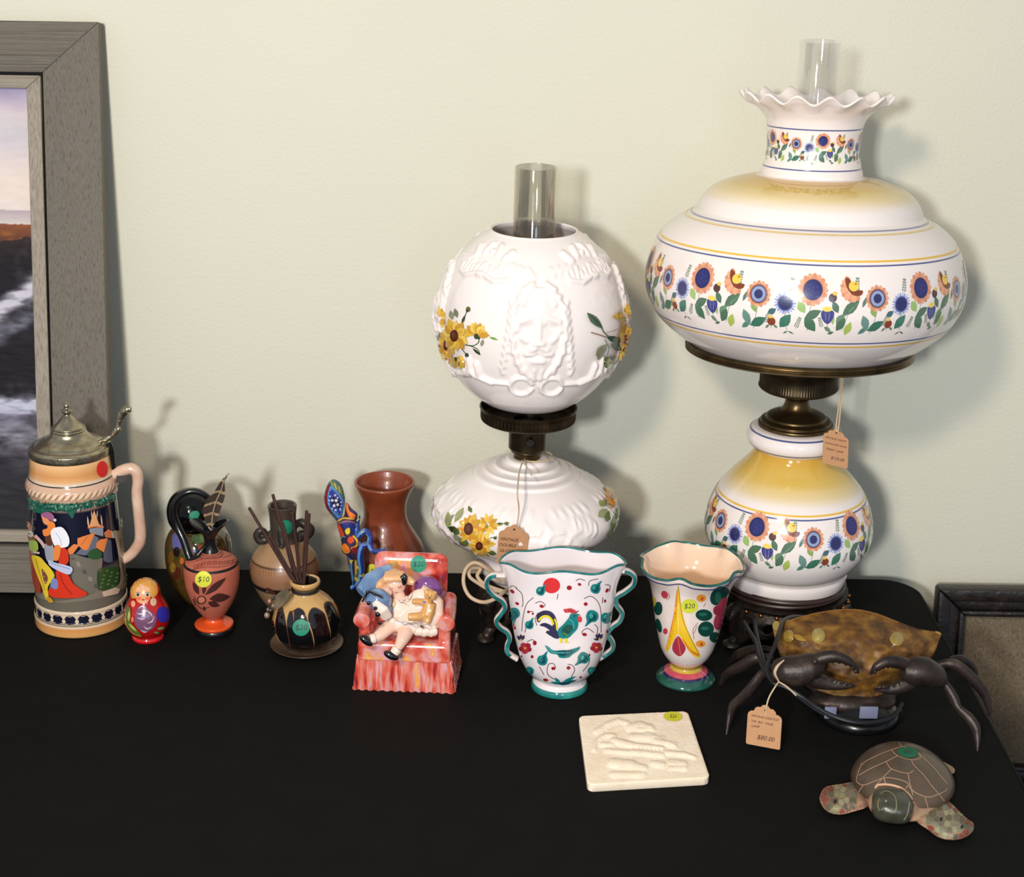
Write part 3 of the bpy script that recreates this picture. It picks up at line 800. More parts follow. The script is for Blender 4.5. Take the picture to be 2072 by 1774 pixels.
for a in ((30, 880, 60, 1000, 60, GY), (170, 780, 150, 690, 50, GY), (215, 760, 190, 670, 44, (120, 124, 96)), (60, 1100, 20, 980, 50, LG), (440, 1030, 460, 960, 34, GY)): P1.leaf(*a)
P1.line([(250, 825), (280, 760), (305, 700)], 8, DG); P1.leaf(255, 820, 292, 730, 26, DG); P1.ell(318, 680, 22, 26, (96, 98, 42)); P1.ell(310, 694, 14, 14, DG)
P1.line([(290, 1015), (370, 1020), (415, 990), (420, 950)], 9, MG); P1.line([(300, 1010), (400, 1050), (430, 1105)], 7, DG); P1.leaf(360, 1045, 434, 1112, 24, DG); P1.line([(240, 1030), (290, 1090), (305, 1120)], 7, DG); P1.ell(306, 1112, 18, 22, DG); P1.leaf(515, 940, 600, 968, 24, (120, 160, 70))
daisy(P1, 62, 760, 110, .45, 200, 450, 7, False); daisy(P1, 395, 925, 150, .85, 190, 375, 8, False, cols=(Y1, Y3, Y2)); P1.ell(398, 932, 22, 26, DG); P1.ell(418, 946, 16, 14, DG)
daisy(P1, 120, 1020, 165, .55, 0, 360, 12, cx=114, cy=1015, rc=.23, cols=(OR, Y1, Y3)); daisy(P1, 205, 925, 165, .78, 0, 360, 13, cx=200, cy=925, rc=.26)
daisy(P1, 215, 1120, 130, .8, 20, 165, 8, False, cols=(Y1, Y3, (176, 158, 64))); P1.ell(218, 1140, 12, 20, DG)
for a in ((1420, 712, 1565, 860, 70, (60, 92, 64)), (1450, 730, 1560, 850, 26, (36, 60, 44)), (1600, 935, 1740, 985, 60, (44, 72, 52)), (1640, 1000, 1740, 1060, 60, (60, 84, 50)), (1500, 1110, 1600, 1000, 70, (138, 140, 116)), (1520, 1150, 1560, 1020, 60, (116, 120, 90)), (1590, 1220, 1680, 1100, 70, (118, 120, 84)), (1620, 1225, 1600, 1110, 50, (138, 138, 104))): P1.leaf(*a)
P1.line([(1455, 893), (1530, 915), (1600, 940)], 9, (140, 92, 74)); P1.line([(1550, 850), (1580, 900), (1640, 945), (1720, 960)], 9, (70, 84, 54)); P1.line([(1590, 900), (1660, 880), (1700, 860)], 5, (170, 110, 90)); P1.line([(1580, 960), (1620, 1040), (1600, 1110)], 6, MG)
daisy(P1, 1715, 770, 80, .8, 190, 400, 7, False, cols=((186, 158, 58), Y1, (150, 140, 60))); daisy(P1, 1790, 730, 120, .3, 200, 380, 6, False)
daisy(P1, 1776, 960, 190, .36, 0, 360, 12, cx=1776, cy=960, rc=.25, cols=(OR, Y1, Y3)); daisy(P1, 1745, 1080, 110, .4, 40, 200, 6, False)
P1.done('daisy_decoration', PM, L1, 'painted yellow daisies with green leaves')
P1 = Paint(px_on(fcopy), h=0.0006, step=4); P1.frame(860, 880, 3.1674)
for a in ((150, 600, 150, 490, 44, LG), (190, 560, 250, 465, 42, (150, 158, 110)), (150, 590, 220, 620, 40, DG), (130, 560, 190, 510, 30, GY), (215, 600, 190, 640, 44, MG), (210, 660, 290, 710, 50, (96, 108, 66)), (180, 640, 240, 680, 34, GY), (450, 575, 505, 570, 20, MG), (300, 500, 280, 455, 24, MG), (400, 745, 460, 760, 30, MG), (330, 740, 420, 775, 24, GY)): P1.leaf(*a)
P1.line([(440, 570), (520, 570)], 4, MG); P1.ell(524, 570, 15, 12, (104, 108, 56)); P1.ell(452, 655, 12, 13, DG); P1.line([(400, 660), (450, 655)], 4, MG)
daisy(P1, 405, 575, 72, 1, 0, 360, 11, False, cols=(Y1, Y3, Y2)); P1.ell(398, 588, 10, 14, (150, 130, 50))
daisy(P1, 360, 700, 92, 1, 0, 360, 12, cx=352, cy=705, rc=.22); daisy(P1, 290, 600, 94, .9, 0, 360, 12, cx=286, cy=602, rc=.30, cols=(OR, Y1, Y3))
for a in ((1130, 360, 1180, 320, 30, GY), (1105, 430, 1150, 460, 44, LG), (1100, 530, 1160, 480, 50, (150, 156, 112)), (1150, 560, 1170, 490, 40, MG), (1190, 620, 1200, 520, 40, (110, 120, 80)), (1160, 650, 1185, 600, 26, GY), (1215, 540, 1225, 460, 24, MG), (1140, 420, 1200, 470, 26, MG)): P1.leaf(*a)
daisy(P1, 1190, 400, 80, .7, 0, 360, 11, cx=1196, cy=396, rc=.22, cols=(OR, Y3, (196, 120, 40))); P1.done('daisy_decoration', PM, L1, 'painted yellow daisies with green leaves')

# ------------------------------------------------------------------ hurricane lamp with the big sunflower shade
c2 = atZ(1579, 1274); c2 = (c2.x, c2.y)
L2 = thing('hurricane_lamp', (c2[0], c2[1], 0), 'largest table lamp with a wide ruffled white shade and a sunflower band', 'lamp')
zt2 = zat(c2[0], c2[1], 1186); d2 = depth((c2[0], c2[1], 0.1)) / F
metal_base(c2, L2, 130 * d2, zt2, 143 * d2, 143 * d2, a0=38)
for k in range(26):
    t = 2 * pi * k / 26; r = 132 * d2
    if abs(((t + pi) % (2 * pi)) - pi) < 2.0:
        build('stud', ellipsoid((c2[0] + r * sin(t), c2[1] - r * cos(t), zt2 - .0065), .0024, .0024, .0024, n=10, m=6), mat('copper_stud', (170, 104, 58), rough=.3, metal=1), L2)
flex = mat('brown_flex', (48, 30, 24), rough=0.45)
rnd = random.Random(3)
for k, (rr, dz) in enumerate(((120, .0045), (122, .009), (117, .0125))):
    pts = [Vector((c2[0] + (rr + 1.5 * sin(3 * t + k)) * d2 * sin(t), c2[1] - (rr + 1.5 * sin(3 * t + k)) * d2 * cos(t), zt2 + dz + .0012 * sin(2 * t + 2 * k))) for t in [2 * pi * i / 60 for i in range(60)]]
    build('power_cord', tube(pts, .0024, 8, closed=True, caps=False), flex, L2, label='brown power cord wound round the foot')
def tint(g, fn):
    g.vc = [lin(fn(v)) for v in g.v]; return g
def mix3(a, b, t): t = max(0.0, min(1.0, t)); return tuple(a[i] * (1 - t) + b[i] * t for i in range(3))
WH = (247, 237, 233)
p2 = catmull(rings(c2, [(1184, 98), (1178, 108), (1170, 117), (1160, 122), (1150, 124), (1142, 123), (1138, 125), (1138, 125), (1132, 131), (1118, 145), (1098, 159), (1078, 167), (1060, 168.5), (1040, 166), (1015, 159), (990, 147), (968, 129), (950, 112), (932, 94), (918, 83), (906, 78), (902, 78), (902, 78),
        (900, 84), (895, 91), (887, 96), (877, 96.5), (868, 92), (863, 85), (861, 77), (860, 60)]), 5)
g = lathe(c2, p2, 128)
zy0, zy1, zy2 = zat(c2[0], c2[1], 903), zat(c2[0], c2[1], 940), zat(c2[0], c2[1], 982)
def tint2(v):
    z = v[2]
    if z > zy0 - .0002: return WH
    n = 0.12 * noise.noise(Vector((v[0] * 12, v[1] * 12, z * 160)))
    if z > zy1: return mix3((206, 160, 58), (222, 186, 92), (zy0 - z) / (zy0 - zy1) + n)
    return mix3((222, 186, 92), WH, ((zy1 - z) / (zy1 - zy2)) ** 1.3 + n)
build('glass_body', tint(g, tint2), milkv, L2, label='white glass lamp body with yellow shoulder and flower band')
YL, BL_ = (226, 180, 66), (84, 92, 140)
pm2 = [p for p in p2 if p[1] < zat(c2[0], c2[1], 906)]
bands('painted_rings', c2, pm2, [(990, 3.0, YL), (996.5, 2.6, BL_), (1128, 2.0, (150, 146, 140)), (1131.5, 2.0, (170, 150, 90))], PM, L2)
pc2 = [p for p in p2 if zat(c2[0], c2[1], 901) < p[1] < zat(c2[0], c2[1], 862.5)]
bands('painted_rings', c2, pc2, [(895, 2.6, BL_), (866, 2.4, BL_)], PM, L2)
build('brass_stem', lathe(c2, catmull(rings(c2, [(862, 60), (860, 74), (858, 76), (854, 75), (852, 71), (849, 71), (847, 68), (844, 61), (841, 60), (838, 56), (833, 44), (827, 32), (818, 26), (808, 24.5), (803, 27), (797, 40), (792, 58), (788, 70), (785, 77), (781, 80)]), 4), 96), brass, L2)
def kn(r, z, t, i): return (r * (1 + 0.006 * cos(90 * t)), z)
build('burner_collar', lathe(c2, rings(c2, [(781, 80), (778, 80), (776, 78.5), (760, 78.5), (745, 78.5), (743, 81), (738, 82), (735, 80), (733, 60)]), 360, kn), dbrass, L2, sharp=70)
def rib(r, z, t, i): return r, z
hr = rings(c2, [(735, 60), (727, 76), (722, 150), (717, 212), (715, 224), (712, 229), (710, 227.5), (708, 229.5), (706, 228), (704, 230), (701, 229), (698, 226), (698, 222), (712, 214), (716, 150), (722, 70)])
ph = Vector((c2[0], c2[1], hr[8][1]))
XFH = Matrix.Translation(ph + Vector((-.0022, 0, .0012))) @ Matrix.Rotation(radians(-4.0), 4, 'X') @ Matrix.Rotation(radians(0.6), 4, 'Y') @ Matrix.Translation(-ph)
XF = XFH
build('shade_holder', lathe(c2, hr, 128, close_bottom=False), brass, L2, sharp=50, label='wide brass ring that carries the shade')
SHP = [(706, 212), (697, 230), (682, 254), (665, 277), (645, 298), (620, 314), (597, 323), (575, 326), (552, 325), (530, 320.5), (508, 313), (488, 303), (470, 287), (456, 269), (447, 253), (442, 243), (442, 243), (438, 236), (434, 231), (434, 231), (427, 229), (414, 223), (399, 211), (386, 193), (376, 168), (368, 138), (363, 112), (361, 104), (361, 104),
       (357, 104.5), (350, 103), (342, 100.5), (322, 96.5), (300, 95), (280, 96), (262, 99), (246, 105), (232, 117), (220, 133), (212, 147), (206, 156)]
SHP = [(a - 2, b * .984) for a, b in SHP]
ps = catmull(rings(c2, SHP), 5); zr0 = zat(c2[0], c2[1], 232); zr1 = ps[-1][1]
inn = [(max(r - .0032, .02), z + (.0006 if z > zr0 else 0)) for r, z in reversed(ps)]
full = ps + [(ps[-1][0] + .0006, zr1 + .0012), (ps[-1][0] - .0014, zr1 + .0026)] + inn
def ruff(r, z, t, i):
    w = max(0.0, min(1.0, (z - zr0) / (zr1 - zr0))) ** 1.6
    return r + w * .0024 * cos(15 * t + .4), z + w * .0042 * cos(15 * t)
g = lathe(c2, full, 300, ruff, close_bottom=False)
za, zb, zc = zat(c2[0], c2[1], 361), zat(c2[0], c2[1], 376), zat(c2[0], c2[1], 408)
nout = len(ps) * 300
def tints(v):
    z = v[2]; r = hypot(v[0] - c2[0], v[1] - c2[1])
    if z > za - .0002 or r < 100 * d2 * .96: return WH
    n = 0.10 * noise.noise(Vector((v[0] * 10, v[1] * 10, z * 200)))
    if z > zb: return mix3((214, 164, 62), (226, 192, 104), (za - z) / (za - zb) + n)
    return mix3((228, 198, 118), WH, ((zb - z) / (zb - zc)) ** 0.9 + n)
build('ruffled_shade', tint(g, tints), milkv, L2, sharp=0, label='wide white glass shade with ruffled rim and yellow shoulder')
pm = [p for p in ps if p[1] < zat(c2[0], c2[1], 445)]
bands('painted_rings', c2, pm, [(486, 3.2, YL), (493.5, 2.6, BL_), (636, 2.6, BL_), (643.5, 3.0, YL)], PM, L2)
psh = [p for p in ps if zat(c2[0], c2[1], 460) < p[1] < zat(c2[0], c2[1], 435)]
bands('painted_rings', c2, psh, [(445, 2.2, (220, 190, 120)), (439.5, 2.0, (130, 132, 160))], PM, L2)
pn = [p for p in ps if p[1] > za + .0005]
bands('painted_rings', c2, pn, [(342, 2.4, BL_), (262, 2.4, BL_)], PM, L2)
PE, PE2, PD, NV, NV2, GR1, GR2, GR3, LB, LM = (208, 140, 106), (220, 162, 126), (170, 96, 66), (36, 38, 92), (52, 60, 128), (80, 112, 88), (104, 136, 110), (120, 152, 124), (150, 168, 206), (164, 184, 92)
def fern(p, x, y, s, a):
    r = radians(a); dx, dy = cos(r), -sin(r)
    p.line([(x, y), (x + dx * 26 * s, y + dy * 26 * s)], .9 * s, (90, 110, 96), False)
    for k in range(5):
        t = 5 + k * 4.6
        for sd in (-1, 1): p.ell(x + dx * t * s - sd * dy * (3.4 - k * .3) * s, y + dy * t * s + sd * dx * (3.4 - k * .3) * s, 2.3 * s, 1.4 * s, (104, 130, 112), -a + sd * 35, 7)
def motif(p, u, s):
    """one repeat of the sunflower border; y down, pixels at full size"""
    def L(x0, y0, x1, y1, w, c): p.leaf(u + x0 * s, y0 * s, u + x1 * s, y1 * s, w * s, c)
    def E(x, y, a, b, c, rot=0, n=14): p.ell(u + x * s, y * s, a * s, b * s, c, rot, n)
    def S(q, w, c): p.line([(u + a * s, b * s) for a, b in q], w * s, c)
    st = (120, 140, 116); p.fix = 0
    S([(-2, 25), (-4, 50), (-6, 76)], 1, st); S([(74, 20), (68, 46), (60, 74)], 1, st); S([(128, 20), (124, 50), (118, 80)], 1, st); S([(178, 36), (180, 60), (184, 76)], 1, st); S([(30, 56), (34, 74)], 1, st); S([(152, 62), (154, 76)], 1, st)
    p.fix = 1; L(-26, 22, -12, 42, 16, (150, 184, 110)); L(-12, 52, 18, 36, 17, GR1); p.fix = 2; L(-12, 50, 10, 76, 20, (74, 112, 90)); L(50, 40, 38, 18, 13, GR1); L(58, 44, 90, 16, 19, GR1); p.fix = 3; L(60, 48, 88, 20, 4, GR2); p.fix = 2; L(48, 60, 62, 42, 15, GR2); p.fix = 3; L(50, 74, 64, 48, 16, GR1)
    L(68, 82, 76, 56, 15, LM); L(26, 66, 40, 76, 8, GR2); L(34, 80, 46, 76, 6, GR1); L(96, 30, 104, 10, 7, (90, 120, 110))
    p.fix = 1; L(98, 44, 112, 74, 16, (104, 140, 132)); L(94, 80, 112, 66, 10, (84, 130, 118)); L(112, 74, 144, 56, 18, (60, 112, 92)); L(114, 28, 124, 48, 12, (138, 164, 96)); L(142, -4, 128, 12, 12, (80, 130, 96))
    L(146, 48, 162, 38, 12, (64, 100, 110)); L(170, 72, 190, 46, 20, (64, 118, 100)); L(186, 78, 176, 84, 3, GR1); L(186, 78, 198, 84, 3, GR1)
    p.fix = 2; fern(p, u + 84 * s, 2 * s, s, 85); fern(p, u + 140 * s, 66 * s, s * .9, 65); fern(p, u + 184 * s, 6 * s, s, 80); fern(p, u + 200 * s, 72 * s, s * .9, 70); fern(p, u + 22 * s, 68 * s, s * .8, 110)
    # big sunflower
    for k in range(17): a = 2 * pi * k / 17; p.fix = 5 + k % 2; E(23 * cos(a), 23 * sin(a), 6.4, 5, PE if k % 2 else PE2, math.degrees(a), 8)
    p.fix = 7; E(0, 0, 22, 22, PE, 0, 20); p.fix = 8; E(0, 0, 18.5, 18.5, NV, 0, 24); p.fix = 9; E(0, 0, 15, 15, (38, 40, 104), 0, 18)
    p.fix = 10
    for k in range(9): a = k * 2.4; E(2.2 * sqrt(k) * 1.7 * cos(a), 2.2 * sqrt(k) * 1.7 * sin(a), 1.5, 1.5, (62, 66, 134), 0, 6)
    # side view brown flower
    for k in range(9):
        a = radians(60 + k * 22); p.fix = 5 + k % 2; E(80 - 17 * cos(a) * -1 - 4, -4 - 17 * sin(a) * -1, 8, 5.5, (228, 164, 128) if k % 2 else PE, math.degrees(a), 8)
    p.fix = 7; p.fill([(u + (70 + q[0]) * s, (-12 + q[1]) * s) for q in ((-8, -10), (0, -8), (6, 2), (14, 10), (26, 12), (22, 20), (8, 20), (-2, 12), (-8, 0))], (122, 58, 30)); p.fix = 8; E(78, -8, 10, 9, (238, 198, 84)); p.fix = 9; E(82, -12, 3, 2, (190, 130, 50))
    # orange flower with pale ring
    for k in range(15): a = 2 * pi * k / 15; p.fix = 5 + k % 2; E(126 + 19 * cos(a), 14 + 19 * sin(a), 5.4, 4.4, PE if k % 2 else PE2, math.degrees(a), 8)
    p.fix = 7; E(126, 14, 18, 18, PD); p.fix = 8; E(126, 14, 16, 16, (60, 66, 110)); p.fix = 9; E(126, 14, 14, 14, (142, 156, 190)); p.fix = 10; E(126, 14, 8.5, 8.5, (44, 46, 98))
    # fuzzy blue cornflower
    for k in range(22): a = 2 * pi * k / 22; p.fix = 5 + k % 2; E(178 + 15 * cos(a), 26 + 15 * sin(a), 6.5, 1.9, (166, 178, 214) if k % 2 else (134, 146, 196), math.degrees(a), 7)
    p.fix = 7; E(178, 26, 15, 15, (92, 100, 160)); p.fix = 8; E(178, 26, 12.5, 12.5, NV, 0, 18)
    # buds
    p.fix = 5; E(38, 13, 8, 8, (84, 54, 44)); p.fix = 6; E(42, 5, 5, 3.5, (226, 190, 90)); p.fix = 6; p.fill([(u + q[0] * s, q[1] * s) for q in ((20, 36), (40, 36), (42, 48), (34, 60), (26, 58), (19, 48))], (66, 68, 128)); p.fix = 5; L(38, 40, 42, 62, 8, (150, 180, 110)); p.fix = 7; E(29, 33, 9, 5, (238, 206, 96)); S([(26, 40), (28, 56)], 1, (140, 140, 190)); S([(34, 40), (33, 56)], 1, (140, 140, 190))
    p.fix = 5; E(154, 62, 8, 8, (132, 66, 44)); p.fix = 6; E(152, 53, 5, 3, (230, 190, 90)); L(150, 68, 142, 76, 5, GR2); L(158, 68, 166, 74, 5, GR2)
def border(c, prof, R_px, y_c, n_rep, t0, s, Xm, step=5.0):
    zc_ = zat(c[0], c[1], y_c); k = depth((c[0], c[1], zc_)) / F; R = R_px * k; f = around(c, prof, R, zc_)
    def to(u, v): return f(u * k, -v * k / 0.955)
    p = Paint(to, h=0.00022, step=step, dh=0.000016)
    per = 2 * pi * R_px / n_rep
    for i in range(n_rep): motif(p, (t0 * R_px + i * per), s * per / (228.0 * s))
    return p
pb = border(c2, pm, 321, 536, 9, radians(-6.8), 1.0, None); pb.done('flower_border', PM, L2, 'painted band of orange and blue sunflowers')
pb = border(c2, pn, 96, 283, 5, radians(1), .53, None, 4); pb.done('flower_border', PM, L2, 'painted band of small sunflowers on the neck')
XF = None
pb = border(c2, pm2, 168, 1016, 5, radians(-32), .93, None, 4); pb.done('flower_border', PM, L2, 'painted band of orange and blue sunflowers on the body')
c2s = (c2[0] - .0028, c2[1])
chimney(c2s, 420, 83, 43.5, thin_glass('clear_thin_glass', (0.985, 0.985, 0.98, 1), gloss=0.16, gmax=.22), L2)

# ------------------------------------------------------------------ price tags on the two lamps
ya = c1[1] - 190 * PXM - .006
def tY(px, py): return atY(px, py, ya)
s1 = [atY(1062, 929, c1[1] - .02), atY(1056, 938, c1[1] - .045), atY(1050, 960, c1[1] - .07), atY(1047, 1000, ya - .004), atY(1050, 1030, ya), atY(1046, 1062, ya), atY(1040, 1072, ya - .001)]
s1b = [atY(1056, 932, c1[1] - .045), atY(1066, 945, c1[1] - .06), atY(1076, 962, c1[1] - .075)]
loop = [Vector((c1[0] + .012 + .018 * sin(a), c1[1] - .018 * cos(a), zat(c1[0], c1[1], 922))) for a in [2 * pi * k / 16 for k in range(17)]]
tag_card('price_tag', [(1009, 1080), (1070, 1086), (1068, 1142), (1004, 1138)], ya, 'brown paper price tag hanging in front of the lion globe lamp', 'kraft price tags',
         [('VINTAGE', .36, .16, 9), ('DOUBLE', .32, .36, 9), ('GLOBE', .30, .56, 9), ('LAMP', .30, .78, 9)], [s1, s1b, loop], lean=0.00012)
yb = c2[1] - 100 * d2
s2 = [atY(1702, 762, c2[1] - .06), atY(1700, 800, yb), atY(1692, 860, yb), atY(1694, 874, yb - .001)]
s2b = [atY(1706, 762, c2[1] - .06), atY(1702, 810, yb + .002), atY(1697, 862, yb), atY(1694, 874, yb - .001)]
tag_card('price_tag', [(1666, 880), (1717, 892), (1715, 946), (1664, 936)], yb, 'brown paper price tag hanging beside the yellow neck of the sunflower lamp', 'kraft price tags',
         [('VINTAGE WHITE', .48, .05, 5.6), ('SUNFLOWER HAND', .50, .25, 4.9), ('PAINT  LAMP', .46, .46, 6), ('$125.00', .58, .74, 8.5)], [s2, s2b], lean=0.0)
# ------------------------------------------------------------------ beer stein
cs = atZ(168, 1253); cs = (cs.x, cs.y); ds = depth((cs[0], cs[1], .08)) / F
SB = thing('beer_stein', (cs[0], cs[1], 0), 'tall stoneware beer stein with a pewter lid and a painted village scene', 'stein')
sp = catmull(rings(cs, [(1253, 84), (1251.5, 90), (1247, 93.5), (1231, 93.8), (1230, 92), (1230, 92), (1224, 92.3), (1222, 91.3), (1208, 91), (1206, 91.8), (1201.5, 91.5), (1200, 89.8), (1200, 89.8), (1148, 89.5), (1088, 89), (1038, 87), (998, 85), (998, 85), (996, 88), (990.5, 88), (989.5, 86.5), (986.5, 88.5), (978, 91.5), (968, 91.5), (962, 88), (959, 86), (957, 85.5), (952, 84), (933, 82), (917, 80), (913, 79)]), 4)
AM, CRM, NAV = (206, 142, 78), (214, 192, 166), (20, 22, 42)
g = lathe(cs, sp, 160); Z = lambda py: zat(cs[0], cs[1], py)
zz = {k: Z(k) for k in (1243, 1235, 1219.5, 1212, 1010, 968, 962, 934)}; zz = {k: Z(k - 12) for k in zz}; zgr = Z(1120)
def tst(v):
    z = v[2]
    if z < zz[1243]: return mix3((222, 172, 110), AM, z / zz[1243] * 1.2)
    if z < zz[1235]: return CRM
    if z < zz[1219.5]: return NAV
    if z < zz[1212]: return CRM
    if z < zgr: return (104, 98, 86)
    if z < zz[1010]: return NAV
    if z < zz[968]: return (206, 168, 142)
    if z < zz[962]: return CRM
    n = .25 * noise.noise(Vector((v[0] * 30, v[1] * 30, z * 30)))
    return mix3(AM, (226, 178, 124), abs((z - zz[962]) / (zz[934] - zz[962]) - .45) * 1.6 + n)
build('body', tint(g, tst), mat('stein_glaze', vcol=True, rough=0.12, coat=1.0), SB)
bands('painted_rings', cs, sp, [(1227.5, 1.5, (40, 36, 32)), (1224.2, 1.4, (40, 36, 32)), (956.5, 2.2, (36, 34, 34)), (993.5, 1.0, (120, 96, 80))], PM, SB)
zb_ = Z(1215); ks = depth((cs[0], cs[1], zb_)) / F; fA = around(cs, sp, 91 * ks, zb_)
p = Paint(lambda u, v: fA(u * ks, -v * ks / .91), h=.0003, step=4)
for i in range(22):
    u = 2 * pi * 91 / 22 * i; p.fix = 1; p.fill([(u - 13, -10), (u + 13, -10), (u + 13, -2), (u - 13, -2)], CRM, False); p.fix = 2; p.ell(u, 0, 11, 9, NAV)
    p.fix = 3; p.line([(u + 13, -6), (u + 13, 2)], 3, CRM, False); p.ell(u + 13, 3, 3.8, 3.8, CRM)
p.done('arcade_border', PM, SB)
zr = Z(973); fR = around(cs, sp, 91 * ks, zr); p = Paint(lambda u, v: fR(u * ks, -v * ks / .91), h=.0004, step=4, dh=.000004)
for i in range(44): u = 2 * pi * 91 / 44 * i; p.fix = i % 3; p.leaf(u - 7, 7, u + 8, -6, 6.5, (232, 206, 178)); p.leaf(u - 1, 7, u + 12, -4, 3, (176, 124, 92))
p.done('rope_border', PM, SB)
P = Paint(px_on(g), h=.0007, step=4, dh=.00003); P.frame(50, 990, 5.724)
ST1, ST2, ST3 = (112, 106, 96), (140, 132, 118), (88, 84, 78); ORR = (222, 128, 68)
P.fill([(150, 1160), (250, 1200), (370, 1290), (700, 1230), (850, 1170), (1000, 1130), (1175, 1060), (1170, 1150), (1000, 1230), (700, 1285), (400, 1310), (160, 1245)], (124, 114, 100))
P.fill([(510, 750), (580, 745), (720, 790), (900, 790), (890, 900), (845, 940), (850, 1170), (720, 1215), (600, 1180), (560, 1050), (530, 900)], ST1, False)
for i in range(22):
    x, y = 560 + (i * 67) % 270, 800 + (i * 83) % 340; P.ell(x, y, 26, 12, ST2 if i % 2 else ST3, 8, 8)
P.fill([(930, 560), (990, 590), (1010, 830), (960, 850), (905, 820), (900, 700)], (82, 86, 100), False)
P.fill([(740, 450), (900, 430), (900, 540), (750, 500)], (132, 138, 152), False); P.fill([(725, 440), (750, 400), (775, 300), (797, 236), (822, 310), (850, 395), (905, 438), (800, 430)], (222, 160, 112), False); P.leaf(735, 440, 722, 305, 18, (226, 180, 140)); P.leaf(890, 440, 872, 285, 16, (226, 180, 140)); P.leaf(770, 330, 765, 235, 10, (200, 190, 180)); P.leaf(828, 330, 832, 238, 10, (200, 190, 180)); P.line([(725, 440), (800, 425), (905, 430)], 16, ORR)
P.fill([(640, 690), (760, 500), (850, 560), (820, 690), (700, 760), (590, 740)], (100, 106, 120), False)
P.fill([(500, 690), (570, 625), (630, 640), (560, 740), (505, 745)], ORR, False); P.fill([(610, 560), (680, 535), (810, 495), (730, 690), (690, 700), (610, 640)], ORR, False); P.line([(720, 540), (650, 640)], 8, (180, 90, 50)); P.fill([(820, 620), (860, 575), (950, 560), (905, 725), (820, 670)], ORR, False); P.fill([(905, 500), (950, 460), (995, 475), (990, 560), (920, 550)], (204, 118, 76), False); P.fill([(990, 480), (1040, 490), (1030, 560), (995, 560)], (190, 180, 170), False)
P.fill([(720, 745), (790, 680), (880, 720), (870, 790), (770, 800)], (50, 84, 50)); P.fill([(840, 935), (950, 900), (1060, 905), (1075, 1050), (1000, 1140), (850, 1150)], (44, 72, 38))
for i in range(26): P.ell(860 + (i * 47) % 200, 930 + (i * 61) % 200, 13, 10, (96, 128, 72) if i % 2 else (70, 100, 52), 0, 7)
P.fill([(1085, 340), (1105, 380), (1110, 600), (1190, 1000), (1150, 1110), (1050, 1160), (1085, 1000), (1040, 640), (1000, 480), (1070, 470)], (138, 122, 98)); P.line([(1075, 560), (1100, 800), (1130, 1000)], 14, (96, 82, 64)); P.line([(1050, 620), (1085, 900)], 10, (170, 154, 126))
P.fill([(880, 1180), (1030, 1125), (1080, 1150), (1060, 1200), (900, 1235)], (200, 174, 150), False); P.line([(1080, 1150), (1130, 1060), (1165, 1000)], 30, (120, 104, 84))
P.fill([(58, 80), (150, 125), (300, 148), (560, 150), (760, 120), (900, 80), (1005, 30), (1020, 90), (930, 115), (880, 160), (800, 140), (700, 175), (580, 180), (555, 300), (530, 290), (500, 240), (440, 210), (380, 205), (300, 200), (230, 205), (180, 245), (120, 200), (62, 185)], (40, 104, 88))
P.fill([(60, 130), (300, 190), (560, 195), (760, 165), (900, 120), (1015, 70), (1020, 120), (960, 150), (900, 150), (860, 190), (790, 175), (700, 215), (600, 220), (560, 320), (535, 310), (500, 262), (430, 240), (350, 250), (280, 245), (200, 270), (120, 235), (62, 205)], (34, 92, 76))
for i in range(26): P.leaf(70 + i * 37, 215 - (i * 5 if i > 16 else 20), 96 + i * 36, 238 - (i * 17) % 60 - (i * 4 if i > 16 else 0), 18, (98, 150, 124) if i % 3 else (60, 120, 96))
for i in range(24): P.leaf(90 + i * 36, 150 + (i % 3) * 14, 116 + i * 36, 176 - (i * 13) % 40, 16, (92, 148, 124) if i % 2 else (24, 74, 62))
P.fill([(600, 220), (640, 200), (630, 245)], (150, 156, 160), False)
P.fill([(95, 690), (150, 800), (200, 1000), (225, 1170), (170, 1165), (130, 1000)], (150, 62, 46)); P.fill([(85, 500), (150, 520), (165, 600), (100, 600)], (120, 84, 56)); P.fill([(80, 480), (130, 480), (140, 530), (95, 535)], (206, 196, 186)); P.line([(160, 520), (230, 600), (265, 660)], 34, (206, 168, 160)); P.fill([(52, 375), (105, 375), (112, 450), (80, 480), (60, 450)], (190, 118, 86)); P.leaf(75, 370, 55, 235, 40, (54, 100, 52)); P.leaf(55, 310, 52, 250, 20, (180, 180, 60))
P.fill([(100, 590), (180, 590), (192, 690), (115, 695)], (150, 172, 78)); P.line([(140, 712), (210, 722)], 22, (204, 176, 160))
P.fill([(130, 755), (210, 765), (270, 830), (370, 975), (300, 1110), (310, 1230), (280, 1250), (225, 1080), (180, 960), (145, 850)], (222, 190, 54)); P.fill([(235, 900), (300, 1000), (275, 1080), (245, 990)], (120, 70, 60)); P.line([(170, 790), (215, 960), (270, 1150)], 12, (180, 146, 36)); P.fill([(285, 1225), (330, 1235), (362, 1285), (310, 1285)], (192, 140, 40))
P.fill([(265, 620), (350, 620), (365, 800), (320, 830), (280, 780)], (150, 150, 160)); P.fill([(420, 660), (500, 685), (512, 830), (420, 850)], (200, 54, 32)); P.fill([(390, 915), (500, 950), (560, 1060), (640, 1130), (720, 1190), (600, 1235), (340, 1225), (315, 1130), (400, 1120)], (208, 54, 32)); P.line([(430, 960), (470, 1080), (560, 1200)], 14, (168, 36, 24)); P.fill([(350, 1010), (400, 1030), (402, 1130), (330, 1110)], (122, 132, 182))
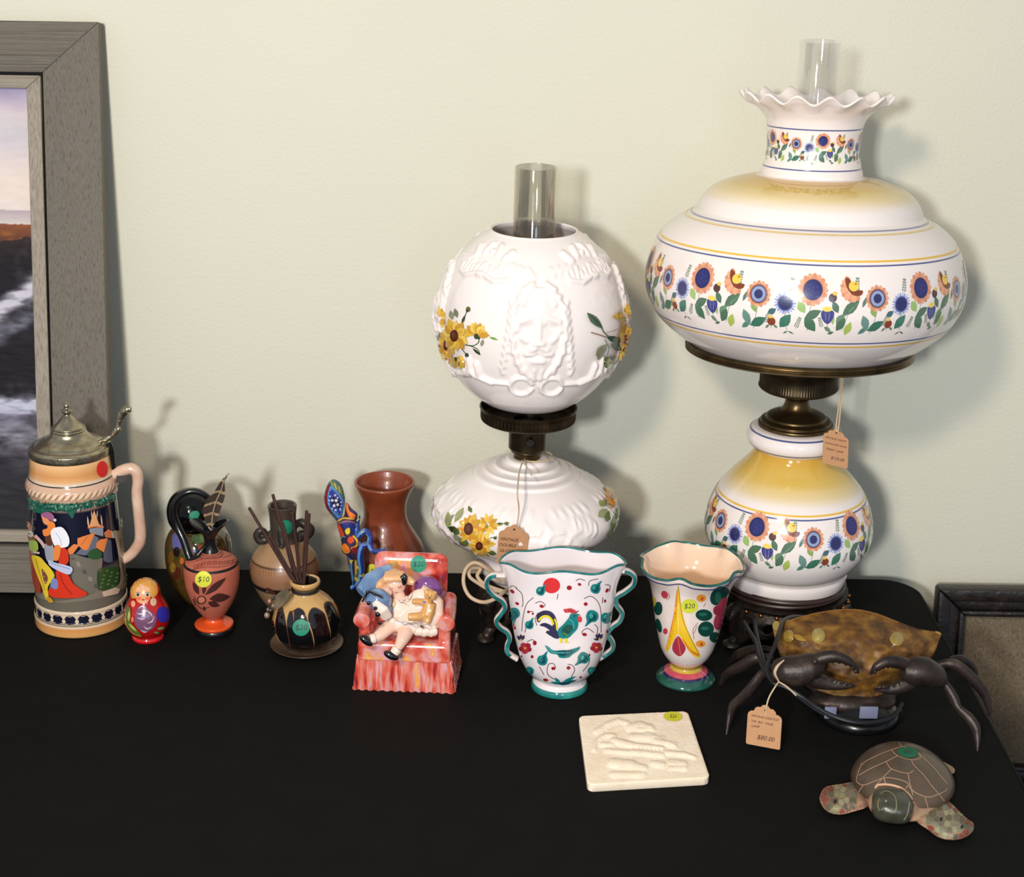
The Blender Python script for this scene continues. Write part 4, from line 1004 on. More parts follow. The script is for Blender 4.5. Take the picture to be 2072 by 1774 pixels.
P.fill([(330, 420), (375, 440), (350, 620), (285, 620), (272, 520)], (92, 54, 40)); P.fill([(290, 355), (360, 365), (375, 430), (330, 500), (262, 525), (245, 455), (295, 430)], (230, 130, 62)); P.fill([(232, 285), (290, 320), (320, 360), (290, 395), (255, 375), (240, 330)], (226, 144, 96)); P.fill([(228, 270), (300, 243), (362, 290), (352, 352), (305, 330), (245, 300)], (150, 92, 128)); P.ell(372, 338, 16, 18, (206, 200, 206))
P.fill([(340, 450), (400, 418), (460, 430), (520, 540), (505, 642), (380, 642), (332, 520)], (232, 230, 236)); P.line([(380, 480), (430, 560), (440, 630)], 10, (196, 196, 210)); P.fill([(370, 640), (432, 640), (412, 790), (365, 790)], (226, 130, 62)); P.fill([(312, 800), (370, 825), (552, 880), (530, 962), (430, 930), (320, 860)], (186, 192, 218)); P.line([(330, 830), (530, 900)], 10, (140, 148, 186))
P.done('village_relief', PM, SB, 'painted scene of a couple, red roofs and a green tree')
P = Paint(px_on(g), h=.0009); P.frame(40, 800, 7.969)
sticker(px_on(g), 206, 949, 11.2, 16.5, (206, 30, 30), None, SB, label='red round price sticker')
pew = mat('pewter', ramp=[(0.3, (136, 126, 104)), (0.6, (176, 166, 142)), (0.8, (204, 196, 174))], nscale=70, rough=0.30, metal=0.95, bump=0.0004, bscale=260)
lid = catmull(rings(cs, [(917, 79), (914, 81.5), (904, 82), (901, 81), (898, 75), (897, 69), (894.067, 66), (890.333, 60), (884.733, 47), (878.2, 39), (872.6, 36), (870.733, 34), (870.733, 34), (867.933, 35), (866.067, 33), (862.333, 33), (860.467, 29), (854.867, 22), (848.333, 16), (842.733, 11), (839, 7.5), (836.2, 7.5), (833.4, 10.5), (829.667, 10.5), (826.867, 7), (824.067, 5), (821.267, 6.5), (817.533, 5.5), (814.733, 2.5), (812.4, .8)]), 4)
build('lid', lathe(cs, lid, 96, close_top=True), pew, SB, label='pewter lid with pointed finial')
T4 = lambda x, y, d: atY(40 + x / 7.969, 800 + y / 7.969, cs[1] + d)
build('thumb_lift', tube(catmull([T4(1240, 760, 0), T4(1380, 710, 0), T4(1490, 650, 0), T4(1560, 550, 0), T4(1600, 430, 0), T4(1630, 320, 0), T4(1700, 240, 0), T4(1805, 215, 0)], 6), [.0022, .003, .0024, .0034, .0026, .003, .0046, .005, .0034, .001], 12, flat=.7).join(ellipsoid(T4(1590, 545, -.002), .0028, .0028, .0034, n=12, m=8)), pew, SB)
build('hinge', tube(catmull([T4(1430, 770, 0), T4(1480, 900, 0), T4(1500, 1100, 0), T4(1560, 1260, 0), T4(1640, 1330, 0)], 5), [.003, .0028, .0028, .0045, .004], 10).join(tube([T4(1640, 1330, -.006), T4(1640, 1330, .006)], .0055, 14)), mat('dark_pewter', (34, 31, 28), rough=.4, metal=.8), SB, label='dark metal lid hinge')
T5r = lambda x, y, d=0.0: atY(50 + x / 5.724, 990 + y / 5.724, cs[1] + d)
hp = [T4(1480, 1290, 0), T4(1640, 1215, 0), T4(1790, 1180, 0), T4(1880, 1240, 0), T4(1905, 1380, 0), T5r(1300, 60), T5r(1325, 300), T5r(1340, 560), T5r(1290, 680), T5r(1210, 770), T5r(1100, 830)]
build('handle', tube(catmull(hp, 6), lerp_list([.006, .0066, .0062, .006, .0062, .0064, .006, .0055], 61), 16, flat=1.0), mat('cream_stoneware', ramp=[(.3, (196, 156, 134)), (.6, (216, 184, 162)), (.8, (226, 198, 178))], nscale=50, rough=.25, coat=.5), SB)

# ------------------------------------------------------------------ nesting doll
cd_ = atZ(300, 1290); cd_ = (cd_.x, cd_.y)
ND = thing('nesting_doll', (cd_[0], cd_[1], 0), 'small red wooden nesting doll with blonde hair beside the stein', 'doll')
dp = catmull(rings(cd_, [(1290, 28), (1289, 31), (1285, 32), (1282, 31), (1281, 30), (1281, 30), (1276, 34), (1268, 40), (1257, 44.5), (1245, 46), (1234, 45), (1224, 41.5), (1214, 36), (1207, 32.5), (1200, 30.8), (1193, 30), (1186, 27.5), (1180, 23), (1175, 17), (1172, 10), (1170.5, 1)]), 4)
g = lathe(cd_, dp, 72, close_top=True); lacq = mat('red_lacquer', (176, 16, 18), rough=.12, coat=1.0)
build('body', g, lacq, ND)
P = Paint(px_on(g), h=.0003, step=3, dh=.000025); P.frame(240, 1150, 11.083)
P.fill([(560, 160), (720, 195), (820, 300), (880, 480), (840, 600), (760, 650), (700, 600), (560, 420), (400, 600), (380, 660), (300, 660), (272, 520), (290, 380), (380, 250), (450, 190)], (214, 152, 66))
P.fill([(440, 420), (540, 370), (670, 440), (710, 560), (700, 680), (640, 750), (560, 790), (470, 770), (400, 700), (375, 560), (395, 470)], (228, 164, 116))
for a in ((510, 372, 34, 22), (655, 450, 42, 24), (450, 455, 36, 26), (545, 430, 26, 34)): P.ell(*a, (214, 184, 160))
for k in range(5): P.line([(430 + k * 60, 230), (420 + k * 50, 320), (400 + k * 66, 390)], 7, (188, 120, 46))
P.ell(450, 672, 62, 36, (232, 122, 84)); P.ell(655, 672, 58, 36, (230, 116, 84))
for x in (438, 642): P.ell(x, 578, 50, 38, (206, 198, 180)); P.ell(x, 584, 32, 34, (44, 60, 48)); P.ell(x + 4, 586, 15, 20, (14, 14, 14)); P.line([(x - 48, 552), (x, 532), (x + 46, 552)], 9, (60, 40, 30))
P.ell(552, 696, 28, 17, (188, 40, 32)); P.line([(520, 690), (552, 700), (584, 690)], 5, (130, 20, 20))
P.ell(340, 790, 48, 76, (228, 150, 112)); P.ell(772, 745, 68, 96, (212, 172, 138)); P.line([(772, 680), (772, 820)], 6, (180, 130, 96))
P.fill([(540, 820), (620, 860), (700, 950), (830, 1080), (830, 1220), (770, 1330), (660, 1400), (560, 1420), (440, 1340), (370, 1220), (380, 1060), (430, 900)], (116, 78, 104))
for q in (((450, 900), (520, 850), (590, 870)), ((420, 1000), (500, 1020), (560, 1010)), ((420, 1100), (520, 1130), (600, 1120)), ((640, 1220), (740, 1180), (790, 1080)), ((560, 1280), (640, 1340), (750, 1290)), ((500, 1370), (580, 1410), (640, 1400)), ((600, 920), (700, 1000), (760, 1090))): P.line(list(q), [6, 34, 6], (200, 178, 200))
P.ell(575, 960, 46, 38, (214, 176, 186)); P.ell(560, 1080, 52, 26, (150, 140, 190))
P.fill([(220, 830), (180, 950), (168, 1100), (230, 1300), (350, 1440), (530, 1510), (440, 1380), (300, 1220), (262, 1050), (290, 930)], (96, 104, 44)); P.leaf(240, 1180, 262, 940, 60, (168, 186, 92)); P.leaf(240, 1220, 420, 1400, 56, (176, 180, 84)); P.line([(175, 1000), (200, 1260), (340, 1440), (500, 1500)], 12, (190, 178, 96))
P.ell(325, 1140, 34, 60, (206, 110, 90)); P.ell(930, 1330, 74, 30, (104, 150, 96), -12); P.ell(840, 1420, 58, 24, (96, 140, 84), 10); P.ell(880, 1250, 60, 46, (160, 20, 24))
P.done('painted_face_and_flowers', PM, ND, 'painted face, blonde hair and lilac rose')
build('base_ring', lathe(cd_, catmull(rings(cd_, [(1290, 29), (1289, 31.5), (1285, 32.4), (1282.5, 31.4)]), 3), 64), mat('bright_red_lacquer', (206, 22, 26), rough=.12, coat=1), ND)
sticker(px_on(g), 329.3, 1243, 13.2, 16, (34, 36, 150), None, ND, label='dark blue round price sticker')

# ------------------------------------------------------------------ painted vase with the black dome top (behind)
cb = atZ(407, 1212); cb = (cb.x, cb.y)
PV = thing('painted_vase', (cb[0], cb[1], 0), 'dark painted vase with a black domed top behind the small terracotta jug', 'vase')
bp = catmull(rings(cb, [(1212, 30), (1208, 36), (1196, 46), (1178, 57), (1155, 64), (1125, 67.5), (1098, 66), (1080, 60), (1070, 52), (1066, 46), (1064, 42)]), 5)
g = lathe(cb, bp, 96); build('body', g, mat('brown_painted_glaze', ramp=[(.3, (52, 44, 20)), (.5, (92, 64, 26)), (.7, (58, 62, 30))], nscale=28, rough=.12, coat=1), PV)
P = Paint(px_on(g), h=.0003, step=4); P.frame(330, 945, 8.87)
P.fill([(180, 1200), (260, 1190), (340, 1300), (330, 1440), (250, 1500), (180, 1440), (165, 1320)], (94, 92, 150)); P.ell(245, 1520, 60, 90, (28, 18, 16)); P.ell(620, 1290, 105, 95, (82, 112, 58)); P.ell(680, 1440, 60, 50, (176, 84, 36)); P.ell(600, 1520, 70, 50, (92, 90, 140)); P.ell(340, 1680, 40, 60, (190, 96, 40)); P.ell(430, 1590, 60, 80, (70, 84, 40)); P.line([(360, 1090), (480, 1100), (560, 1090)], 30, (130, 74, 44)); P.ell(480, 1180, 60, 50, (126, 96, 50)); P.ell(150, 1620, 50, 120, (110, 76, 26)); P.ell(250, 1900, 70, 110, (80, 34, 20)); P.ell(180, 1800, 50, 90, (140, 108, 40))
P.ell(1180, 1260, 50, 130, (84, 64, 34)); P.done('painted_flowers', PM, PV)
blk = mat('black_gloss', (9, 9, 10), rough=.16, coat=.15, spec=.35)
tp = catmull(rings(cb, [(1068, 44), (1062, 50), (1052, 56), (1040, 58.5), (1026, 58), (1012, 52), (1002, 43), (995, 31), (991.5, 16), (990.5, 1)]), 5)
cbt = (cb[0] - .0060, cb[1]); tp = [(r * .84, z) for r, z in tp]; g2 = lathe(cbt, tp, 72, close_top=True); build('domed_top', g2, blk, PV)
sticker(px_on(g2), 392.5, 1042.5, 11.5, 8.5, (22, 128, 98), None, PV, rot=-32, label='green round price sticker')

# ------------------------------------------------------------------ terracotta jug with black neck and feather
cj = atZ(434, 1277); cj = (cj.x, cj.y); kj = depth((cj[0], cj[1], .05)) / F
GJ = thing('terracotta_jug', (cj[0], cj[1], 0), 'small terracotta jug with a black neck, meander shoulder and orange foot', 'jug')
tcm = mat('terracotta_bisque', (176, 96, 76), rough=.55, noise_amt=.06, nscale=120, spec=.3); sblk = mat('satin_black', (14, 14, 16), rough=.28, coat=.3)
jb = catmull(rings(cj, [(1250, 16), (1246, 18), (1238, 26), (1226, 35), (1212, 43), (1196, 49.5), (1180, 53.5), (1163, 55.5), (1148, 56), (1139, 54.5), (1135, 52), (1131, 47), (1126, 38), (1122.5, 29), (1121.5, 25), (1121.5, 25), (1120, 24), (1118.5, 21), (1118.5, 21), (1117, 20), (1115.5, 17), (1114, 15)]), 4)
g = lathe(cj, jb, 96); build('body', g, tcm, GJ)
bands('painted_rings', cj, jb, [(1137.5, 4.5, (22, 18, 18)), (1120.5, 1.2, (90, 44, 36)), (1117.5, 1.2, (90, 44, 36))], PMM, GJ)
P = Paint(px_on(g), h=.0003, step=3, dh=.00003); P.frame(330, 930, 4.126)
DB, LT = (66, 32, 28), (196, 116, 92)
for a in ((350, 1130, 528, 982, 56), (385, 1160, 562, 1140, 76), (372, 1190, 474, 1218, 52), (338, 1125, 348, 1030, 34), (300, 1125, 250, 1015, 44), (340, 1220, 350, 1262, 26)): P.leaf(*a, DB)
P.ell(322, 1168, 38, 36, DB); P.ell(322, 1168, 28, 26, LT); P.line([(262, 1140), (280, 1180), (300, 1210)], 5, DB); P.line([(290, 1215), (330, 1240), (390, 1225)], 5, DB); P.line([(255, 1160), (275, 1210)], 10, DB)
P.frame(330, 945, 8.87)
rowm = [(560, 1735), (680, 1690), (860, 1668), (1040, 1670), (1190, 1650), (1300, 1610)]
for k in range(9):
    t = k / 9 * 5; i = int(t); f_ = t - i; x = rowm[i][0] * (1 - f_) + rowm[i + 1][0] * f_; y = rowm[i][1] * (1 - f_) + rowm[i + 1][1] * f_ + 55
    for q in (((0, 40), (0, -20), (60, -26), (60, 22), (26, 24), (26, 2)),): P.line([(x + a, y + b) for a, b in q], 9, (92, 40, 34), False)
P.line([(600, 1690), (760, 1640), (900, 1630), (1100, 1620), (1260, 1560)], 7, (92, 40, 34)); P.line([(540, 1840), (760, 1800), (960, 1800), (1180, 1770), (1330, 1690)], 7, (92, 40, 34))
P.done('painted_meander', PMM, GJ, 'brown painted flower and meander pattern')
nk = catmull(rings(cj, [(1115, 17), (1110, 14), (1102, 12), (1094, 11.5), (1087, 12), (1080, 15), (1073, 20), (1066, 27), (1060, 33.5), (1055, 38.5), (1053, 40)]), 4)
z0n, z1n = zat(cj[0], cj[1], 1088), nk[-1][1]
def tref(r, z, t, i):
    w = max(0, min(1, (z - z0n) / (z1n - z0n))); s = abs(sin(t)) ** 1.3
    return r * (1 - w * (1 - (.42 + .58 * s))), z - w * (1 - s) * .0105
full = nk + [(nk[-1][0] - .0008, nk[-1][1] + .0004)] + [(max(r - .0022, .003), z + .0004) for r, z in reversed(nk[6:])]
build('neck_and_spout', lathe(cj, full, 96, tref, close_bottom=False), sblk, GJ, label='black neck with pinched spout')
J = lambda x, y, d=0.0: atY(330 + x / 8.87, 945 + y / 8.87, cj[1] + d)
hp = [J(500, 1690, -.004), J(440, 1520, 0), (J(360, 1280, .004)), J(255, 1060, .008), J(185, 880, .008), J(190, 690, .008), J(280, 540, .008), J(430, 450, .008), J(620, 440, .01), J(820, 560, .012), J(900, 800, .012), J(910, 1040, .006)]
build('handle', tube(catmull(hp, 6), lerp_list([.004, .0042, .0045, .0042, .0036, .0034, .0034, .0034], 67), 14), sblk, GJ, label='tall looped black handle')
build('handle_brace', tube(catmull([J(500, 1680, -.006), J(600, 1600, -.008), J(700, 1480, -.006), J(780, 1380, 0)], 6), [.0032, .0024, .003], 12), sblk, GJ)
ft = catmull(rings(cj, [(1264, 38), (1261, 39), (1259, 38), (1257, 30), (1254, 20), (1250, 16.5), (1249, 17)]), 4)
build('foot_disc', lathe(cj, ft, 72), mat('orange_slip', (226, 82, 30), rough=.3, coat=.4), GJ, label='bright orange foot')
build('foot_base', lathe(cj, catmull(rings(cj, [(1277, 37), (1276, 39), (1270, 40), (1265, 38.5), (1264, 37)]), 3), 72), sblk, GJ)
sticker(px_on(g), 411.8, 1171.6, 16.4, 16, (214, 214, 62), '$10', GJ, label='yellow round price sticker')
fe = thing('feather', (J(870, 1130).x, cj[1], .03), 'brown banded feather standing in the spout of the terracotta jug', 'feather')
fo = [(1150, 150), (1060, 220), (960, 370), (900, 470), (790, 560), (760, 640), (700, 780), (740, 900), (760, 1000), (800, 1060), (870, 1100), (900, 1040), (985, 920), (1010, 820), (1060, 680), (1105, 540), (1112, 400), (1106, 260), (1140, 190)]
fv, ff = fill2d(catmull(fo, 3, True), 16)
def fy(x, y): return J(x, y, -.004 - .004 * abs((x - 960 + (y - 600) * .25) / 150))
g = Geo().add([fy(*q) for q in fv], ff); C = []
for f_ in ff:
    x = sum(fv[i][0] for i in f_) / 3; y = sum(fv[i][1] for i in f_) / 3
    q = (y + abs(x - 950 + (y - 600) * .25) * -.35 + 12 * noise.noise(Vector((x * .03, y * .03, 0)))) % 195
    C.append((150, 126, 94) if 20 < q < 62 else (52, 38, 30))
g.c = C; o = build('vane', g, mat('feather_vane', vcol=True, rough=.8, bump=.0003, bscale=500, stretch=(3, 1, 1)), fe, smooth=False)
build('quill', tube(catmull([J(1190, 110, -.006), J(1110, 190, -.006), J(1040, 420, -.006), J(950, 620, -.006), J(890, 850, -.006), J(872, 1130, -.003), J(900, 1330, 0)], 5), [.0006, .0008, .0009, .001], 6), mat('quill', (150, 130, 106), rough=.5), fe)

# ------------------------------------------------------------------ dark necked jug (behind the diffuser)
ck = atZ(578, 1226); ck = (ck.x, ck.y)
DK = thing('carved_jug', (ck[0], ck[1], 0), 'round tan jug with a dark grey neck and small scroll handles behind the reed diffuser', 'jug')
kp_ = catmull(rings(ck, [(1226, 32), (1222, 36), (1212, 44), (1198, 53), (1182, 61), (1168, 66.5), (1156, 69.5), (1148, 70.5), (1148, 70.5), (1138, 69), (1126, 65), (1114, 57), (1104, 47), (1096, 38), (1090, 31), (1085, 27), (1085, 27), (1070, 26), (1050, 26.5), (1035, 27.8), (1026, 29), (1022, 29.5)]), 4)
full = kp_ + [(kp_[-1][0] - .001, kp_[-1][1] + .001)] + [(max(r - .003, .004), z) for r, z in reversed(kp_[-28:])]
g = lathe(ck, full, 96)
Zk = lambda py: zat(ck[0], ck[1], py); zk = [Zk(1176), Zk(1167), Zk(1126.5), Zk(1124.5), Zk(1092)]
def tk(v):
    z = v[2]; n = noise.noise(Vector((v[0] * 60, v[1] * 60, z * 60))) * .3
    if z > zk[4]: return mix3((58, 50, 44), (72, 62, 54), .5 + n)
    if z > zk[3]: return mix3((168, 134, 100), (144, 110, 80), .4 + n)
    if z > zk[2]: return (60, 40, 30)
    if z > zk[1]: return mix3((154, 114, 84), (132, 94, 68), .4 + n)
    if z > zk[0]: return (26, 22, 24)
    return mix3((150, 122, 90), (120, 96, 70), .4 + n)
build('body', tint(g, tk), mat('jug_slip', vcol=True, rough=.35, coat=.3), DK)
P = Paint(px_on(g), h=.0003, step=4); P.frame(500, 990, 8.45)
for k in range(6): x = 225 + k * 48; P.line([(x, 1355 + k * 6), (x + 4, 1440 + k * 7)], 7, (120, 78, 50), False); P.line([(x + 6, 1380 + k * 6), (x + 40, 1386 + k * 6)], 6, (196, 150, 108), False); P.line([(x + 6, 1425 + k * 6), (x + 40, 1431 + k * 6)], 6, (196, 150, 108), False)
P.fill([(330, 1680), (420, 1700), (500, 1790), (380, 1770)], (70, 34, 26)); P.done('incised_marks', PMM, DK)
K_ = lambda x, y, d=0.0: atY(500 + x / 8.45, 990 + y / 8.45, ck[1] + d)
dkc = mat('dark_clay', (46, 40, 36), rough=.4)
build('handle', tube(catmull([K_(440, 720, 0), K_(340, 760, -.004), K_(230, 700, -.006), (K_(170, 790, -.006)), K_(230, 880, -.006), K_(320, 860, -.006), K_(400, 980, -.004), K_(430, 1090, -.012)], 5), [.003, .0042, .0046, .0046, .004, .0036], 12), dkc, DK)
build('handle', tube(catmull([K_(820, 620, 0), K_(900, 560, -.004), K_(1000, 610, -.006), K_(1075, 690, -.006), K_(1020, 780, -.006), K_(930, 760, -.006), K_(900, 880, -.006)], 5), [.004, .0052, .0056, .0056, .0046, .0036], 12), dkc, DK)
build('front_strap', tube(catmull([K_(560, 730, -.0155), K_(580, 850, -.02), K_(590, 940, -.022), K_(560, 1010, -.024)], 5), [.005, .0065, .005, .002], 12, flat=.6), dkc, DK)
sticker(px_on(g), 578.6, 1066, 13.2, 14.6, (22, 128, 98), None, DK, label='green round price sticker')

# ------------------------------------------------------------------ saucer, drip glazed vase and reeds
cv = atZ(621, 1308); cv = (cv.x, cv.y); kv = depth((cv[0], cv[1], .03)) / F
sa = lathe(cv, catmull(rings(cv, [(1308, 38), (1307.5, 44), (1305, 58), (1300, 71), (1298.5, 73.5), (1297.5, 73.2), (1298.5, 71), (1303, 56), (1305.5, 44), (1305.6, 20), (1305.6, .5)]), 4), 96, close_top=True)
put(build('saucer', sa, mat('brown_saucer', ramp=[(.3, (78, 62, 50)), (.7, (108, 88, 72))], nscale=40, rough=.3, coat=.3), org=Vector((cv[0], cv[1], 0))), 'brown pottery saucer under the black and tan reed vase', 'saucer')
DV = thing('drip_glaze_vase', (cv[0], cv[1], zat(cv[0], cv[1], 1305)), 'round tan vase with black drip panels standing on the saucer', 'vase')
vp = catmull(rings(cv, [(1304.5, 30), (1302, 38), (1294, 51), (1280, 63), (1264, 68.3), (1247, 68), (1232, 63.5), (1218, 55), (1207, 43), (1200, 32), (1196, 27), (1196, 27), (1190, 25.5), (1186, 25.5), (1183, 28.5), (1179, 31), (1175, 31), (1172.5, 29), (1173, 26), (1178, 22), (1190, 21), (1215, 22)]), 4)
g = lathe(cv, vp, 128); zv0 = zat(cv[0], cv[1], 1288); zv1 = zat(cv[0], cv[1], 1184); zv2 = zat(cv[0], cv[1], 1196)
def tv(v):
    r = hypot(v[0] - cv[0], v[1] - cv[1])
    if v[2] < zv0: return (14, 12, 13)
    if r < 24 * kv: return (40, 30, 24)
    if zv2 < v[2] < zv1 and r < 28 * kv: return (96, 80, 62)
    n = noise.noise(Vector((v[0] * 50, v[1] * 50, v[2] * 50))) * .4
    return mix3((206, 166, 104), (186, 146, 88), .5 + n)
build('body', tint(g, tv), mat('drip_glaze', vcol=True, rough=.15, coat=.8), DV)
P = Paint(px_on(g), h=.0003, step=4, dh=.00006); P.frame(530, 1160, 9.337)
BK, RM = (13, 12, 14), (88, 54, 40)
for q in ([(318, 690), (385, 640), (410, 720), (440, 850), (480, 1100), (540, 1350), (560, 1420), (400, 1330), (300, 1180), (262, 1000), (275, 850)],
          [(488, 880), (530, 740), (590, 720), (640, 690), (700, 668), (780, 715), (830, 830), (880, 1000), (945, 1200), (965, 1480), (700, 1500), (560, 1420), (510, 1200), (484, 1000)],
          [(880, 800), (930, 690), (1000, 662), (1100, 705), (1180, 790), (1225, 950), (1275, 1150), (1290, 1420), (1000, 1480), (995, 1300), (950, 1080), (890, 930)],
          [(1172, 640), (1200, 560), (1290, 555), (1350, 640), (1425, 790), (1480, 950), (1480, 1080), (1400, 1230), (1310, 1330), (1290, 1080), (1230, 820)],
          [(205, 930), (225, 900), (250, 1000), (290, 1200), (330, 1290), (260, 1210), (215, 1080)]):
    cx_ = sum(a for a, b in q) / len(q); cy_ = sum(b for a, b in q) / len(q)
    P.fill([(cx_ + (a - cx_) * 1.06, cy_ + (b - cy_) * 1.035 - 6) for a, b in q], RM); P.fill(q, BK)
P.line([(596, 725), (604, 800), (606, 900)], [34, 20, 6], (150, 96, 68)); P.done('drip_panels', mat('black_drip', vcol=True, rough=.1, coat=1), DV, 'glossy black drip panels')
for k in range(9):      # the same panels on the far side
    pass
build('neck_cord', lathe(cv, [(r_, z_) for r_, z_ in ((26.5 * kv, zat(cv[0], cv[1], 1193)), (28.5 * kv, zat(cv[0], cv[1], 1192)), (28.5 * kv, zat(cv[0], cv[1], 1190)), (26.5 * kv, zat(cv[0], cv[1], 1188)))], 64, close_bottom=False), mat('black_cord', (16, 14, 14), rough=.7), DV)
V_ = lambda x, y, d=0.0: atY(530 + x / 9.337, 1160 + y / 9.337, cv[1] + d)
lv, lf = fill2d(catmull([(470, 270), (520, 340), (520, 430), (440, 560), (340, 650), (270, 665), (240, 600), (290, 480), (260, 430), (350, 340)], 3, True), 14)
pl = build('leaf_pendant', Geo().add([V_(x, y, -.026 - .000022 * (x - 240)) for x, y in lv], lf), mat('grey_leaf', ramp=[(.3, (70, 60, 46)), (.6, (112, 98, 78)), (.8, (136, 118, 94))], nscale=90, rough=.6), DV, label='grey leaf shaped pendant'); md = pl.modifiers.new('s', 'SOLIDIFY'); md.thickness = .0016
for (x, y, r, c_, nm) in ((145, 525, 40, (170, 120, 104), 'pink'), (215, 465, 36, (54, 48, 44), 'grey'), (212, 610, 34, (140, 116, 100), 'tan'), (115, 682, 34, (96, 86, 78), 'grey2'), (165, 700, 30, (44, 34, 30), 'dark'), (95, 790, 54, (142, 116, 96), 'tan2'), (100, 350, 26, (30, 26, 26), 'dark2')):
    build('bead', ellipsoid(V_(x, y, -.026), r * kv / 9.337, r * kv / 9.337, r * kv / 9.337 * 1.15, n=14, m=8), mat('bead_' + nm, c_, rough=.3, coat=.5), DV)
build('bead_string', tube(catmull([V_(520, 300, -.018), V_(400, 330, -.026), V_(230, 450, -.027), V_(150, 600, -.026), V_(110, 700, -.026), V_(95, 790, -.026)], 5), .0006, 6), MATS['black_cord'], DV)
sticker(px_on(g), 609.3, 1269.3, 17, 16.6, (22, 132, 104), '$20', DV, label='green round price sticker')
reedm = mat('dark_reed', ramp=[(.3, (44, 24, 20)), (.7, (72, 42, 34))], nscale=60, rough=.6, stretch=(6, 6, .5))
zin = zat(cv[0], cv[1], 1290)
for i, (tx, ty, dep, dx, lab) in enumerate(((504, 1027, .000, -9, 'dark diffuser reed leaning farthest left'), (552, 1000, .012, -5, 'dark diffuser reed whose tip rises above the dark jug neck'), (545, 1081, -.004, -6, 'short dark diffuser reed lying under the far left reed'),
        (593, 1021, .010, 2, 'dark diffuser reed crossing the rim of the dark jug'), (591, 1037, -.004, 5, 'dark diffuser reed standing just in front of the jug neck'), (571, 1056, .004, -1, 'thin diffuser reed crossing the green sticker'), (620.5, 1033, .004, 8, 'upright diffuser reed at the right, taller of the pair'), (625.5, 1039, -.004, 10, 'upright diffuser reed at the far right'))):
    tip = atY(tx, ty, cv[1] + dep); m_ = atY(605 + dx, 1180, cv[1] + dep * .3); d_ = (m_ - tip); b_ = tip + d_ * 1.35
    g = tube([tip, tip + (b_ - tip) * .5, b_], .00175, 8)
    put(build('diffuser_reed', g, reedm, org=b_), lab, 'reed', 'reeds in the drip glaze vase')

# ------------------------------------------------------------------ terracotta vase
ct = atZ(781, 1184); ct = (ct.x, ct.y)
TV = thing('terracotta_vase', (ct[0], ct[1], 0), 'plain brown terracotta vase with a flared mouth behind the armchair figurine', 'vase')
tpz = catmull(rings(ct, [(1184, 50), (1181, 54), (1168, 63), (1150, 71.5), (1132, 77), (1117, 78.5), (1102, 74.5), (1083, 63), (1062, 50), (1046, 44), (1030, 43), (1014, 45), (1001, 49.5), (989, 55.5), (980, 60), (976.5, 61.5), (974, 61), (973, 58.5), (975, 56), (982, 53), (995, 45), (1015, 38.5), (1045, 38), (1075, 50), (1110, 68), (1150, 66), (1172, 50), (1176, 1)]), 5)
g = lathe(ct, tpz, 112); build('body', g, mat('satin_terracotta', ramp=[(.3, (112, 50, 28)), (.6, (134, 64, 38)), (.8, (146, 74, 46))], nscale=26, rough=.32, coat=.35, bump=.0002, bscale=300), TV)
sticker(px_on(g), 753, 1154, 11, 13.5, (204, 204, 62), '$', TV, label='yellow round price sticker')

# ------------------------------------------------------------------ beaded figurine
G_ = lambda x, y, Y: atY(650 + x / 7.1, 950 + y / 7.1, Y)
y0g = ct[1] - .052
BF = thing('beaded_lizard', (G_(440, 1700, y0g).x, y0g, 0), 'beaded lizard figurine in blue, orange and yellow leaning on the terracotta vase', 'figurine')
bead = mat('glass_bead_skin', vcol=True, rough=.3, coat=.4, bump=.0009, bscale=900)
def slab(out, Y, th, step=12, name='x', col=(40, 50, 110), parent=BF):
    P_ = catmull(out, 4, True); v2, f2 = fill2d(P_, step); arr = np.array(P_); V = []
    mx = max(min(hypot(x - a, y - b) for a, b in P_[::2]) for x, y in v2[len(v2) // 2:])
    for (x, y) in v2:
        d = float(np.sqrt(np.min((arr[:, 0] - x) ** 2 + (arr[:, 1] - y) ** 2))) / mx; V.append((x, y, sqrt(max(0, 1 - (1 - min(d, 1)) ** 2)) * th))
    n = len(V); vv = [G_(x, y, Y - h) for x, y, h in V] + [G_(x, y, Y + h * .6 + .0003) for x, y, h in V]
    g = Geo().add(vv, f2 + [tuple(i + n for i in reversed(f)) for f in f2]); g.c = [col] * len(g.f); return g
hd = slab([(170, 140), (245, 165), (300, 240), (340, 400), (330, 530), (290, 690), (240, 745), (190, 700), (80, 560), (42, 420), (60, 300), (105, 190)], y0g - .012, .009, col=(60, 90, 120))
bd = slab([(240, 700), (330, 660), (340, 490), (380, 480), (430, 550), (510, 620), (520, 680), (500, 900), (560, 960), (590, 1040), (560, 1130), (520, 1280), (440, 1300), (360, 1230), (300, 1170), (290, 1060), (270, 940), (230, 800)], y0g - .016, .011, col=(60, 40, 70))
build('head', hd, bead, BF, sharp=0); build('torso', bd, bead, BF, sharp=0)
P = Paint(px_on(hd, bd), h=.0004, step=2.5, dh=.00001); P.frame(650, 950, 7.1)
P.fill([(60, 300), (105, 215), (120, 240), (90, 400), (100, 520), (160, 640), (80, 560), (45, 420)], (132, 32, 44)); P.fill([(105, 195), (170, 142), (245, 170), (300, 245), (330, 380), (320, 450), (240, 320), (130, 225)], (70, 100, 96))
for k in range(6): P.line([(130 + k * 30, 150 + k * 22), (170 + k * 24, 240 + k * 24)], 13, (206, 190, 50) if k % 2 == 0 else (120, 130, 40), False)
P.fill([(140, 235), (225, 310), (300, 420), (325, 520), (300, 620), (265, 705), (200, 640), (120, 550), (92, 440), (105, 320)], (86, 140, 200)); P.fill([(150, 265), (215, 330), (285, 430), (305, 520), (285, 600), (262, 670), (210, 620), (140, 540), (112, 440), (122, 330)], (34, 50, 140))
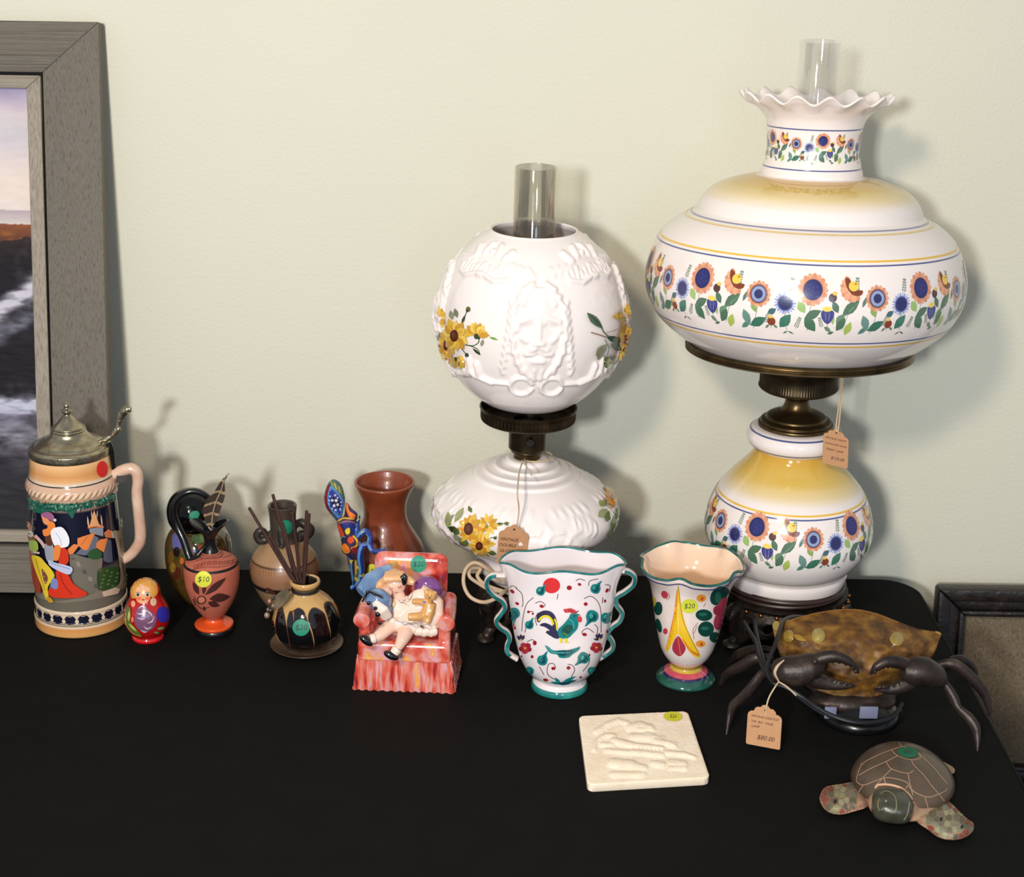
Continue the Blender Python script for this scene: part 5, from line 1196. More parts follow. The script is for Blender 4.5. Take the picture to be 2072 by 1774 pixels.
P.ell(210, 475, 62, 88, (16, 18, 40), -25)
for (x, y, r) in ((160, 440, 18), (215, 440, 22), (185, 515, 20), (235, 500, 18), (200, 365, 14), (130, 380, 11), (235, 400, 11), (280, 465, 11), (270, 565, 14), (205, 578, 14), (160, 555, 11), (120, 440, 11), (120, 490, 9), (285, 515, 10)): P.ell(x, y, r, r * 1.1, (206, 206, 222))
P.line([(240, 740), (330, 700), (470, 705)], 26, (206, 160, 60)); P.line([(250, 770), (380, 740), (480, 760)], 22, (150, 96, 110))
P.fill([(345, 500), (375, 490), (400, 590), (490, 660), (440, 700), (385, 640)], (236, 120, 30)); P.fill([(400, 560), (510, 640), (420, 610)], (50, 50, 110)); P.fill([(340, 560), (380, 650), (330, 680)], (70, 26, 40))
P.fill([(290, 780), (420, 760), (480, 800), (480, 900), (440, 930), (420, 850), (330, 840)], (36, 48, 130)); P.fill([(345, 870), (400, 830), (410, 900), (370, 930)], (226, 210, 50)); P.fill([(235, 800), (275, 800), (335, 940), (270, 940)], (214, 70, 34)); P.ell(325, 1000, 42, 42, (28, 44, 70)); P.line([(285, 1000), (310, 960), (350, 965)], 12, (110, 160, 160))
P.fill([(390, 980), (440, 960), (470, 1020), (420, 1060), (385, 1030)], (222, 70, 30)); P.line([(450, 945), (510, 1020), (500, 1090), (430, 1130)], 24, (230, 190, 50)); P.fill([(310, 1080), (360, 1060), (420, 1160), (360, 1200), (315, 1140)], (236, 120, 30)); P.line([(300, 1100), (340, 1180), (400, 1190)], 10, (220, 190, 60)); P.fill([(440, 1120), (510, 1110), (540, 1160), (500, 1200), (450, 1180)], (130, 26, 36)); P.ell(540, 1060, 30, 30, (150, 110, 120))
P.done('bead_pattern', bead, BF)
def limb(pts, r, name, c1_=(34, 56, 140), c2_=(96, 150, 214)):
    P3 = catmull([G_(*q) for q in pts], 7); g = tube(P3, r if not isinstance(r, list) else lerp_list(r, len(P3)), 14)
    g.c = []
    n = 14
    for k, f in enumerate(g.f):
        c = np.mean([g.v[i] for i in f], 0); u = noise.noise(Vector((c[0] * 160, c[1] * 160, c[2] * 160)))
        ctr = min(P3, key=lambda q: (Vector(c) - Vector(q)).length); off = (Vector(c) - Vector(ctr))
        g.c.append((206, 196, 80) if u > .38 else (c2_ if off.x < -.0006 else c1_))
    build(name, g, bead, BF)
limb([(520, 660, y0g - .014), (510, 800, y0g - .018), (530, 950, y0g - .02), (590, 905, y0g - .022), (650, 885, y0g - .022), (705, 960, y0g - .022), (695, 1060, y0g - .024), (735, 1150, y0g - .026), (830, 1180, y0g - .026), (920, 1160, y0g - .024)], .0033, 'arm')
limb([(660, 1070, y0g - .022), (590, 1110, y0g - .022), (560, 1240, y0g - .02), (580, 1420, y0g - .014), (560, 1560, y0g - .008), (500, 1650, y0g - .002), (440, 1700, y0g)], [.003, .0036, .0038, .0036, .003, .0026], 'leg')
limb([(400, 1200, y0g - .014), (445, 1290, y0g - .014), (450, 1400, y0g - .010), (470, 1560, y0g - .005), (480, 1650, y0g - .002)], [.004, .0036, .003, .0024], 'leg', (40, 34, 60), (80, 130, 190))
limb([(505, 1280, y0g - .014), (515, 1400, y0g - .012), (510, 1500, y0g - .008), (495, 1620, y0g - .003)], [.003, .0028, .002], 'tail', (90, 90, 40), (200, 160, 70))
# ------------------------------------------------------------------ armchair figurine with a sleeping girl
pf = atZ(817, 1399); YF0 = pf.y; AF = thing('armchair_figurine', (pf.x, pf.y + .035, 0), 'red and pink mottled ceramic armchair with a girl asleep and a teddy bear', 'figurine')
MC = Matrix.Translation((pf.x, pf.y, 0)) @ Matrix.Rotation(radians(-3.5), 4, 'Z')
mott = [(0.22, (104, 44, 74)), (0.34, (176, 46, 44)), (0.44, (212, 92, 74)), (0.53, (222, 132, 118)), (0.60, (216, 160, 172)), (0.66, (230, 150, 70)), (0.76, (232, 206, 150))]
chm = mat('mottled_red_glaze', ramp=mott, nscale=55, rough=.10, coat=1.0, stretch=(1, 1, .8), detail=3)
skm = mat('streaked_red_glaze', ramp=mott, nscale=150, rough=.10, coat=1.0, stretch=(1, 1, .16), detail=3)
wS = .049; zS = .035; zT = .054
rows = []; V = []; Fc = []; nU = 200
def outline(hw, y0, y1, n):
    P = []
    per = [(-hw, y0), (hw, y0), (hw, y1), (-hw, y1)]; L = [2 * hw, y1 - y0, 2 * hw, y1 - y0]; T = sum(L)
    for i in range(n):
        s = T * i / n; k = 0
        while s > L[k]: s -= L[k]; k += 1
        a, b = per[k], per[(k + 1) % 4]; t = s / L[k]; nx, ny = (b[1] - a[1]) / L[k], -(b[0] - a[0]) / L[k]
        P.append((a[0] + (b[0] - a[0]) * t, a[1] + (b[1] - a[1]) * t, nx, ny, T * i / n))
    return P
for j in range(15):
    z = zS * (1 - j / 14); f = (j / 14)
    hw = wS + .0035 * f; O = outline(hw, .002 - .003 * f, .070, nU)
    for (x, y, nx, ny, s) in O:
        w = (.0004 + .0011 * f) * sin(s * 760 + .8 * sin(s * 90)) + .0006 * sin(s * 1500) * (1 - f)
        V.append((x + nx * w, y + ny * w, z))
for j in range(14):
    for i in range(nU): a = j * nU + i; b = j * nU + (i + 1) % nU; Fc.append((a, a + nU, b + nU, b))
Fc.append(tuple(range(nU))); Fc.append(tuple(14 * nU + i for i in reversed(range(nU))))
sk = xf(Geo().add(V, Fc), MC); build('pleated_skirt', sk, skm, AF, label='pleated skirt with vertical coloured streaks')
ch = Geo()
ch.join(box((-wS + .001, .001, zS - .003), (wS - .001, .066, zT), .005, seg=4)); ch.join(tube([(-wS + .002, .0025, zS), (wS - .002, .0025, zS)], .002, 10))
Rb = Matrix.Translation((0, .058, zT)) @ Matrix.Rotation(-.16, 4, 'X')
ch.join(xf(box((-.0385, -.006, -.012), (.0385, .008, .073), .009, seg=5), Rb))
for sx in (-1, 1):
    ch.join(box((sx * .041 - .0065, .006, zT - .01), (sx * .041 + .0065, .062, zT + .022), .004, seg=3))
    ch.join(tube([(sx * .0435, .004, zT + .022), (sx * .043, .03, zT + .024), (sx * .041, .060, zT + .026)], [.0088, .0085, .008], 20))
ch = voxel_union(ch, .0011, 5); xf(ch, MC); build('chair', ch, chm, AF, sharp=0, label='mottled armchair with rolled arms')
A = lambda x, y, d: atY(690 + x / 5.376, 1090 + y / 5.376, YF0 + d)
S = 1 / 5.376 * .000515
# body: head, neck, arms, legs in one skin
sk = Geo(); rr = S
H0 = A(590, 490, .024)
sk.join(ellipsoid(H0, 118 * rr, 104 * rr, 122 * rr)); sk.join(tube([H0, A(640, 640, .022), A(700, 740, .022)], [.006, .0065, .012], 16))
sk.join(tube([A(860, 560, .022), A(960, 620, .020), A(1050, 700, .016), A(1060, 820, .010), A(1000, 930, .006)], [.0075, .0075, .0068, .0055, .0042], 16))
sk.join(ellipsoid(A(985, 950, .006), .0042, .0036, .0046, n=16, m=10))
for k in range(4): sk.join(tube([A(990 - k * 9, 950, .004), A(975 - k * 12, 985, .001), A(965 - k * 12, 1000, .0)], [.0013, .0011, .0008], 8))
sk.join(tube([A(520, 560, .016), A(440, 590, .010), A(400, 640, .006)], [.006, .0052, .004], 14))
sk.join(tube([A(640, 900, .010), A(520, 960, .004), A(420, 1050, -.004), A(350, 1090, -.008)], [.0085, .0078, .0064, .0045], 16))
sk.join(tube([A(740, 940, .010), A(690, 1040, -.002), A(660, 1110, -.010), A(615, 1190, -.013)], [.0085, .0080, .0062, .0045], 16))
sk = voxel_union(sk, .0007, 4)
build('girl_body', sk, mat('pale_skin_glaze', (232, 194, 172), rough=.15, coat=.8), AF, sharp=0, label='sleeping girl with pale skin')
P = Paint(px_on(sk), h=.0003, step=3, dh=.00001); P.frame(690, 1090, 5.376)
P.ell(540, 560, 30, 14, (224, 150, 140), 20); P.ell(645, 530, 28, 14, (224, 150, 140), -20); P.line([(520, 530), (545, 542), (572, 536)], 5, (120, 80, 70)); P.line([(612, 520), (636, 522), (660, 508)], 5, (120, 80, 70)); P.line([(585, 580), (602, 586), (620, 578)], 7, (196, 90, 96)); P.ell(596, 556, 9, 8, (236, 180, 160)); P.done('face_paint', PM, AF)
dr = Geo()
dr.join(tube([A(690, 650, .026), A(740, 760, .020), A(780, 880, .012), A(800, 960, .006)], [.012, .0175, .0225, .0245], 28, flat=.62, updir=(0, -1, 0)))
dr.join(ellipsoid(A(620, 800, .016), .013, .010, .016, n=20, m=12)); dr.join(ellipsoid(A(880, 700, .018), .016, .010, .016, n=20, m=12)); dr.join(ellipsoid(A(980, 860, .010), .010, .008, .018, n=20, m=12)); dr.join(ellipsoid(A(700, 930, .006), .016, .008, .008, n=20, m=12))
for k in range(13):
    x = 560 + k * 38; y = 900 + 110 * min(1, k / 8) + (12 if k % 2 else 0); dr.join(ellipsoid(A(x, y, .002 + .0008 * (k % 2)), .0040, .0036, .0048, n=12, m=8))
dr = voxel_union(dr, .0008, 3); crm = mat('cream_dress_glaze', (238, 216, 200), rough=.12, coat=.9); build('dress', dr, crm, AF, sharp=0, label='cream white dress with a ruffled hem')
P = Paint(px_on(dr, sk), h=.0003, step=3, dh=.00001); P.frame(690, 1090, 5.376)
for q in ([(620, 660), (660, 700), (700, 660), (720, 690), (770, 640), (780, 570)], [(640, 690), (690, 700), (740, 730)], [(600, 880), (650, 910), (700, 900), (760, 930), (820, 920), (860, 950), (930, 930), (1000, 950)], [(640, 900), (700, 930), (740, 910), (820, 960), (900, 950), (960, 990)], [(720, 640), (750, 660), (770, 620)]): P.line(q, 4, (110, 110, 120))
for k in range(16): P.ell(600 + k * 27, 895 + min(k * 8, 70) + 14 * (k % 2), 9, 6, (196, 200, 220), 0, 8)
P.line([(540, 640), (590, 700), (560, 760)], 20, (214, 184, 140)); P.line([(700, 430), (790, 490), (880, 520)], 12, (220, 190, 130)); P.done('dress_lines', PM, AF)
hr_ = Geo().join(ellipsoid(A(560, 440, .027), 150 * rr, 108 * rr, 118 * rr, n=24, m=14))
for (x0, y0, x1, y1) in ((470, 450, 370, 560), (500, 500, 470, 620), (640, 420, 740, 460), (690, 440, 800, 480)): hr_.join(tube([A(x0, y0, .022), A((x0 + x1) / 2, (y0 + y1) / 2 - 6, .016), A(x1, y1, .014)], [.0056, .0046, .003], 12))
for k in range(6): hr_.join(tube(catmull([A(500 + k * 34, 360, .022), A(480 + k * 36, 420, .013), A(470 + k * 34, 480 - k * 6, .012)], 3), [.0022, .0026, .0016], 8))
hr_ = voxel_union(hr_, .0008, 2); build('hair', hr_, mat('strawberry_blonde_glaze', (222, 168, 118), rough=.2, coat=.6), AF, sharp=0)
build('hair_bow', ellipsoid(A(690, 445, .012), .0034, .003, .007, n=14, m=8).join(ellipsoid(A(668, 430, .012), .003, .0024, .0036, n=12, m=8)), mat('black_enamel', (16, 16, 18), rough=.12, coat=1), AF)
blu = mat('blue_grey_glaze', ramp=[(.3, (84, 112, 156)), (.6, (120, 148, 182)), (.8, (150, 176, 196))], nscale=60, rough=.12, coat=.9)
pl = voxel_union(Geo().join(tube([A(230, 600, .006), A(330, 480, .018), A(450, 400, .026), A(560, 345, .032)], [.0095, .0115, .0105, .008], 20, flat=.6, updir=(0, -1, 0))), .0011, 4); build('blue_pillow', pl, blu, AF, sharp=0)
hat = voxel_union(Geo().join(ellipsoid(A(410, 660, .004), .0135, .010, .0115, Matrix.Rotation(.5, 3, 'Y'))).join(tube([A(270, 650, .0), A(400, 700, -.004), A(530, 780, -.002)], [.0035, .005, .004], 14)), .0009, 3); build('blue_hat', hat, blu, AF, sharp=0)
lc = voxel_union(Geo().join(tube([A(360, 680, -.006), A(450, 780, -.008), A(505, 860, -.004)], [.0035, .0070, .0055], 18, flat=.5, updir=(0, -1, 0))), .0008, 3); build('lace_cloth', lc, crm, AF, sharp=0, label='white lace cloth with black bobbles')
for (x, y, r) in ((290, 580, 24), (250, 640, 16), (365, 600, 18), (430, 625, 14), (300, 700, 22), (375, 755, 22), (402, 822, 30), (425, 915, 24)): build('black_bobble', ellipsoid(A(x, y, -.010), r * S * 1.0, r * S * .8, r * S, n=12, m=8), MATS['black_enamel'], AF)
build('ribbon', tube(catmull([A(235, 680, -.006), A(270, 620, -.009), A(300, 575, -.009), A(370, 600, -.010), A(450, 640, -.008)], 4), .0011, 8), MATS['black_enamel'], AF)
pc = ellipsoid(A(950, 545, .034), 160 * S, .009, 140 * S, Matrix.Rotation(.6, 3, 'Y')); build('purple_cushion', pc, mat('purple_glaze', ramp=[(.3, (84, 48, 104)), (.55, (130, 74, 140)), (.75, (206, 120, 160))], nscale=30, rough=.12, coat=.9), AF, label='round pink and purple cushion')
tb = Geo().join(ellipsoid(A(970, 620, .006), .0062, .0052, .0062)).join(ellipsoid(A(925, 575, .006), .0025, .0022, .0025, n=12, m=8)).join(ellipsoid(A(1020, 590, .006), .0025, .0022, .0025, n=12, m=8)).join(tube([A(970, 690, .006), A(950, 790, .004), A(930, 840, .002)], [.006, .0075, .007], 16)).join(tube([A(930, 700, .004), A(850, 685, .002), A(775, 680, .0)], [.0036, .0032, .0028], 12)).join(tube([A(930, 830, .002), A(820, 850, -.002), A(730, 850, -.003)], [.0048, .0044, .0038], 12)).join(tube([A(960, 830, .002), A(940, 890, -.002), A(925, 915, -.003)], [.0044, .004, .0036], 12)).join(ellipsoid(A(955, 632, .0015), .0026, .0022, .002, n=12, m=8)).join(tube([A(990, 720, .004), A(980, 780, .0), A(950, 860, -.002)], [.003, .003, .0028], 12))
tb = voxel_union(tb, .0007, 3); build('teddy_bear', tb, mat('tan_teddy_glaze', (214, 160, 96), rough=.3, coat=.4, noise_amt=.12, nscale=120), AF, sharp=0)
P = Paint(px_on(tb), h=.0003, step=3); P.frame(690, 1090, 5.376); P.ell(945, 610, 6, 6, (40, 30, 30)); P.ell(985, 618, 6, 6, (40, 30, 30)); P.ell(958, 636, 9, 6, (60, 40, 34)); P.ell(905, 690, 18, 12, (110, 120, 180)); P.done('teddy_face', PM, AF)
for (x, y, a, d) in ((275, 1105, .7, -.013), (548, 1268, .45, -.0175)):
    build('shoe', ellipsoid(A(x, y, d), .0085, .0045, .0042, Matrix.Rotation(a, 3, 'Y'), n=22, m=14), MATS['black_enamel'], AF)
for (x, y, x1, y1, d) in ((365, 1080, 312, 1092, -.009), (615, 1190, 575, 1245, -.0145)): build('sock', tube([A(x, y, d), A((x + x1) / 2, (y + y1) / 2, d - .001), A(x1, y1, d - .002)], [.0052, .0052, .0046], 14), crm, AF)
sticker(px_on(ch), 847, 1141, 16.5, 16.5, (24, 140, 108), '$20', AF, label='green round price sticker')

# ------------------------------------------------------------------ rooster vase
cr = atZ(1132, 1388); cr = (cr.x, cr.y); kr = depth((cr[0], cr[1], .06)) / F
RV = thing('rooster_vase', (cr[0], cr[1], 0), 'white two handled pottery vase painted with a teal rooster', 'vase')
rp = catmull(rings(cr, [(1390, 54), (1388, 57), (1382, 57.5), (1376, 55), (1371, 51), (1368, 49), (1368, 49), (1364, 54), (1354, 65), (1339, 76), (1318, 85), (1295, 92), (1268, 98), (1243, 102), (1215, 107), (1190, 110), (1170, 115), (1154, 120.5), (1142, 125), (1135, 127)]), 5)
zr_ = zat(cr[0], cr[1], 1200); zf_ = zat(cr[0], cr[1], 1366); zR_ = rp[-1][1]
def q_(z): return 1 - .50 * max(0, min(1, (z - zf_) / (zR_ - zf_))) ** .9
def rw(r, z, t, i):
    w = max(0, min(1, (z - zr_) / (zR_ - zr_))); w2 = max(0, min(1, (z - zf_) / (zR_ - zf_)))
    c6 = cos(6 * t); dt = ((t + pi) % (2 * pi)) - pi
    return r * (1 - .020 * w ** 2 * c6 - .012 * w2 * exp(-(dt / .12) ** 2)), z + (.0018 * c6) * w ** 2
full = rp + [(rp[-1][0] - .0004, rp[-1][1] + .0008), (rp[-1][0] - .0022, rp[-1][1] + .0006)] + [(max(r - .0034, .002), z) for r, z in reversed(rp[26:])] + [(.002, rp[30][1])]
g = lathe(cr, full, 200, rw)
g.v = [(x, cr[1] + (y - cr[1]) * q_(z), z) for x, y, z in g.v]
zft = zat(cr[0], cr[1], 1375)
def trv(v):
    if v[2] < zft: return mix3((20, 112, 108), (56, 150, 140), .5 + .8 * noise.noise(Vector((v[0] * 90, v[1] * 90, v[2] * 60))))
    return (232, 222, 224)
build('body', tint(g, trv), mat('rooster_glaze', vcol=True, rough=.08, coat=1), RV)
TL, TD, TM = (26, 122, 124), (16, 76, 84), (70, 166, 160)
rim = []
for k in range(120):
    t = 2 * pi * k / 120; r, z = rw(rp[-1][0] - .001, rp[-1][1] + .0004, t, 0); rim.append(Vector((cr[0] + r * sin(t), cr[1] - r * cos(t) * q_(z), z)))
teal = mat('teal_glaze', ramp=[(.3, (14, 84, 84)), (.6, (24, 118, 116)), (.8, (60, 150, 144))], nscale=120, rough=.15, coat=.8)
build('teal_rim', tube(rim, .0013, 8, closed=True, caps=False), teal, RV)
P = Paint(px_on(g), h=.0003, step=4, dh=.00001); P.frame(940, 1000, 4.225)
RED, DRD, NVY, YLW = (150, 28, 40), (110, 20, 34), (48, 46, 78), (222, 206, 40)
for q in ([(590, 880), (530, 940), (500, 1060), (490, 1170)], [(440, 800), (490, 850), (500, 940), (490, 960)], [(385, 800), (410, 780), (450, 800)], [(1020, 890), (1080, 870), (1140, 920), (1165, 1010), (1165, 1180)], [(1140, 720), (1070, 740), (1060, 780)], [(950, 740), (980, 722), (1030, 735)], [(605, 930), (650, 915), (690, 945), (670, 965)], [(545, 1005), (580, 1000), (590, 1025)], [(1105, 1180), (1050, 1145), (1005, 1170), (1010, 1200)], [(1110, 1110), (1135, 1140), (1130, 1200)], [(535, 1260), (580, 1240), (610, 1270)], [(710, 1480), (720, 1450), (760, 1445), (780, 1480)], [(705, 1480), (715, 1540), (770, 1580)], [(880, 1450), (920, 1460), (940, 1500), (910, 1560)], [(640, 1470), (680, 1540)], [(1065, 1360), (1060, 1440), (1010, 1510)], [(1200, 770), (1240, 780), (1235, 830)], [(530, 1110), (518, 1180)], [(630, 1010), (605, 1060), (620, 1120)], [(1180, 880), (1175, 930)], [(800, 850), (790, 895)]): P.line(q, 6, (96, 66, 72))
for (x, y, rx, ry, a) in ((410, 828, 14, 22, -50), (452, 932, 18, 12, 30), (660, 955, 19, 14, 20), (548, 1003, 12, 12, 0), (585, 1020, 9, 9, 0), (895, 797, 22, 20, 0), (982, 768, 16, 12, 20), (1215, 820, 12, 20, 30), (1198, 910, 10, 14, 0), (1034, 936, 17, 16, 0), (1024, 1196, 20, 14, 10), (602, 1268, 16, 20, 0), (425, 1128, 12, 30, -25), (418, 1226, 8, 14, 0), (760, 1485, 18, 14, 0), (888, 1480, 17, 15, 0), (695, 1582, 22, 12, 10), (580, 1385, 12, 14, 0), (990, 1560, 12, 8, 0), (1065, 1370, 8, 8, 0), (1215, 1170, 8, 14, 0), (488, 1385, 8, 12, 0)): P.ell(x, y, rx, ry, RED, a, 12)
def comma(x, y, s, a, c=TL):
    r = radians(a); pts = [(-30, 30), (-38, 0), (-24, -28), (4, -36), (30, -60), (44, -66), (34, -34), (42, 0), (30, 36), (0, 44)]
    P.fill([(x + s * (u * cos(r) - v * sin(r)), y + s * (u * sin(r) + v * cos(r))) for u, v in pts], c); P.fill([(x + s * .6 * (u * cos(r) - v * sin(r)) + 3, y + s * .6 * (u * sin(r) + v * cos(r)) + 5) for u, v in pts], TD if s > .8 else TM); P.ell(x - 8 * s, y - 6 * s, 12 * s, 16 * s, TM, a, 10)
comma(650, 820, .95, 10); comma(1115, 800, 1.05, 8); comma(430, 1020, 1.25, -25 + 180); comma(555, 1110, .9, 0); comma(1090, 1045, 1.3, 185); comma(1205, 1050, 1.15, 20); comma(665, 1410, 1.1, 0); comma(1015, 1400, 1.2, 200); comma(560, 1510, .9, 200); comma(1080, 1500, .8, 30)
P.fill([(690, 1290), (720, 1300), (760, 1330), (860, 1330), (950, 1310), (982, 1298), (975, 1325), (920, 1365), (890, 1390), (850, 1395), (810, 1390), (790, 1365), (730, 1350)], TL); P.fill([(780, 1335), (920, 1330), (900, 1365), (850, 1380), (810, 1370)], TD); P.line([(700, 1292), (760, 1345), (900, 1350)], 10, TM)
P.leaf(820, 1615, 950, 1548, 30, TL); P.leaf(820, 1615, 770, 1560, 28, TL); P.leaf(820, 1612, 735, 1598, 20, TL); P.leaf(840, 1612, 960, 1580, 18, TD); P.leaf(790, 1610, 900, 1610, 26, TD)
for fx, fy, s in ((525, 1310, 1), (1120, 1305, .95)):
    for k in range(5): a = 2 * pi * k / 5 + .4; P.ell(fx + 30 * s * cos(a), fy + 28 * s * sin(a), 25 * s, 22 * s, (176, 50, 64) if k % 2 else (150, 36, 54), 0, 12)
    P.ell(fx, fy, 22 * s, 20 * s, (176, 50, 60)); P.ell(fx, fy, 9 * s, 9 * s, (220, 190, 60))
for fx, fy, a in ((490, 1225, -12), (1145, 1215, 10)): P.leaf(fx, fy + 20, fx - 32, fy - 22, 26, NVY); P.leaf(fx, fy + 20, fx + 28, fy - 26, 26, NVY); P.leaf(fx, fy + 24, fx - 2, fy - 34, 30, NVY); P.leaf(fx, fy + 24, fx - 50, fy + 18, 18, NVY) if fx > 800 else None; P.leaf(fx, fy + 30, fx, fy + 4, 14, YLW)
# the rooster
P.fill([(620, 1070), (625, 1020), (680, 990), (740, 1000), (775, 1040), (790, 1100), (780, 1160), (755, 1140), (750, 1090), (720, 1050), (670, 1050), (640, 1090)], NVY); P.line([(635, 1075), (670, 1042), (715, 1040), (745, 1070), (760, 1110)], 18, YLW)
P.fill([(645, 1115), (680, 1095), (730, 1110), (780, 1150), (810, 1200), (800, 1230), (750, 1215), (705, 1165), (730, 1160), (690, 1130)], NVY); P.line([(770, 1060), (785, 1100), (790, 1150)], 14, YLW); P.line([(700, 1170), (740, 1200)], 16, NVY)
P.fill([(800, 1150), (850, 1100), (890, 1050), (905, 1020), (940, 1010), (968, 1030), (970, 1080), (962, 1140), (920, 1190), (880, 1225), (820, 1225), (800, 1190)], TL); P.fill([(830, 1150), (880, 1110), (930, 1130), (900, 1180), (850, 1205)], (30, 84, 70)); P.line([(890, 1060), (925, 1090), (930, 1140)], 8, TM); P.line([(840, 1180), (880, 1200)], 9, (120, 140, 40)); P.line([(850, 1150), (890, 1180)], 7, NVY)
P.fill([(845, 980), (870, 975), (905, 970), (940, 985), (960, 1005), (925, 1015), (895, 1005), (860, 1008)], (196, 58, 60)); P.line([(880, 985), (930, 1000)], 6, DRD); P.fill([(962, 1045), (990, 1040), (1000, 1070), (985, 1090), (965, 1075)], (200, 66, 66)); P.line([(950, 1010), (972, 990)], 6, (60, 30, 30)); P.line([(960, 1020), (985, 1030)], 6, (60, 30, 30)); P.ell(938, 1035, 6, 6, (20, 30, 40))
P.line([(825, 1225), (825, 1265)], 20, YLW); P.line([(865, 1225), (868, 1262)], 18, YLW); P.line([(850, 1255), (890, 1262)], 8, YLW)
P.done('rooster_painting', PM, RV, 'hand painted teal rooster, scrolls and red flowers')
sticker(px_on(g), 1116, 1184, 17.2, 15.6, (206, 26, 32), None, RV, label='red round price sticker')
R6 = lambda x, y, d=0.0: atY(940 + x / 4.225, 1000 + y / 4.225, cr[1] + d)
wg = mat('white_pottery_glaze', (226, 212, 208), rough=.1, coat=1)
for pts in ([(345, 690), (240, 690), (195, 730), (195, 790), (250, 860), (320, 905), (345, 960), (310, 1020), (272, 1075), (300, 1130), (365, 1175), (385, 1230), (365, 1290), (372, 1350), (450, 1405)],
            [(1310, 650), (1390, 655), (1450, 700), (1440, 770), (1370, 830), (1300, 875), (1300, 940), (1345, 1010), (1325, 1080), (1260, 1130), (1225, 1190), (1265, 1260), (1262, 1320), (1200, 1370), (1150, 1400)]):
    C3 = catmull([R6(*q) for q in pts], 6)
    build('handle', tube(C3, .0028, 14, flat=2.0, updir=(0, -1, 0)), wg, RV, label='wavy white handle with a teal stripe')
    build('handle_stripe', tube([Vector(q) + Vector((0, -.0046, .0004)) for q in C3[4:-4]], .0018, 8, flat=.7, updir=(0, -1, 0)), teal, RV)

# ------------------------------------------------------------------ small lobed vase
cw = atZ(1387, 1371); cw = (cw.x, cw.y); kw = depth((cw[0], cw[1], .05)) / F
LV = thing('lobed_vase', (cw[0], cw[1], 0), 'small footed vase with a lobed green rim and a yellow painted spire', 'vase')
wp = catmull(rings(cw, [(1373, 57), (1371, 60), (1366, 59.5), (1360, 53), (1355, 45), (1350, 35), (1346, 28), (1342, 26.5), (1339, 29), (1333, 37), (1323, 46), (1308, 54), (1290, 59.5), (1268, 65), (1245, 70), (1220, 74), (1200, 78), (1184, 82), (1170, 88), (1157, 96), (1147, 103), (1140, 107)]), 5)
zw0, zw1 = zat(cw[0], cw[1], 1185), wp[-1][1]
def rl(r, z, t, i):
    w = max(0, min(1, (z - zw0) / (zw1 - zw0))) ** 1.3; k = max(0, cos(2.5 * (t + radians(20)))) if False else max(0.0, cos(5 * (t + radians(18)))) ** 2; k2 = cos(5 * (t + radians(18)))
    return r * (1 - .055 * w * k + .01 * w * (1 - k)), z + w * (.0036 * k - .0018 * max(0, -k2))
full = wp + [(wp[-1][0] - .0005, wp[-1][1] + .0008), (wp[-1][0] - .002, wp[-1][1] + .0005)] + [(max(r - .003, .002), z) for r, z in reversed(wp[44:])] + [(.002, wp[46][1])]
g = lathe(cw, full, 180, rl); zc_ = [zat(cw[0], cw[1], y) for y in (1357, 1354.5, 1348.8, 1345, 1334)]
nw = len(wp) * 180
def tlv(i, v):
    z = v[2]
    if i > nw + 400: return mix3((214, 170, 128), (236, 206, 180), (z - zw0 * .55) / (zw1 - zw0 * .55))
    n = .6 * noise.noise(Vector((v[0] * 90, v[1] * 90, z * 90)))
    if z < zc_[0]: return mix3((18, 62, 56), (40, 100, 84), .5 + n)
    if z < zc_[1]: return (40, 34, 84)
    if z < zc_[2]: return mix3((196, 66, 90), (214, 100, 104), .5 + n)
    if z < zc_[3]: return (206, 176, 70)
    if z < zc_[4]: return mix3((150, 120, 40), (206, 180, 130), (z - zc_[3]) / (zc_[4] - zc_[3]))
    return (230, 216, 210)
g.vc = [lin(tlv(i, v)) for i, v in enumerate(g.v)]
build('body', g, mat('lobed_glaze', vcol=True, rough=.08, coat=1), LV)
rim = []
for k in range(140):
    t = 2 * pi * k / 140; r, z = rl(wp[-1][0] - .001, wp[-1][1] + .0004, t, 0); rim.append(Vector((cw[0] + r * sin(t), cw[1] - r * cos(t), z)))
build('green_rim', tube(rim, .0014, 8, closed=True, caps=False), mat('dark_teal_glaze', ramp=[(.3, (18, 70, 66)), (.7, (40, 108, 98))], nscale=120, rough=.15, coat=.8), LV)
rim = []
for k in range(140):
    t = 2 * pi * k / 140; r, z = rl(wp[-7][0] + .0003, wp[-7][1], t, 0); rim.append(Vector((cw[0] + r * sin(t), cw[1] - r * cos(t), z)))
build('blue_line', tube(rim, .0007, 6, closed=True, caps=False), mat('navy_glaze', (46, 42, 92), rough=.15, coat=.8), LV)
P = Paint(px_on(g), h=.0003, step=3.5, dh=.00001); P.frame(1270, 740, 2.609)
GD = (18, 66, 58)
P.fill([(266, 1158), (282, 1260), (300, 1340), (328, 1420), (384, 1530), (345, 1528), (300, 1470), (268, 1415), (240, 1455), (214, 1502), (200, 1495), (222, 1430), (240, 1360), (252, 1260)], (236, 192, 40)); P.line([(262, 1180), (252, 1300), (232, 1400), (208, 1495)], [4, 12, 16, 14], (222, 130, 36)); P.line([(290, 1440), (330, 1500), (375, 1528)], [4, 14, 10], (214, 120, 40)); P.line([(268, 1420), (268, 1350), (266, 1250)], 4, (240, 220, 110)); P.line([(267, 1158), (290, 1330), (330, 1430), (378, 1525)], 2.4, (50, 80, 50))
P.fill([(266, 1425), (290, 1455), (306, 1495), (276, 1532), (240, 1505), (240, 1465)], (166, 50, 76)); P.line([(266, 1430), (280, 1525)], 5, (206, 110, 60))
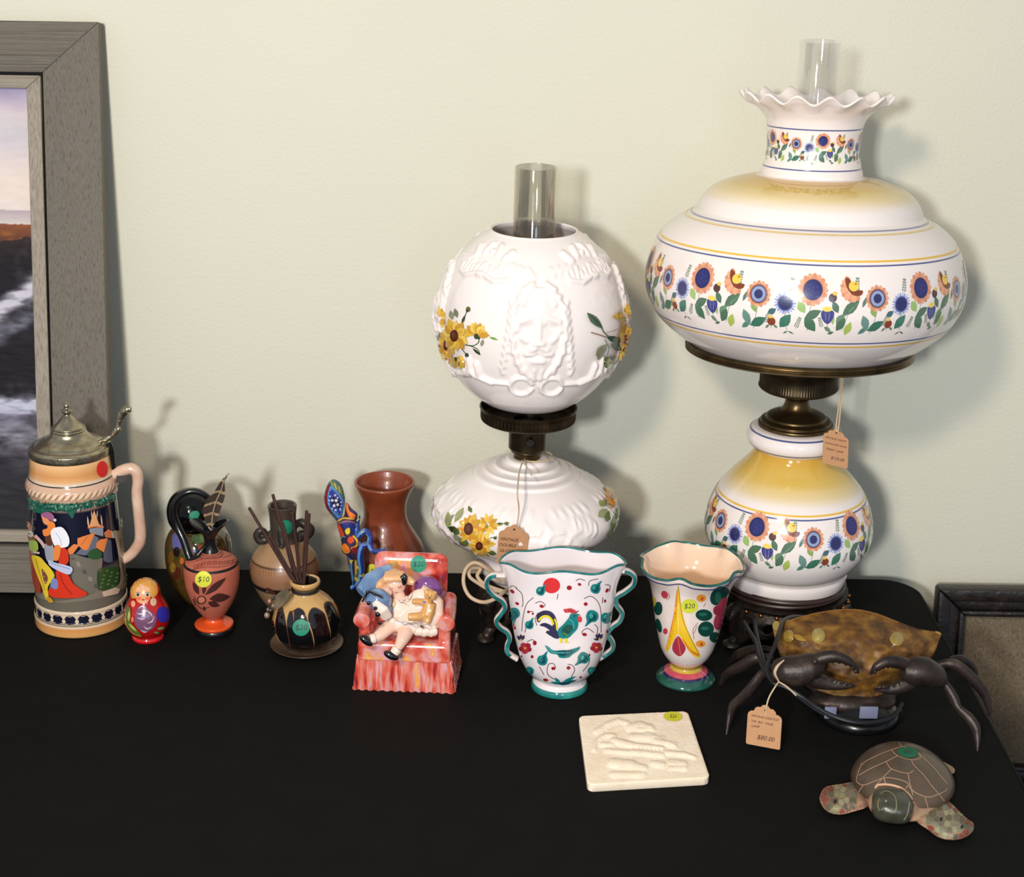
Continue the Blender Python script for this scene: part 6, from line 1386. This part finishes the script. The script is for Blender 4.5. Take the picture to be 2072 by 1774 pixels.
for a in ((196, 1207, 17, 22, -25, (186, 60, 76)), (200, 1400, 12, 16, 0, (186, 60, 76)), (388, 1225, 25, 20, 0, (230, 150, 50)), (384, 1466, 25, 18, 0, (226, 150, 54)), (402, 1315, 44, 31, 5, GD), (412, 1388, 42, 40, -30, GD), (480, 1212, 40, 56, 35, GD), (458, 1432, 28, 28, 0, GD), (500, 1190, 36, 26, 0, GD), (163, 1280, 22, 36, 0, GD), (166, 1370, 14, 38, -14, GD), (484, 1345, 30, 50, 15, (164, 54, 78)), (505, 1262, 30, 42, 20, (170, 56, 80)), (470, 1290, 20, 26, 0, (150, 44, 70)), (524, 1310, 14, 30, 0, (214, 190, 60)), (142, 1245, 10, 24, 0, (200, 180, 60))): P.ell(a[0], a[1], a[2], a[3], a[5], a[4])
for a in ((392, 1228, 8, 10, (190, 90, 40)), (388, 1468, 8, 9, (190, 90, 40)), (396, 1310, 22, 8, (40, 104, 86)), (408, 1384, 22, 10, (40, 104, 86)), (476, 1220, 16, 30, (40, 100, 84))): P.ell(*a)
for q in ([(350, 1440), (345, 1390), (370, 1355)], [(205, 1235), (222, 1220), (216, 1195)], [(410, 1250), (400, 1270)], [(365, 1370), (350, 1410)]): P.line(q, 2.6, (150, 90, 60))
P.done('painted_spire_and_leaves', PM, LV, 'yellow spire, dark green leaves and pink flower'); sticker(px_on(g), 1395, 1225.5, 17, 14.5, (206, 212, 60), '$20', LV, label='yellow round price sticker')

# ------------------------------------------------------------------ plaster tile with relief
zt_ = .0085; Q = [atZ(1171, 1447, zt_), atZ(1391, 1437, zt_), atZ(1437, 1573, zt_), atZ(1189, 1588, zt_)]
TI = thing('relief_tile', ((Q[0].x + Q[2].x) / 2, (Q[0].y + Q[2].y) / 2, 0), 'flat cream plaster tile with a carved relief lying in front of the rooster vase', 'tile')
def bil(u, v, z=None):
    p = Q[0] * (1 - u) * (1 - v) + Q[1] * u * (1 - v) + Q[2] * u * v + Q[3] * (1 - u) * v; return Vector((p.x, p.y, zt_ if z is None else z))
N_ = 150; rc = .055; V = []; UV = []
def rnd_(u, v, c=rc):
    for (cx, cy, sx, sy) in ((c, c, -1, -1), (1 - c, c, 1, -1), (c, 1 - c, -1, 1), (1 - c, 1 - c, 1, 1)):
        if (u - cx) * sx > 0 and (v - cy) * sy > 0:
            m = max(abs(u - cx), abs(v - cy)); L = hypot(u - cx, v - cy)
            if L > 0: return cx + (u - cx) * m / L, cy + (v - cy) * m / L
    return u, v
PTS = []
for j in range(N_ + 1):
    for i in range(N_ + 1):
        u, v = rnd_(i / N_, j / N_); UV.append((u, v)); p = bil(u, v); q = proj(p); PTS.append(((q[0] - 1140) * 6.475, (q[1] - 1400) * 6.475)); V.append(p)
RELT = [(430, 520, 560, 440, 46, 8), (560, 440, 720, 380, 50, 9), (720, 380, 850, 420, 44, 8), (860, 470, 1000, 430, 60, 10), (1000, 430, 1150, 480, 56, 10), (960, 490, 1180, 490, 34, 7)]
RELT += [(560 + 34 * k, 470 - 14 * k, 600 + 34 * k, 520 - 10 * k, 13, 5) for k in range(7)] + [(930 + 30 * k, 420, 950 + 32 * k, 500, 10, 6) for k in range(8)]
RELT += arcseg(600, 760, 190, 180, 290, 40, 9, 8) + [(500, 690, 640, 690, 40, 7), (650, 640, 900, 700, 54, 11), (900, 590, 1200, 600, 60, 10), (1100, 560, 1300, 620, 46, 8), (1200, 640, 1460, 700, 50, 10), (900, 700, 1300, 740, 40, 9), (560, 770, 900, 800, 40, 8), (900, 790, 1300, 830, 44, 9)]
RELT += [(640, 930, 900, 960, 78, 13), (900, 960, 1060, 1000, 56, 9), (640, 1080, 1050, 1080, 50, 7), (1350, 800, 1600, 820, 40, 9), (1600, 820, 1720, 860, 34, 8), (1180, 940, 1330, 960, 56, 8), (1400, 930, 1590, 950, 62, 8), (1400, 1000, 1600, 1000, 40, 7), (1340, 870, 1340, 1030, 10, -5), (1630, 870, 1640, 1010, 12, -7), (570, 870, 800, 840, 12, -5), (800, 840, 1080, 880, 12, -5), (1080, 880, 1340, 900, 12, -5), (420, 800, 460, 650, 12, -4), (1200, 560, 1510, 710, 10, -5), (700, 720, 1300, 770, 9, -4)]
RELT += [(980 + 50 * k, 740, 1010 + 50 * k, 790, 12, 8) for k in range(7)] + [(1150 + 40 * k, 900, 1160 + 40 * k, 1000, 8, 4) for k in range(5)]
Hh = caps(np.array(PTS), RELT) / 13 * .0027
G2_ = Hh.reshape(N_ + 1, N_ + 1)
for _ in range(3): G2_ = (G2_ * 2 + np.roll(G2_, 1, 0) + np.roll(G2_, -1, 0) + np.roll(G2_, 1, 1) + np.roll(G2_, -1, 1)) / 6
for j in range(N_ + 1):
    for i in range(N_ + 1):
        k = j * (N_ + 1) + i; e = min(i, j, N_ - i, N_ - j); V[k] = Vector((V[k].x, V[k].y, zt_ + G2_[j, i] - .0008 * max(0, 1 - e / 2.0) + .00025 * noise.noise(V[k] * 500)))
Fc = []
for j in range(N_):
    for i in range(N_): a = j * (N_ + 1) + i; Fc.append((a, a + N_ + 1, a + N_ + 2, a + 1))
edge = [i for i in range(N_ + 1)] + [j * (N_ + 1) + N_ for j in range(1, N_ + 1)] + [N_ * (N_ + 1) + i for i in range(N_ - 1, -1, -1)] + [j * (N_ + 1) for j in range(N_ - 1, 0, -1)]
n0 = len(V)
for e in edge: V.append(Vector((V[e].x, V[e].y, .0012)))
for e in edge: p = V[e]; c_ = bil(.5, .5); V.append(Vector((p.x + (c_.x - p.x) * .012, p.y + (c_.y - p.y) * .012, .0004)))
m_ = len(edge)
for k in range(m_): a, b = edge[k], edge[(k + 1) % m_]; Fc.append((a, b, n0 + (k + 1) % m_, n0 + k)); Fc.append((n0 + k, n0 + (k + 1) % m_, n0 + m_ + (k + 1) % m_, n0 + m_ + k))
Fc.append(tuple(n0 + m_ + k for k in range(m_)))
g = Geo().add(V, Fc); g = fix_normals(g)
build('carved_slab', g, mat('plaster', ramp=[(.3, (240, 220, 192)), (.7, (250, 234, 212))], nscale=70, rough=.8, bump=.0002, bscale=900), TI, sharp=50)
sticker(px_on(g), 1361.5, 1451, 19, 9.5, (208, 204, 40), '$20', TI, rot=3, label='yellow round price sticker', h=.0012)

# ------------------------------------------------------------------ crab lamp
cc = (atY(1735, 1400, -.33).x, -.335)
CL = thing('crab_lamp', (cc[0], cc[1], 0), 'dark metal crab lamp with an amber shell shade and two raised claws', 'lamp')
def yc(py): return -.352 + (1400 - py) * .00033
C_ = lambda x, y, d=0.0: atY(1440 + x / 3.453, 1220 + y / 3.453, yc(1220 + y / 3.453) + d)
SH = [(425, 140), (470, 122), (560, 112), (700, 72), (850, 46), (1000, 40), (1150, 68), (1300, 126), (1450, 180), (1598, 206), (1590, 255), (1555, 350), (1500, 420), (1430, 490), (1330, 560), (1230, 620), (1100, 660), (900, 655), (720, 600), (600, 530), (520, 440), (470, 340), (440, 240)]
pts = catmull(SH, 3, True); v2, f2 = fill2d(pts, 17); arr = np.array(pts); V = []
DD = [sin(min(float(np.sqrt(np.min((arr[:, 0] - x) ** 2 + (arr[:, 1] - y) ** 2))) / 250, 1) * pi / 2) for x, y in v2]; NB = [set() for _ in v2]
for f_ in f2:
    for k in range(3): NB[f_[k]].add(f_[k - 1]); NB[f_[k - 1]].add(f_[k])
for _ in range(8): DD = [(DD[i] + sum(DD[j] for j in NB[i])) / (1 + len(NB[i])) for i in range(len(v2))]
for iv, (x, y) in enumerate(v2):
    b = DD[iv]; d = b * .6
    lump = .0022 * noise.noise(Vector((x * .018, y * .022, 0))) * (1 if y > 260 else .3)
    for (ex, ey, er, eh) in ((745, 230, 52, .006), (1290, 262, 52, .006), (540, 230, 44, .004), (620, 250, 50, .003)): lump += eh * max(0, 1 - ((x - ex) ** 2 + (y - ey) ** 2) / er ** 2)
    V.append(C_(x, y, -.030 * b - lump * min(1, d * 3)))
i0, i1, i2 = f2[len(f2) // 2]
if (V[i1] - V[i0]).cross(V[i2] - V[i0]).y > 0: f2 = [tuple(reversed(f)) for f in f2]
g = Geo().add(V, f2)
m = mat('amber_shell', ramp=[(.30, (60, 36, 10)), (.44, (92, 58, 16)), (.56, (118, 80, 24)), (.70, (140, 104, 40))], nscale=70, rough=.55, coat=.0, stretch=(1, 1, 1.5), detail=3)
o = build('shell_shade', g, m, CL, sharp=0, label='translucent amber crab shell shade'); md = o.modifiers.new('s', 'SOLIDIFY'); md.thickness = .003; md.offset = -1
P = Paint(px_on(g), h=.0009, step=4, dh=.00005); P.frame(1440, 1220, 3.453)
P.ell(745, 230, 44, 50, (160, 140, 72)); P.ell(1292, 252, 46, 46, (154, 130, 64)); P.ell(540, 232, 34, 40, (150, 120, 44)); P.leaf(570, 225, 660, 268, 34, (160, 122, 40)); P.ell(452, 160, 26, 32, (142, 122, 60)); P.line([(1470, 190), (1590, 214), (1580, 262)], 14, (150, 120, 50)); P.line([(560, 120), (700, 84), (850, 58), (1000, 52), (1150, 82), (1300, 140)], 8, (128, 84, 28)); P.done('shell_markings', m if False else mat('amber_marks', vcol=True, rough=.35, coat=.3), CL)
brz = mat('crab_bronze', ramp=[(.3, (34, 26, 24)), (.6, (54, 43, 39)), (.8, (84, 68, 61))], nscale=60, rough=.42, metal=.35, bump=.0003, bscale=300)
# body under the shell and base
bd = Geo().join(ellipsoid((cc[0], cc[1] + .012, .030), .062, .034, .018)).join(ellipsoid((cc[0] - .01, cc[1] - .016, .020), .045, .020, .012))
bd = voxel_union(bd, .002, 4); build('crab_body', bd, brz, CL, sharp=0)
build('round_base', lathe((cc[0] - .002, cc[1] - .012), catmull([(.040, .0003), (.042, .003), (.040, .010), (.030, .018), (.020, .024)], 4), 64, close_top=True), mat('black_base', (10, 10, 11), rough=.25), CL)
W3 = lambda x, y, Y: atY(1440 + x / 3.453, 1220 + y / 3.453, Y)
# claws
def claw(s):
    pass
yq = -.394
palm = voxel_union(tube(catmull([W3(445, 480, yq + .004), W3(520, 475, yq), W3(620, 470, yq - .002), W3(700, 450, yq - .002), W3(760, 470, yq - .002)], 4), lerp_list([.0115, .0150, .0152, .0142, .0100], 17), 22), .0012, 3)
build('claw_palm', palm, brz, CL, sharp=0, label='left claw palm')
def finger(pts, rad, tooth, nm='claw_finger', lab=None):
    P3 = catmull(pts, 6); g = tube(P3, lerp_list(rad, len(P3)), 16)
    for (a, t) in tooth: g.join(ellipsoid(P3[int(a * (len(P3) - 1))] + Vector((0, -.002, t)) if isinstance(P3[0], Vector) else Vector(P3[int(a * (len(P3) - 1))]) + Vector((0, -.002, t)), .0018, .0018, .0022, n=10, m=6))
    build(nm, voxel_union(g, .0008, 1), brz, CL, sharp=0, label=lab)
finger([W3(690, 425, yq - .003), W3(770, 385, yq - .004), W3(860, 372, yq - .006), W3(950, 400, yq - .008), W3(1005, 450, yq - .008), W3(1028, 492, yq - .008)], [.0066, .0068, .0058, .0045, .003, .001], [(k / 9 + .15, -.0048 + .002 * k / 9) for k in range(7)])
finger([W3(690, 510, yq - .003), W3(740, 540, yq - .004), W3(830, 565, yq - .006), W3(920, 578, yq - .008), W3(1012, 578, yq - .008)], [.0090, .0085, .006, .004, .001], [(k / 9 + .15, .0068 - .0045 * k / 9) for k in range(8)])
build('claw_knuckle', ellipsoid(W3(722, 408, yq - .012), .003, .003, .003, n=12, m=8), brz, CL)
palm = voxel_union(tube(catmull([W3(1610, 560, yq + .024), W3(1560, 510, yq + .008), W3(1480, 480, yq + .001), W3(1400, 480, yq), W3(1330, 470, yq)], 4), lerp_list([.0055, .0115, .0150, .0140, .0095], 17), 22), .0012, 3)
build('claw_palm', palm, brz, CL, sharp=0, label='right claw palm')
finger([W3(1365, 430, yq), W3(1290, 410, yq - .004), W3(1220, 410, yq - .006), W3(1150, 445, yq - .008), W3(1108, 498, yq - .008)], [.0062, .0062, .0052, .004, .001], [(k / 9 + .15, -.0048 + .002 * k / 9) for k in range(7)])
finger([W3(1380, 545, yq), W3(1320, 585, yq - .004), W3(1240, 605, yq - .006), W3(1180, 604, yq - .008), W3(1130, 600, yq - .008)], [.0088, .0068, .0048, .003, .001], [(k / 9 + .15, .0062 - .004 * k / 9) for k in range(8)])
# legs
def leg(px, Y0, rad, lab=None):
    q = px[-1]; tip = atZ(1440 + q[0] / 3.453, 1220 + q[1] / 3.453, .0022); n = len(px); P3 = []
    for i, (x, y) in enumerate(px): P3.append(W3(x, y, Y0 + (tip.y - Y0) * (i / (n - 1)) ** 1.2))
    P3[-1] = tip; C3 = catmull(P3, 6); build('leg', tube(C3, lerp_list(rad, len(C3)), 14, flat=.75), brz, CL, label=lab)
leg([(1540, 470), (1600, 440), (1690, 430), (1770, 480), (1850, 560), (1910, 640), (1935, 720), (1940, 795)], -.335, [.005, .0058, .0062, .0056, .0058, .005, .0035, .0012])
leg([(1600, 540), (1650, 600), (1690, 670), (1722, 735), (1790, 800), (1840, 870), (1852, 940), (1856, 1035)], -.375, [.0045, .0052, .0058, .0042, .0058, .0056, .004, .0012])
leg([(1660, 400), (1730, 395), (1790, 430), (1830, 480), (1846, 560)], -.30, [.004, .0055, .006, .005, .0016])
leg([(440, 440), (350, 500), (280, 590), (215, 660), (150, 720), (128, 790), (104, 920)], -.345, [.004, .0055, .0058, .0056, .0052, .0042, .0014])
leg([(430, 380), (300, 390), (200, 445), (110, 495), (60, 570)], -.31, [.004, .006, .0062, .005, .002])
leg([(420, 330), (300, 325), (190, 355), (120, 415)], -.285, [.004, .0055, .005, .002])
# power cord
fl2 = mat('black_flex', (20, 20, 24), rough=.4)
def cord(px, lab='black power cord'):
    build('power_cord', tube(catmull([W3(x, y, Y) for x, y, Y in px], 6), .0023, 8), fl2, CL, label=lab)
cord([(650, 97, -.245), (560, 98, -.28), (500, 130, -.31), (470, 210, -.34), (440, 300, -.36), (400, 400, -.372), (390, 480, -.38), (430, 560, -.385)])
cord([(230, 130, -.24), (265, 200, -.28), (310, 280, -.31), (330, 370, -.34), (370, 470, -.365), (430, 560, -.383)])
cord([(300, 120, -.24), (310, 200, -.28), (330, 290, -.31), (355, 380, -.34), (390, 470, -.365), (450, 570, -.38)])
cord([(430, 560, -.383), (520, 590, -.385), (620, 650, -.39), (720, 720, -.392), (850, 790, -.395), (1000, 832, -.398), (1150, 830, -.395), (1270, 790, -.385), (1330, 700, -.37)])
cord([(480, 560, -.380), (600, 650, -.385), (760, 760, -.39), (900, 815, -.392), (1080, 845, -.39), (1220, 822, -.385), (1320, 740, -.37)])
pale_mat = mat('pale_blue_grey', (112, 116, 140), rough=.5)  # pale blue-grey blocks on the front of the black base
for (x0, y0, x1, y1) in ((790, 720, 866, 800), (1035, 718, 1155, 800)):
    gg_ = Geo(); a, b = W3(x0, y0, -.3905), W3(x1, y1, -.3905); gg_.join(box((a.x, -.393, min(a.z, b.z)), (b.x, -.3905, max(a.z, b.z)), .0006)); build('pale_piece', gg_, pale_mat, CL, label='pale blue-grey piece on the base')
# its tag
yt = yq - .018
zt0 = [W3(505, 400, yq - .006), W3(455, 440, yq - .012), W3(438, 490, yq - .013), W3(468, 545, yq - .012)]
def tp_(px, py):
    t = (py - 1440) / 75.0; return atY(px, py, yt - .010 - .012 * t)
strings = [zt0, [W3(500, 402, yq - .008), W3(465, 440, yq - .014), W3(446, 490, yq - .015), W3(468, 545, yq - .012)], [W3(468, 550, yq - .013), W3(440, 590, yt - .002), W3(400, 660, yt - .006), W3(382, 730, yt - .010), tp_(1550, 1446)], [W3(468, 550, yq - .013), W3(520, 580, yt), W3(560, 615, yt - .002), W3(590, 645, yt - .003)]]
tag_card('price_tag', [(1513, 1444), (1582, 1457), (1580, 1516), (1509, 1504)], tp_, 'brown paper price tag hanging from the left claw of the crab lamp', 'kraft price tags',
         [('VINTAGE DESKTOP', .50, .02, 6.4), ('TIN  BIG  CRAB', .42, .20, 6.6), ('LAMP', .24, .36, 7), ('$80.00', .56, .70, 13)], strings)

# ------------------------------------------------------------------ stone turtle
tc = atZ(1824, 1597); fw_ = Vector((-.20, -.98, 0)).normalized(); sd_ = Vector((-fw_.y, fw_.x, 0))
TU = thing('stone_turtle', (tc.x, tc.y, 0), 'carved stone sea turtle with a brown shell at the front right of the table', 'figurine')
RM_ = Matrix((sd_, -fw_, Vector((0, 0, 1)))).transposed()
ts = 1.0
def shf(p):   # slightly pointed tail, flatter under side
    k = 1 - .12 * max(0, p.y) / .055
    return Vector((p.x * k, p.y, p.z if p.z > 0 else p.z * .25))
shg = ellipsoid(tc + Vector((0, 0, .010)), .0475, .054, .0275, RM_, n=64, m=32, fn=shf)
build('shell', shg, mat('brown_soapstone', ramp=[(.3, (66, 54, 44)), (.55, (84, 70, 56)), (.75, (98, 82, 64))], nscale=24, rough=.35, coat=.15), TU, sharp=0, label='polished brown shell with pale carved lines')
U = lambda x, y, z: atZ(1630 + x / 5.6, 1480 + y / 5.6, z)
ston = mat('pink_grey_stone', ramp=[(.3, (150, 112, 92)), (.5, (166, 128, 104)), (.7, (150, 136, 104))], nscale=40, rough=.5)
def flipper(out, z0, th, step=18):
    P_ = catmull(out, 4, True); v2, f2 = fill2d(P_, step); arr = np.array(P_); V = []; B = []
    for (x, y) in v2:
        d = min(1.0, float(np.sqrt(np.min((arr[:, 0] - x) ** 2 + (arr[:, 1] - y) ** 2))) / 110); h = z0 + th * sin(d * pi / 2)
        V.append(U(x, y, h)); B.append(U(x, y, max(.0004, z0 - .0015 * d)))
    n = len(V); return Geo().add(V + B, f2 + [tuple(i + n for i in reversed(f)) for f in f2])
bodyg = Geo()
hc = U(980, 800, .013)
bodyg.join(ellipsoid(tc + Vector((0, 0, .0075)) + fw_ * .030, .034, .036, .0075, RM_, n=40, m=16)).join(ellipsoid(U(990, 830, .012), .0225, .022, .0115, RM_, n=40, m=20))
bodyg = voxel_union(bodyg, .0015, 4); bodyg.v = [(a, b, max(c_, .0004)) for a, b, c_ in bodyg.v]
build('body', bodyg, ston, TU, sharp=0)
def sq_(p):
    k = (abs(p.x / .0185) ** 3.2 + abs(p.y / .020) ** 2.6 + abs(p.z / .0125) ** 2.6) ** (1 / 2.9); return p / max(k, .2) if k > 0 else p
head = ellipsoid(U(985, 835, .0155), .0185, .020, .0125, RM_, n=56, m=32, fn=sq_); hm = mat('dark_green_stone', ramp=[(.3, (50, 50, 40)), (.6, (72, 72, 60)), (.8, (92, 92, 80))], nscale=50, rough=.3, coat=.2)
build('head', head, hm, TU, sharp=0, label='smooth dark green head')
FL = [[(560, 570), (420, 590), (240, 622), (178, 690), (160, 770), (205, 865), (280, 920), (400, 938), (560, 900), (700, 850), (720, 760), (640, 640)], [(1560, 770), (1650, 810), (1740, 900), (1830, 985), (1895, 1030), (1906, 1085), (1870, 1155), (1770, 1212), (1640, 1226), (1500, 1192), (1390, 1110), (1270, 1030), (1230, 950), (1330, 870)]]
fgs = []
for k, o_ in enumerate(FL): fg = flipper(o_, .004, .0075); fgs.append(fg); build('front_flipper', fg, ston, TU, sharp=0)
for o_ in ([(612, 285), (640, 325), (700, 340), (800, 330), (860, 250), (740, 235)], [(1540, 340), (1600, 360), (1680, 410), (1690, 455), (1650, 482), (1590, 480), (1520, 440)]): build('rear_flipper', flipper(o_, .003, .004), ston, TU, sharp=0)
P = Paint(px_on(shg, head, bodyg, *fgs), h=.0003, step=5, dh=.00001); P.frame(1630, 1480, 5.6)
PKL = (196, 152, 120)
PKL = (172, 138, 112)
for q in ([(970, 210), (1045, 275), (1200, 322), (1300, 300), (1270, 235)], [(970, 210), (1060, 180), (1130, 170)], [(1060, 130), (1090, 170)], [(1045, 275), (915, 340), (720, 430), (605, 498)], [(970, 210), (830, 265), (690, 335), (640, 380)], [(915, 345), (975, 425), (1150, 475), (1222, 445)], [(975, 425), (880, 520)], [(1200, 322), (1225, 380), (1350, 510), (1430, 620), (1500, 700)], [(1330, 300), (1450, 410), (1530, 510), (1600, 590)], [(640, 360), (605, 450), (582, 560), (660, 605), (780, 565), (900, 525), (1030, 538), (1150, 580), (1185, 640), (1260, 700), (1390, 742), (1510, 705), (1580, 670), (1595, 640)], [(1160, 480), (1180, 580), (1215, 720)], [(890, 530), (910, 600)], [(870, 535), (800, 610)], [(660, 605), (580, 715)], [(1160, 610), (1120, 670)], [(1350, 745), (1395, 890)], [(1510, 710), (1570, 790)], [(1270, 235), (1330, 300)], [(1130, 170), (1270, 235)]): P.line(q, 7.5, PKL)
P.line([(790, 640), (830, 605), (960, 605), (1100, 650), (1190, 740), (1230, 830)], 22, (206, 160, 132)); P.line([(840, 760), (822, 820), (840, 900)], 6, (150, 140, 90)); P.line([(850, 710), (900, 680), (960, 690), (1020, 760), (1025, 880), (990, 920), (920, 890)], 7, (140, 140, 100)); P.ell(912, 790, 9, 12, (170, 156, 120)); P.line([(850, 885), (900, 870)], 5, (150, 140, 110)); P.line([(1175, 800), (1150, 930), (1110, 1000)], 6, (170, 160, 160)); P.done('carved_lines', mat('stone_lines', vcol=True, rough=.6), TU)
for fi, (fg, col0, seed) in enumerate(((fgs[0], (132, 136, 96), 5), (fgs[1], (126, 128, 108), 9))):
    P = Paint(px_on(fg), h=.00035, step=5, dh=.00001); P.frame(1630, 1480, 5.6); rd = random.Random(seed); out = FL[fi]; cells = []
    xs = [q[0] for q in out]; ys = [q[1] for q in out]
    for _ in range(900):
        x, y = rd.uniform(min(xs), max(xs)), rd.uniform(min(ys), max(ys))
        if inside((x, y), out) and inside((x + (x - 1000) * -.0 , y), out) and all(hypot(x - a, y - b) > 56 for a, b in cells) and (x < 560 if fi == 0 else x > 1420): cells.append((x, y))
    for i, (x, y) in enumerate(cells):
        poly = [(x - 60, y - 60), (x + 60, y - 60), (x + 60, y + 60), (x - 60, y + 60)]
        for j, (a, b) in enumerate(cells):
            if i == j or hypot(a - x, b - y) > 130: continue
            mx, my, nx, ny = (x + a) / 2, (y + b) / 2, a - x, b - y; out2 = []
            for k in range(len(poly)):
                p1, p2 = poly[k - 1], poly[k]; d1 = (p1[0] - mx) * nx + (p1[1] - my) * ny; d2 = (p2[0] - mx) * nx + (p2[1] - my) * ny
                if (d1 < 0) != (d2 < 0): t = d1 / (d1 - d2); out2.append((p1[0] + (p2[0] - p1[0]) * t, p1[1] + (p2[1] - p1[1]) * t))
                if d2 < 0: out2.append(p2)
            poly = out2
            if len(poly) < 3: break
        if len(poly) < 3: continue
        ed = min(hypot(x - a, y - b) for a, b in out); far = (x < 300) if fi == 0 else (x > 1760)
        c = (134, 74, 60) if (ed < 52 and rd.random() < .55) or (far and rd.random() < .5) else rd.choice([col0, (152, 150, 120), (112, 108, 90), (96, 92, 74)])
        P.fill([(x + (u - x) * .86, y + (v - y) * .86) for u, v in poly], c, False)
    for (x, y) in (((335, 795),) if fi == 0 else ((1535, 1000), (1770, 1085))): P.ell(x, y, 16, 26, (36, 26, 26), 15)
    P.done('scale_pattern', MATS['stone_lines'], TU)
sticker(px_on(shg), 1837, 1523, 21, 10.5, (10, 96, 66), '$20', TU, rot=5, label='green round price sticker')
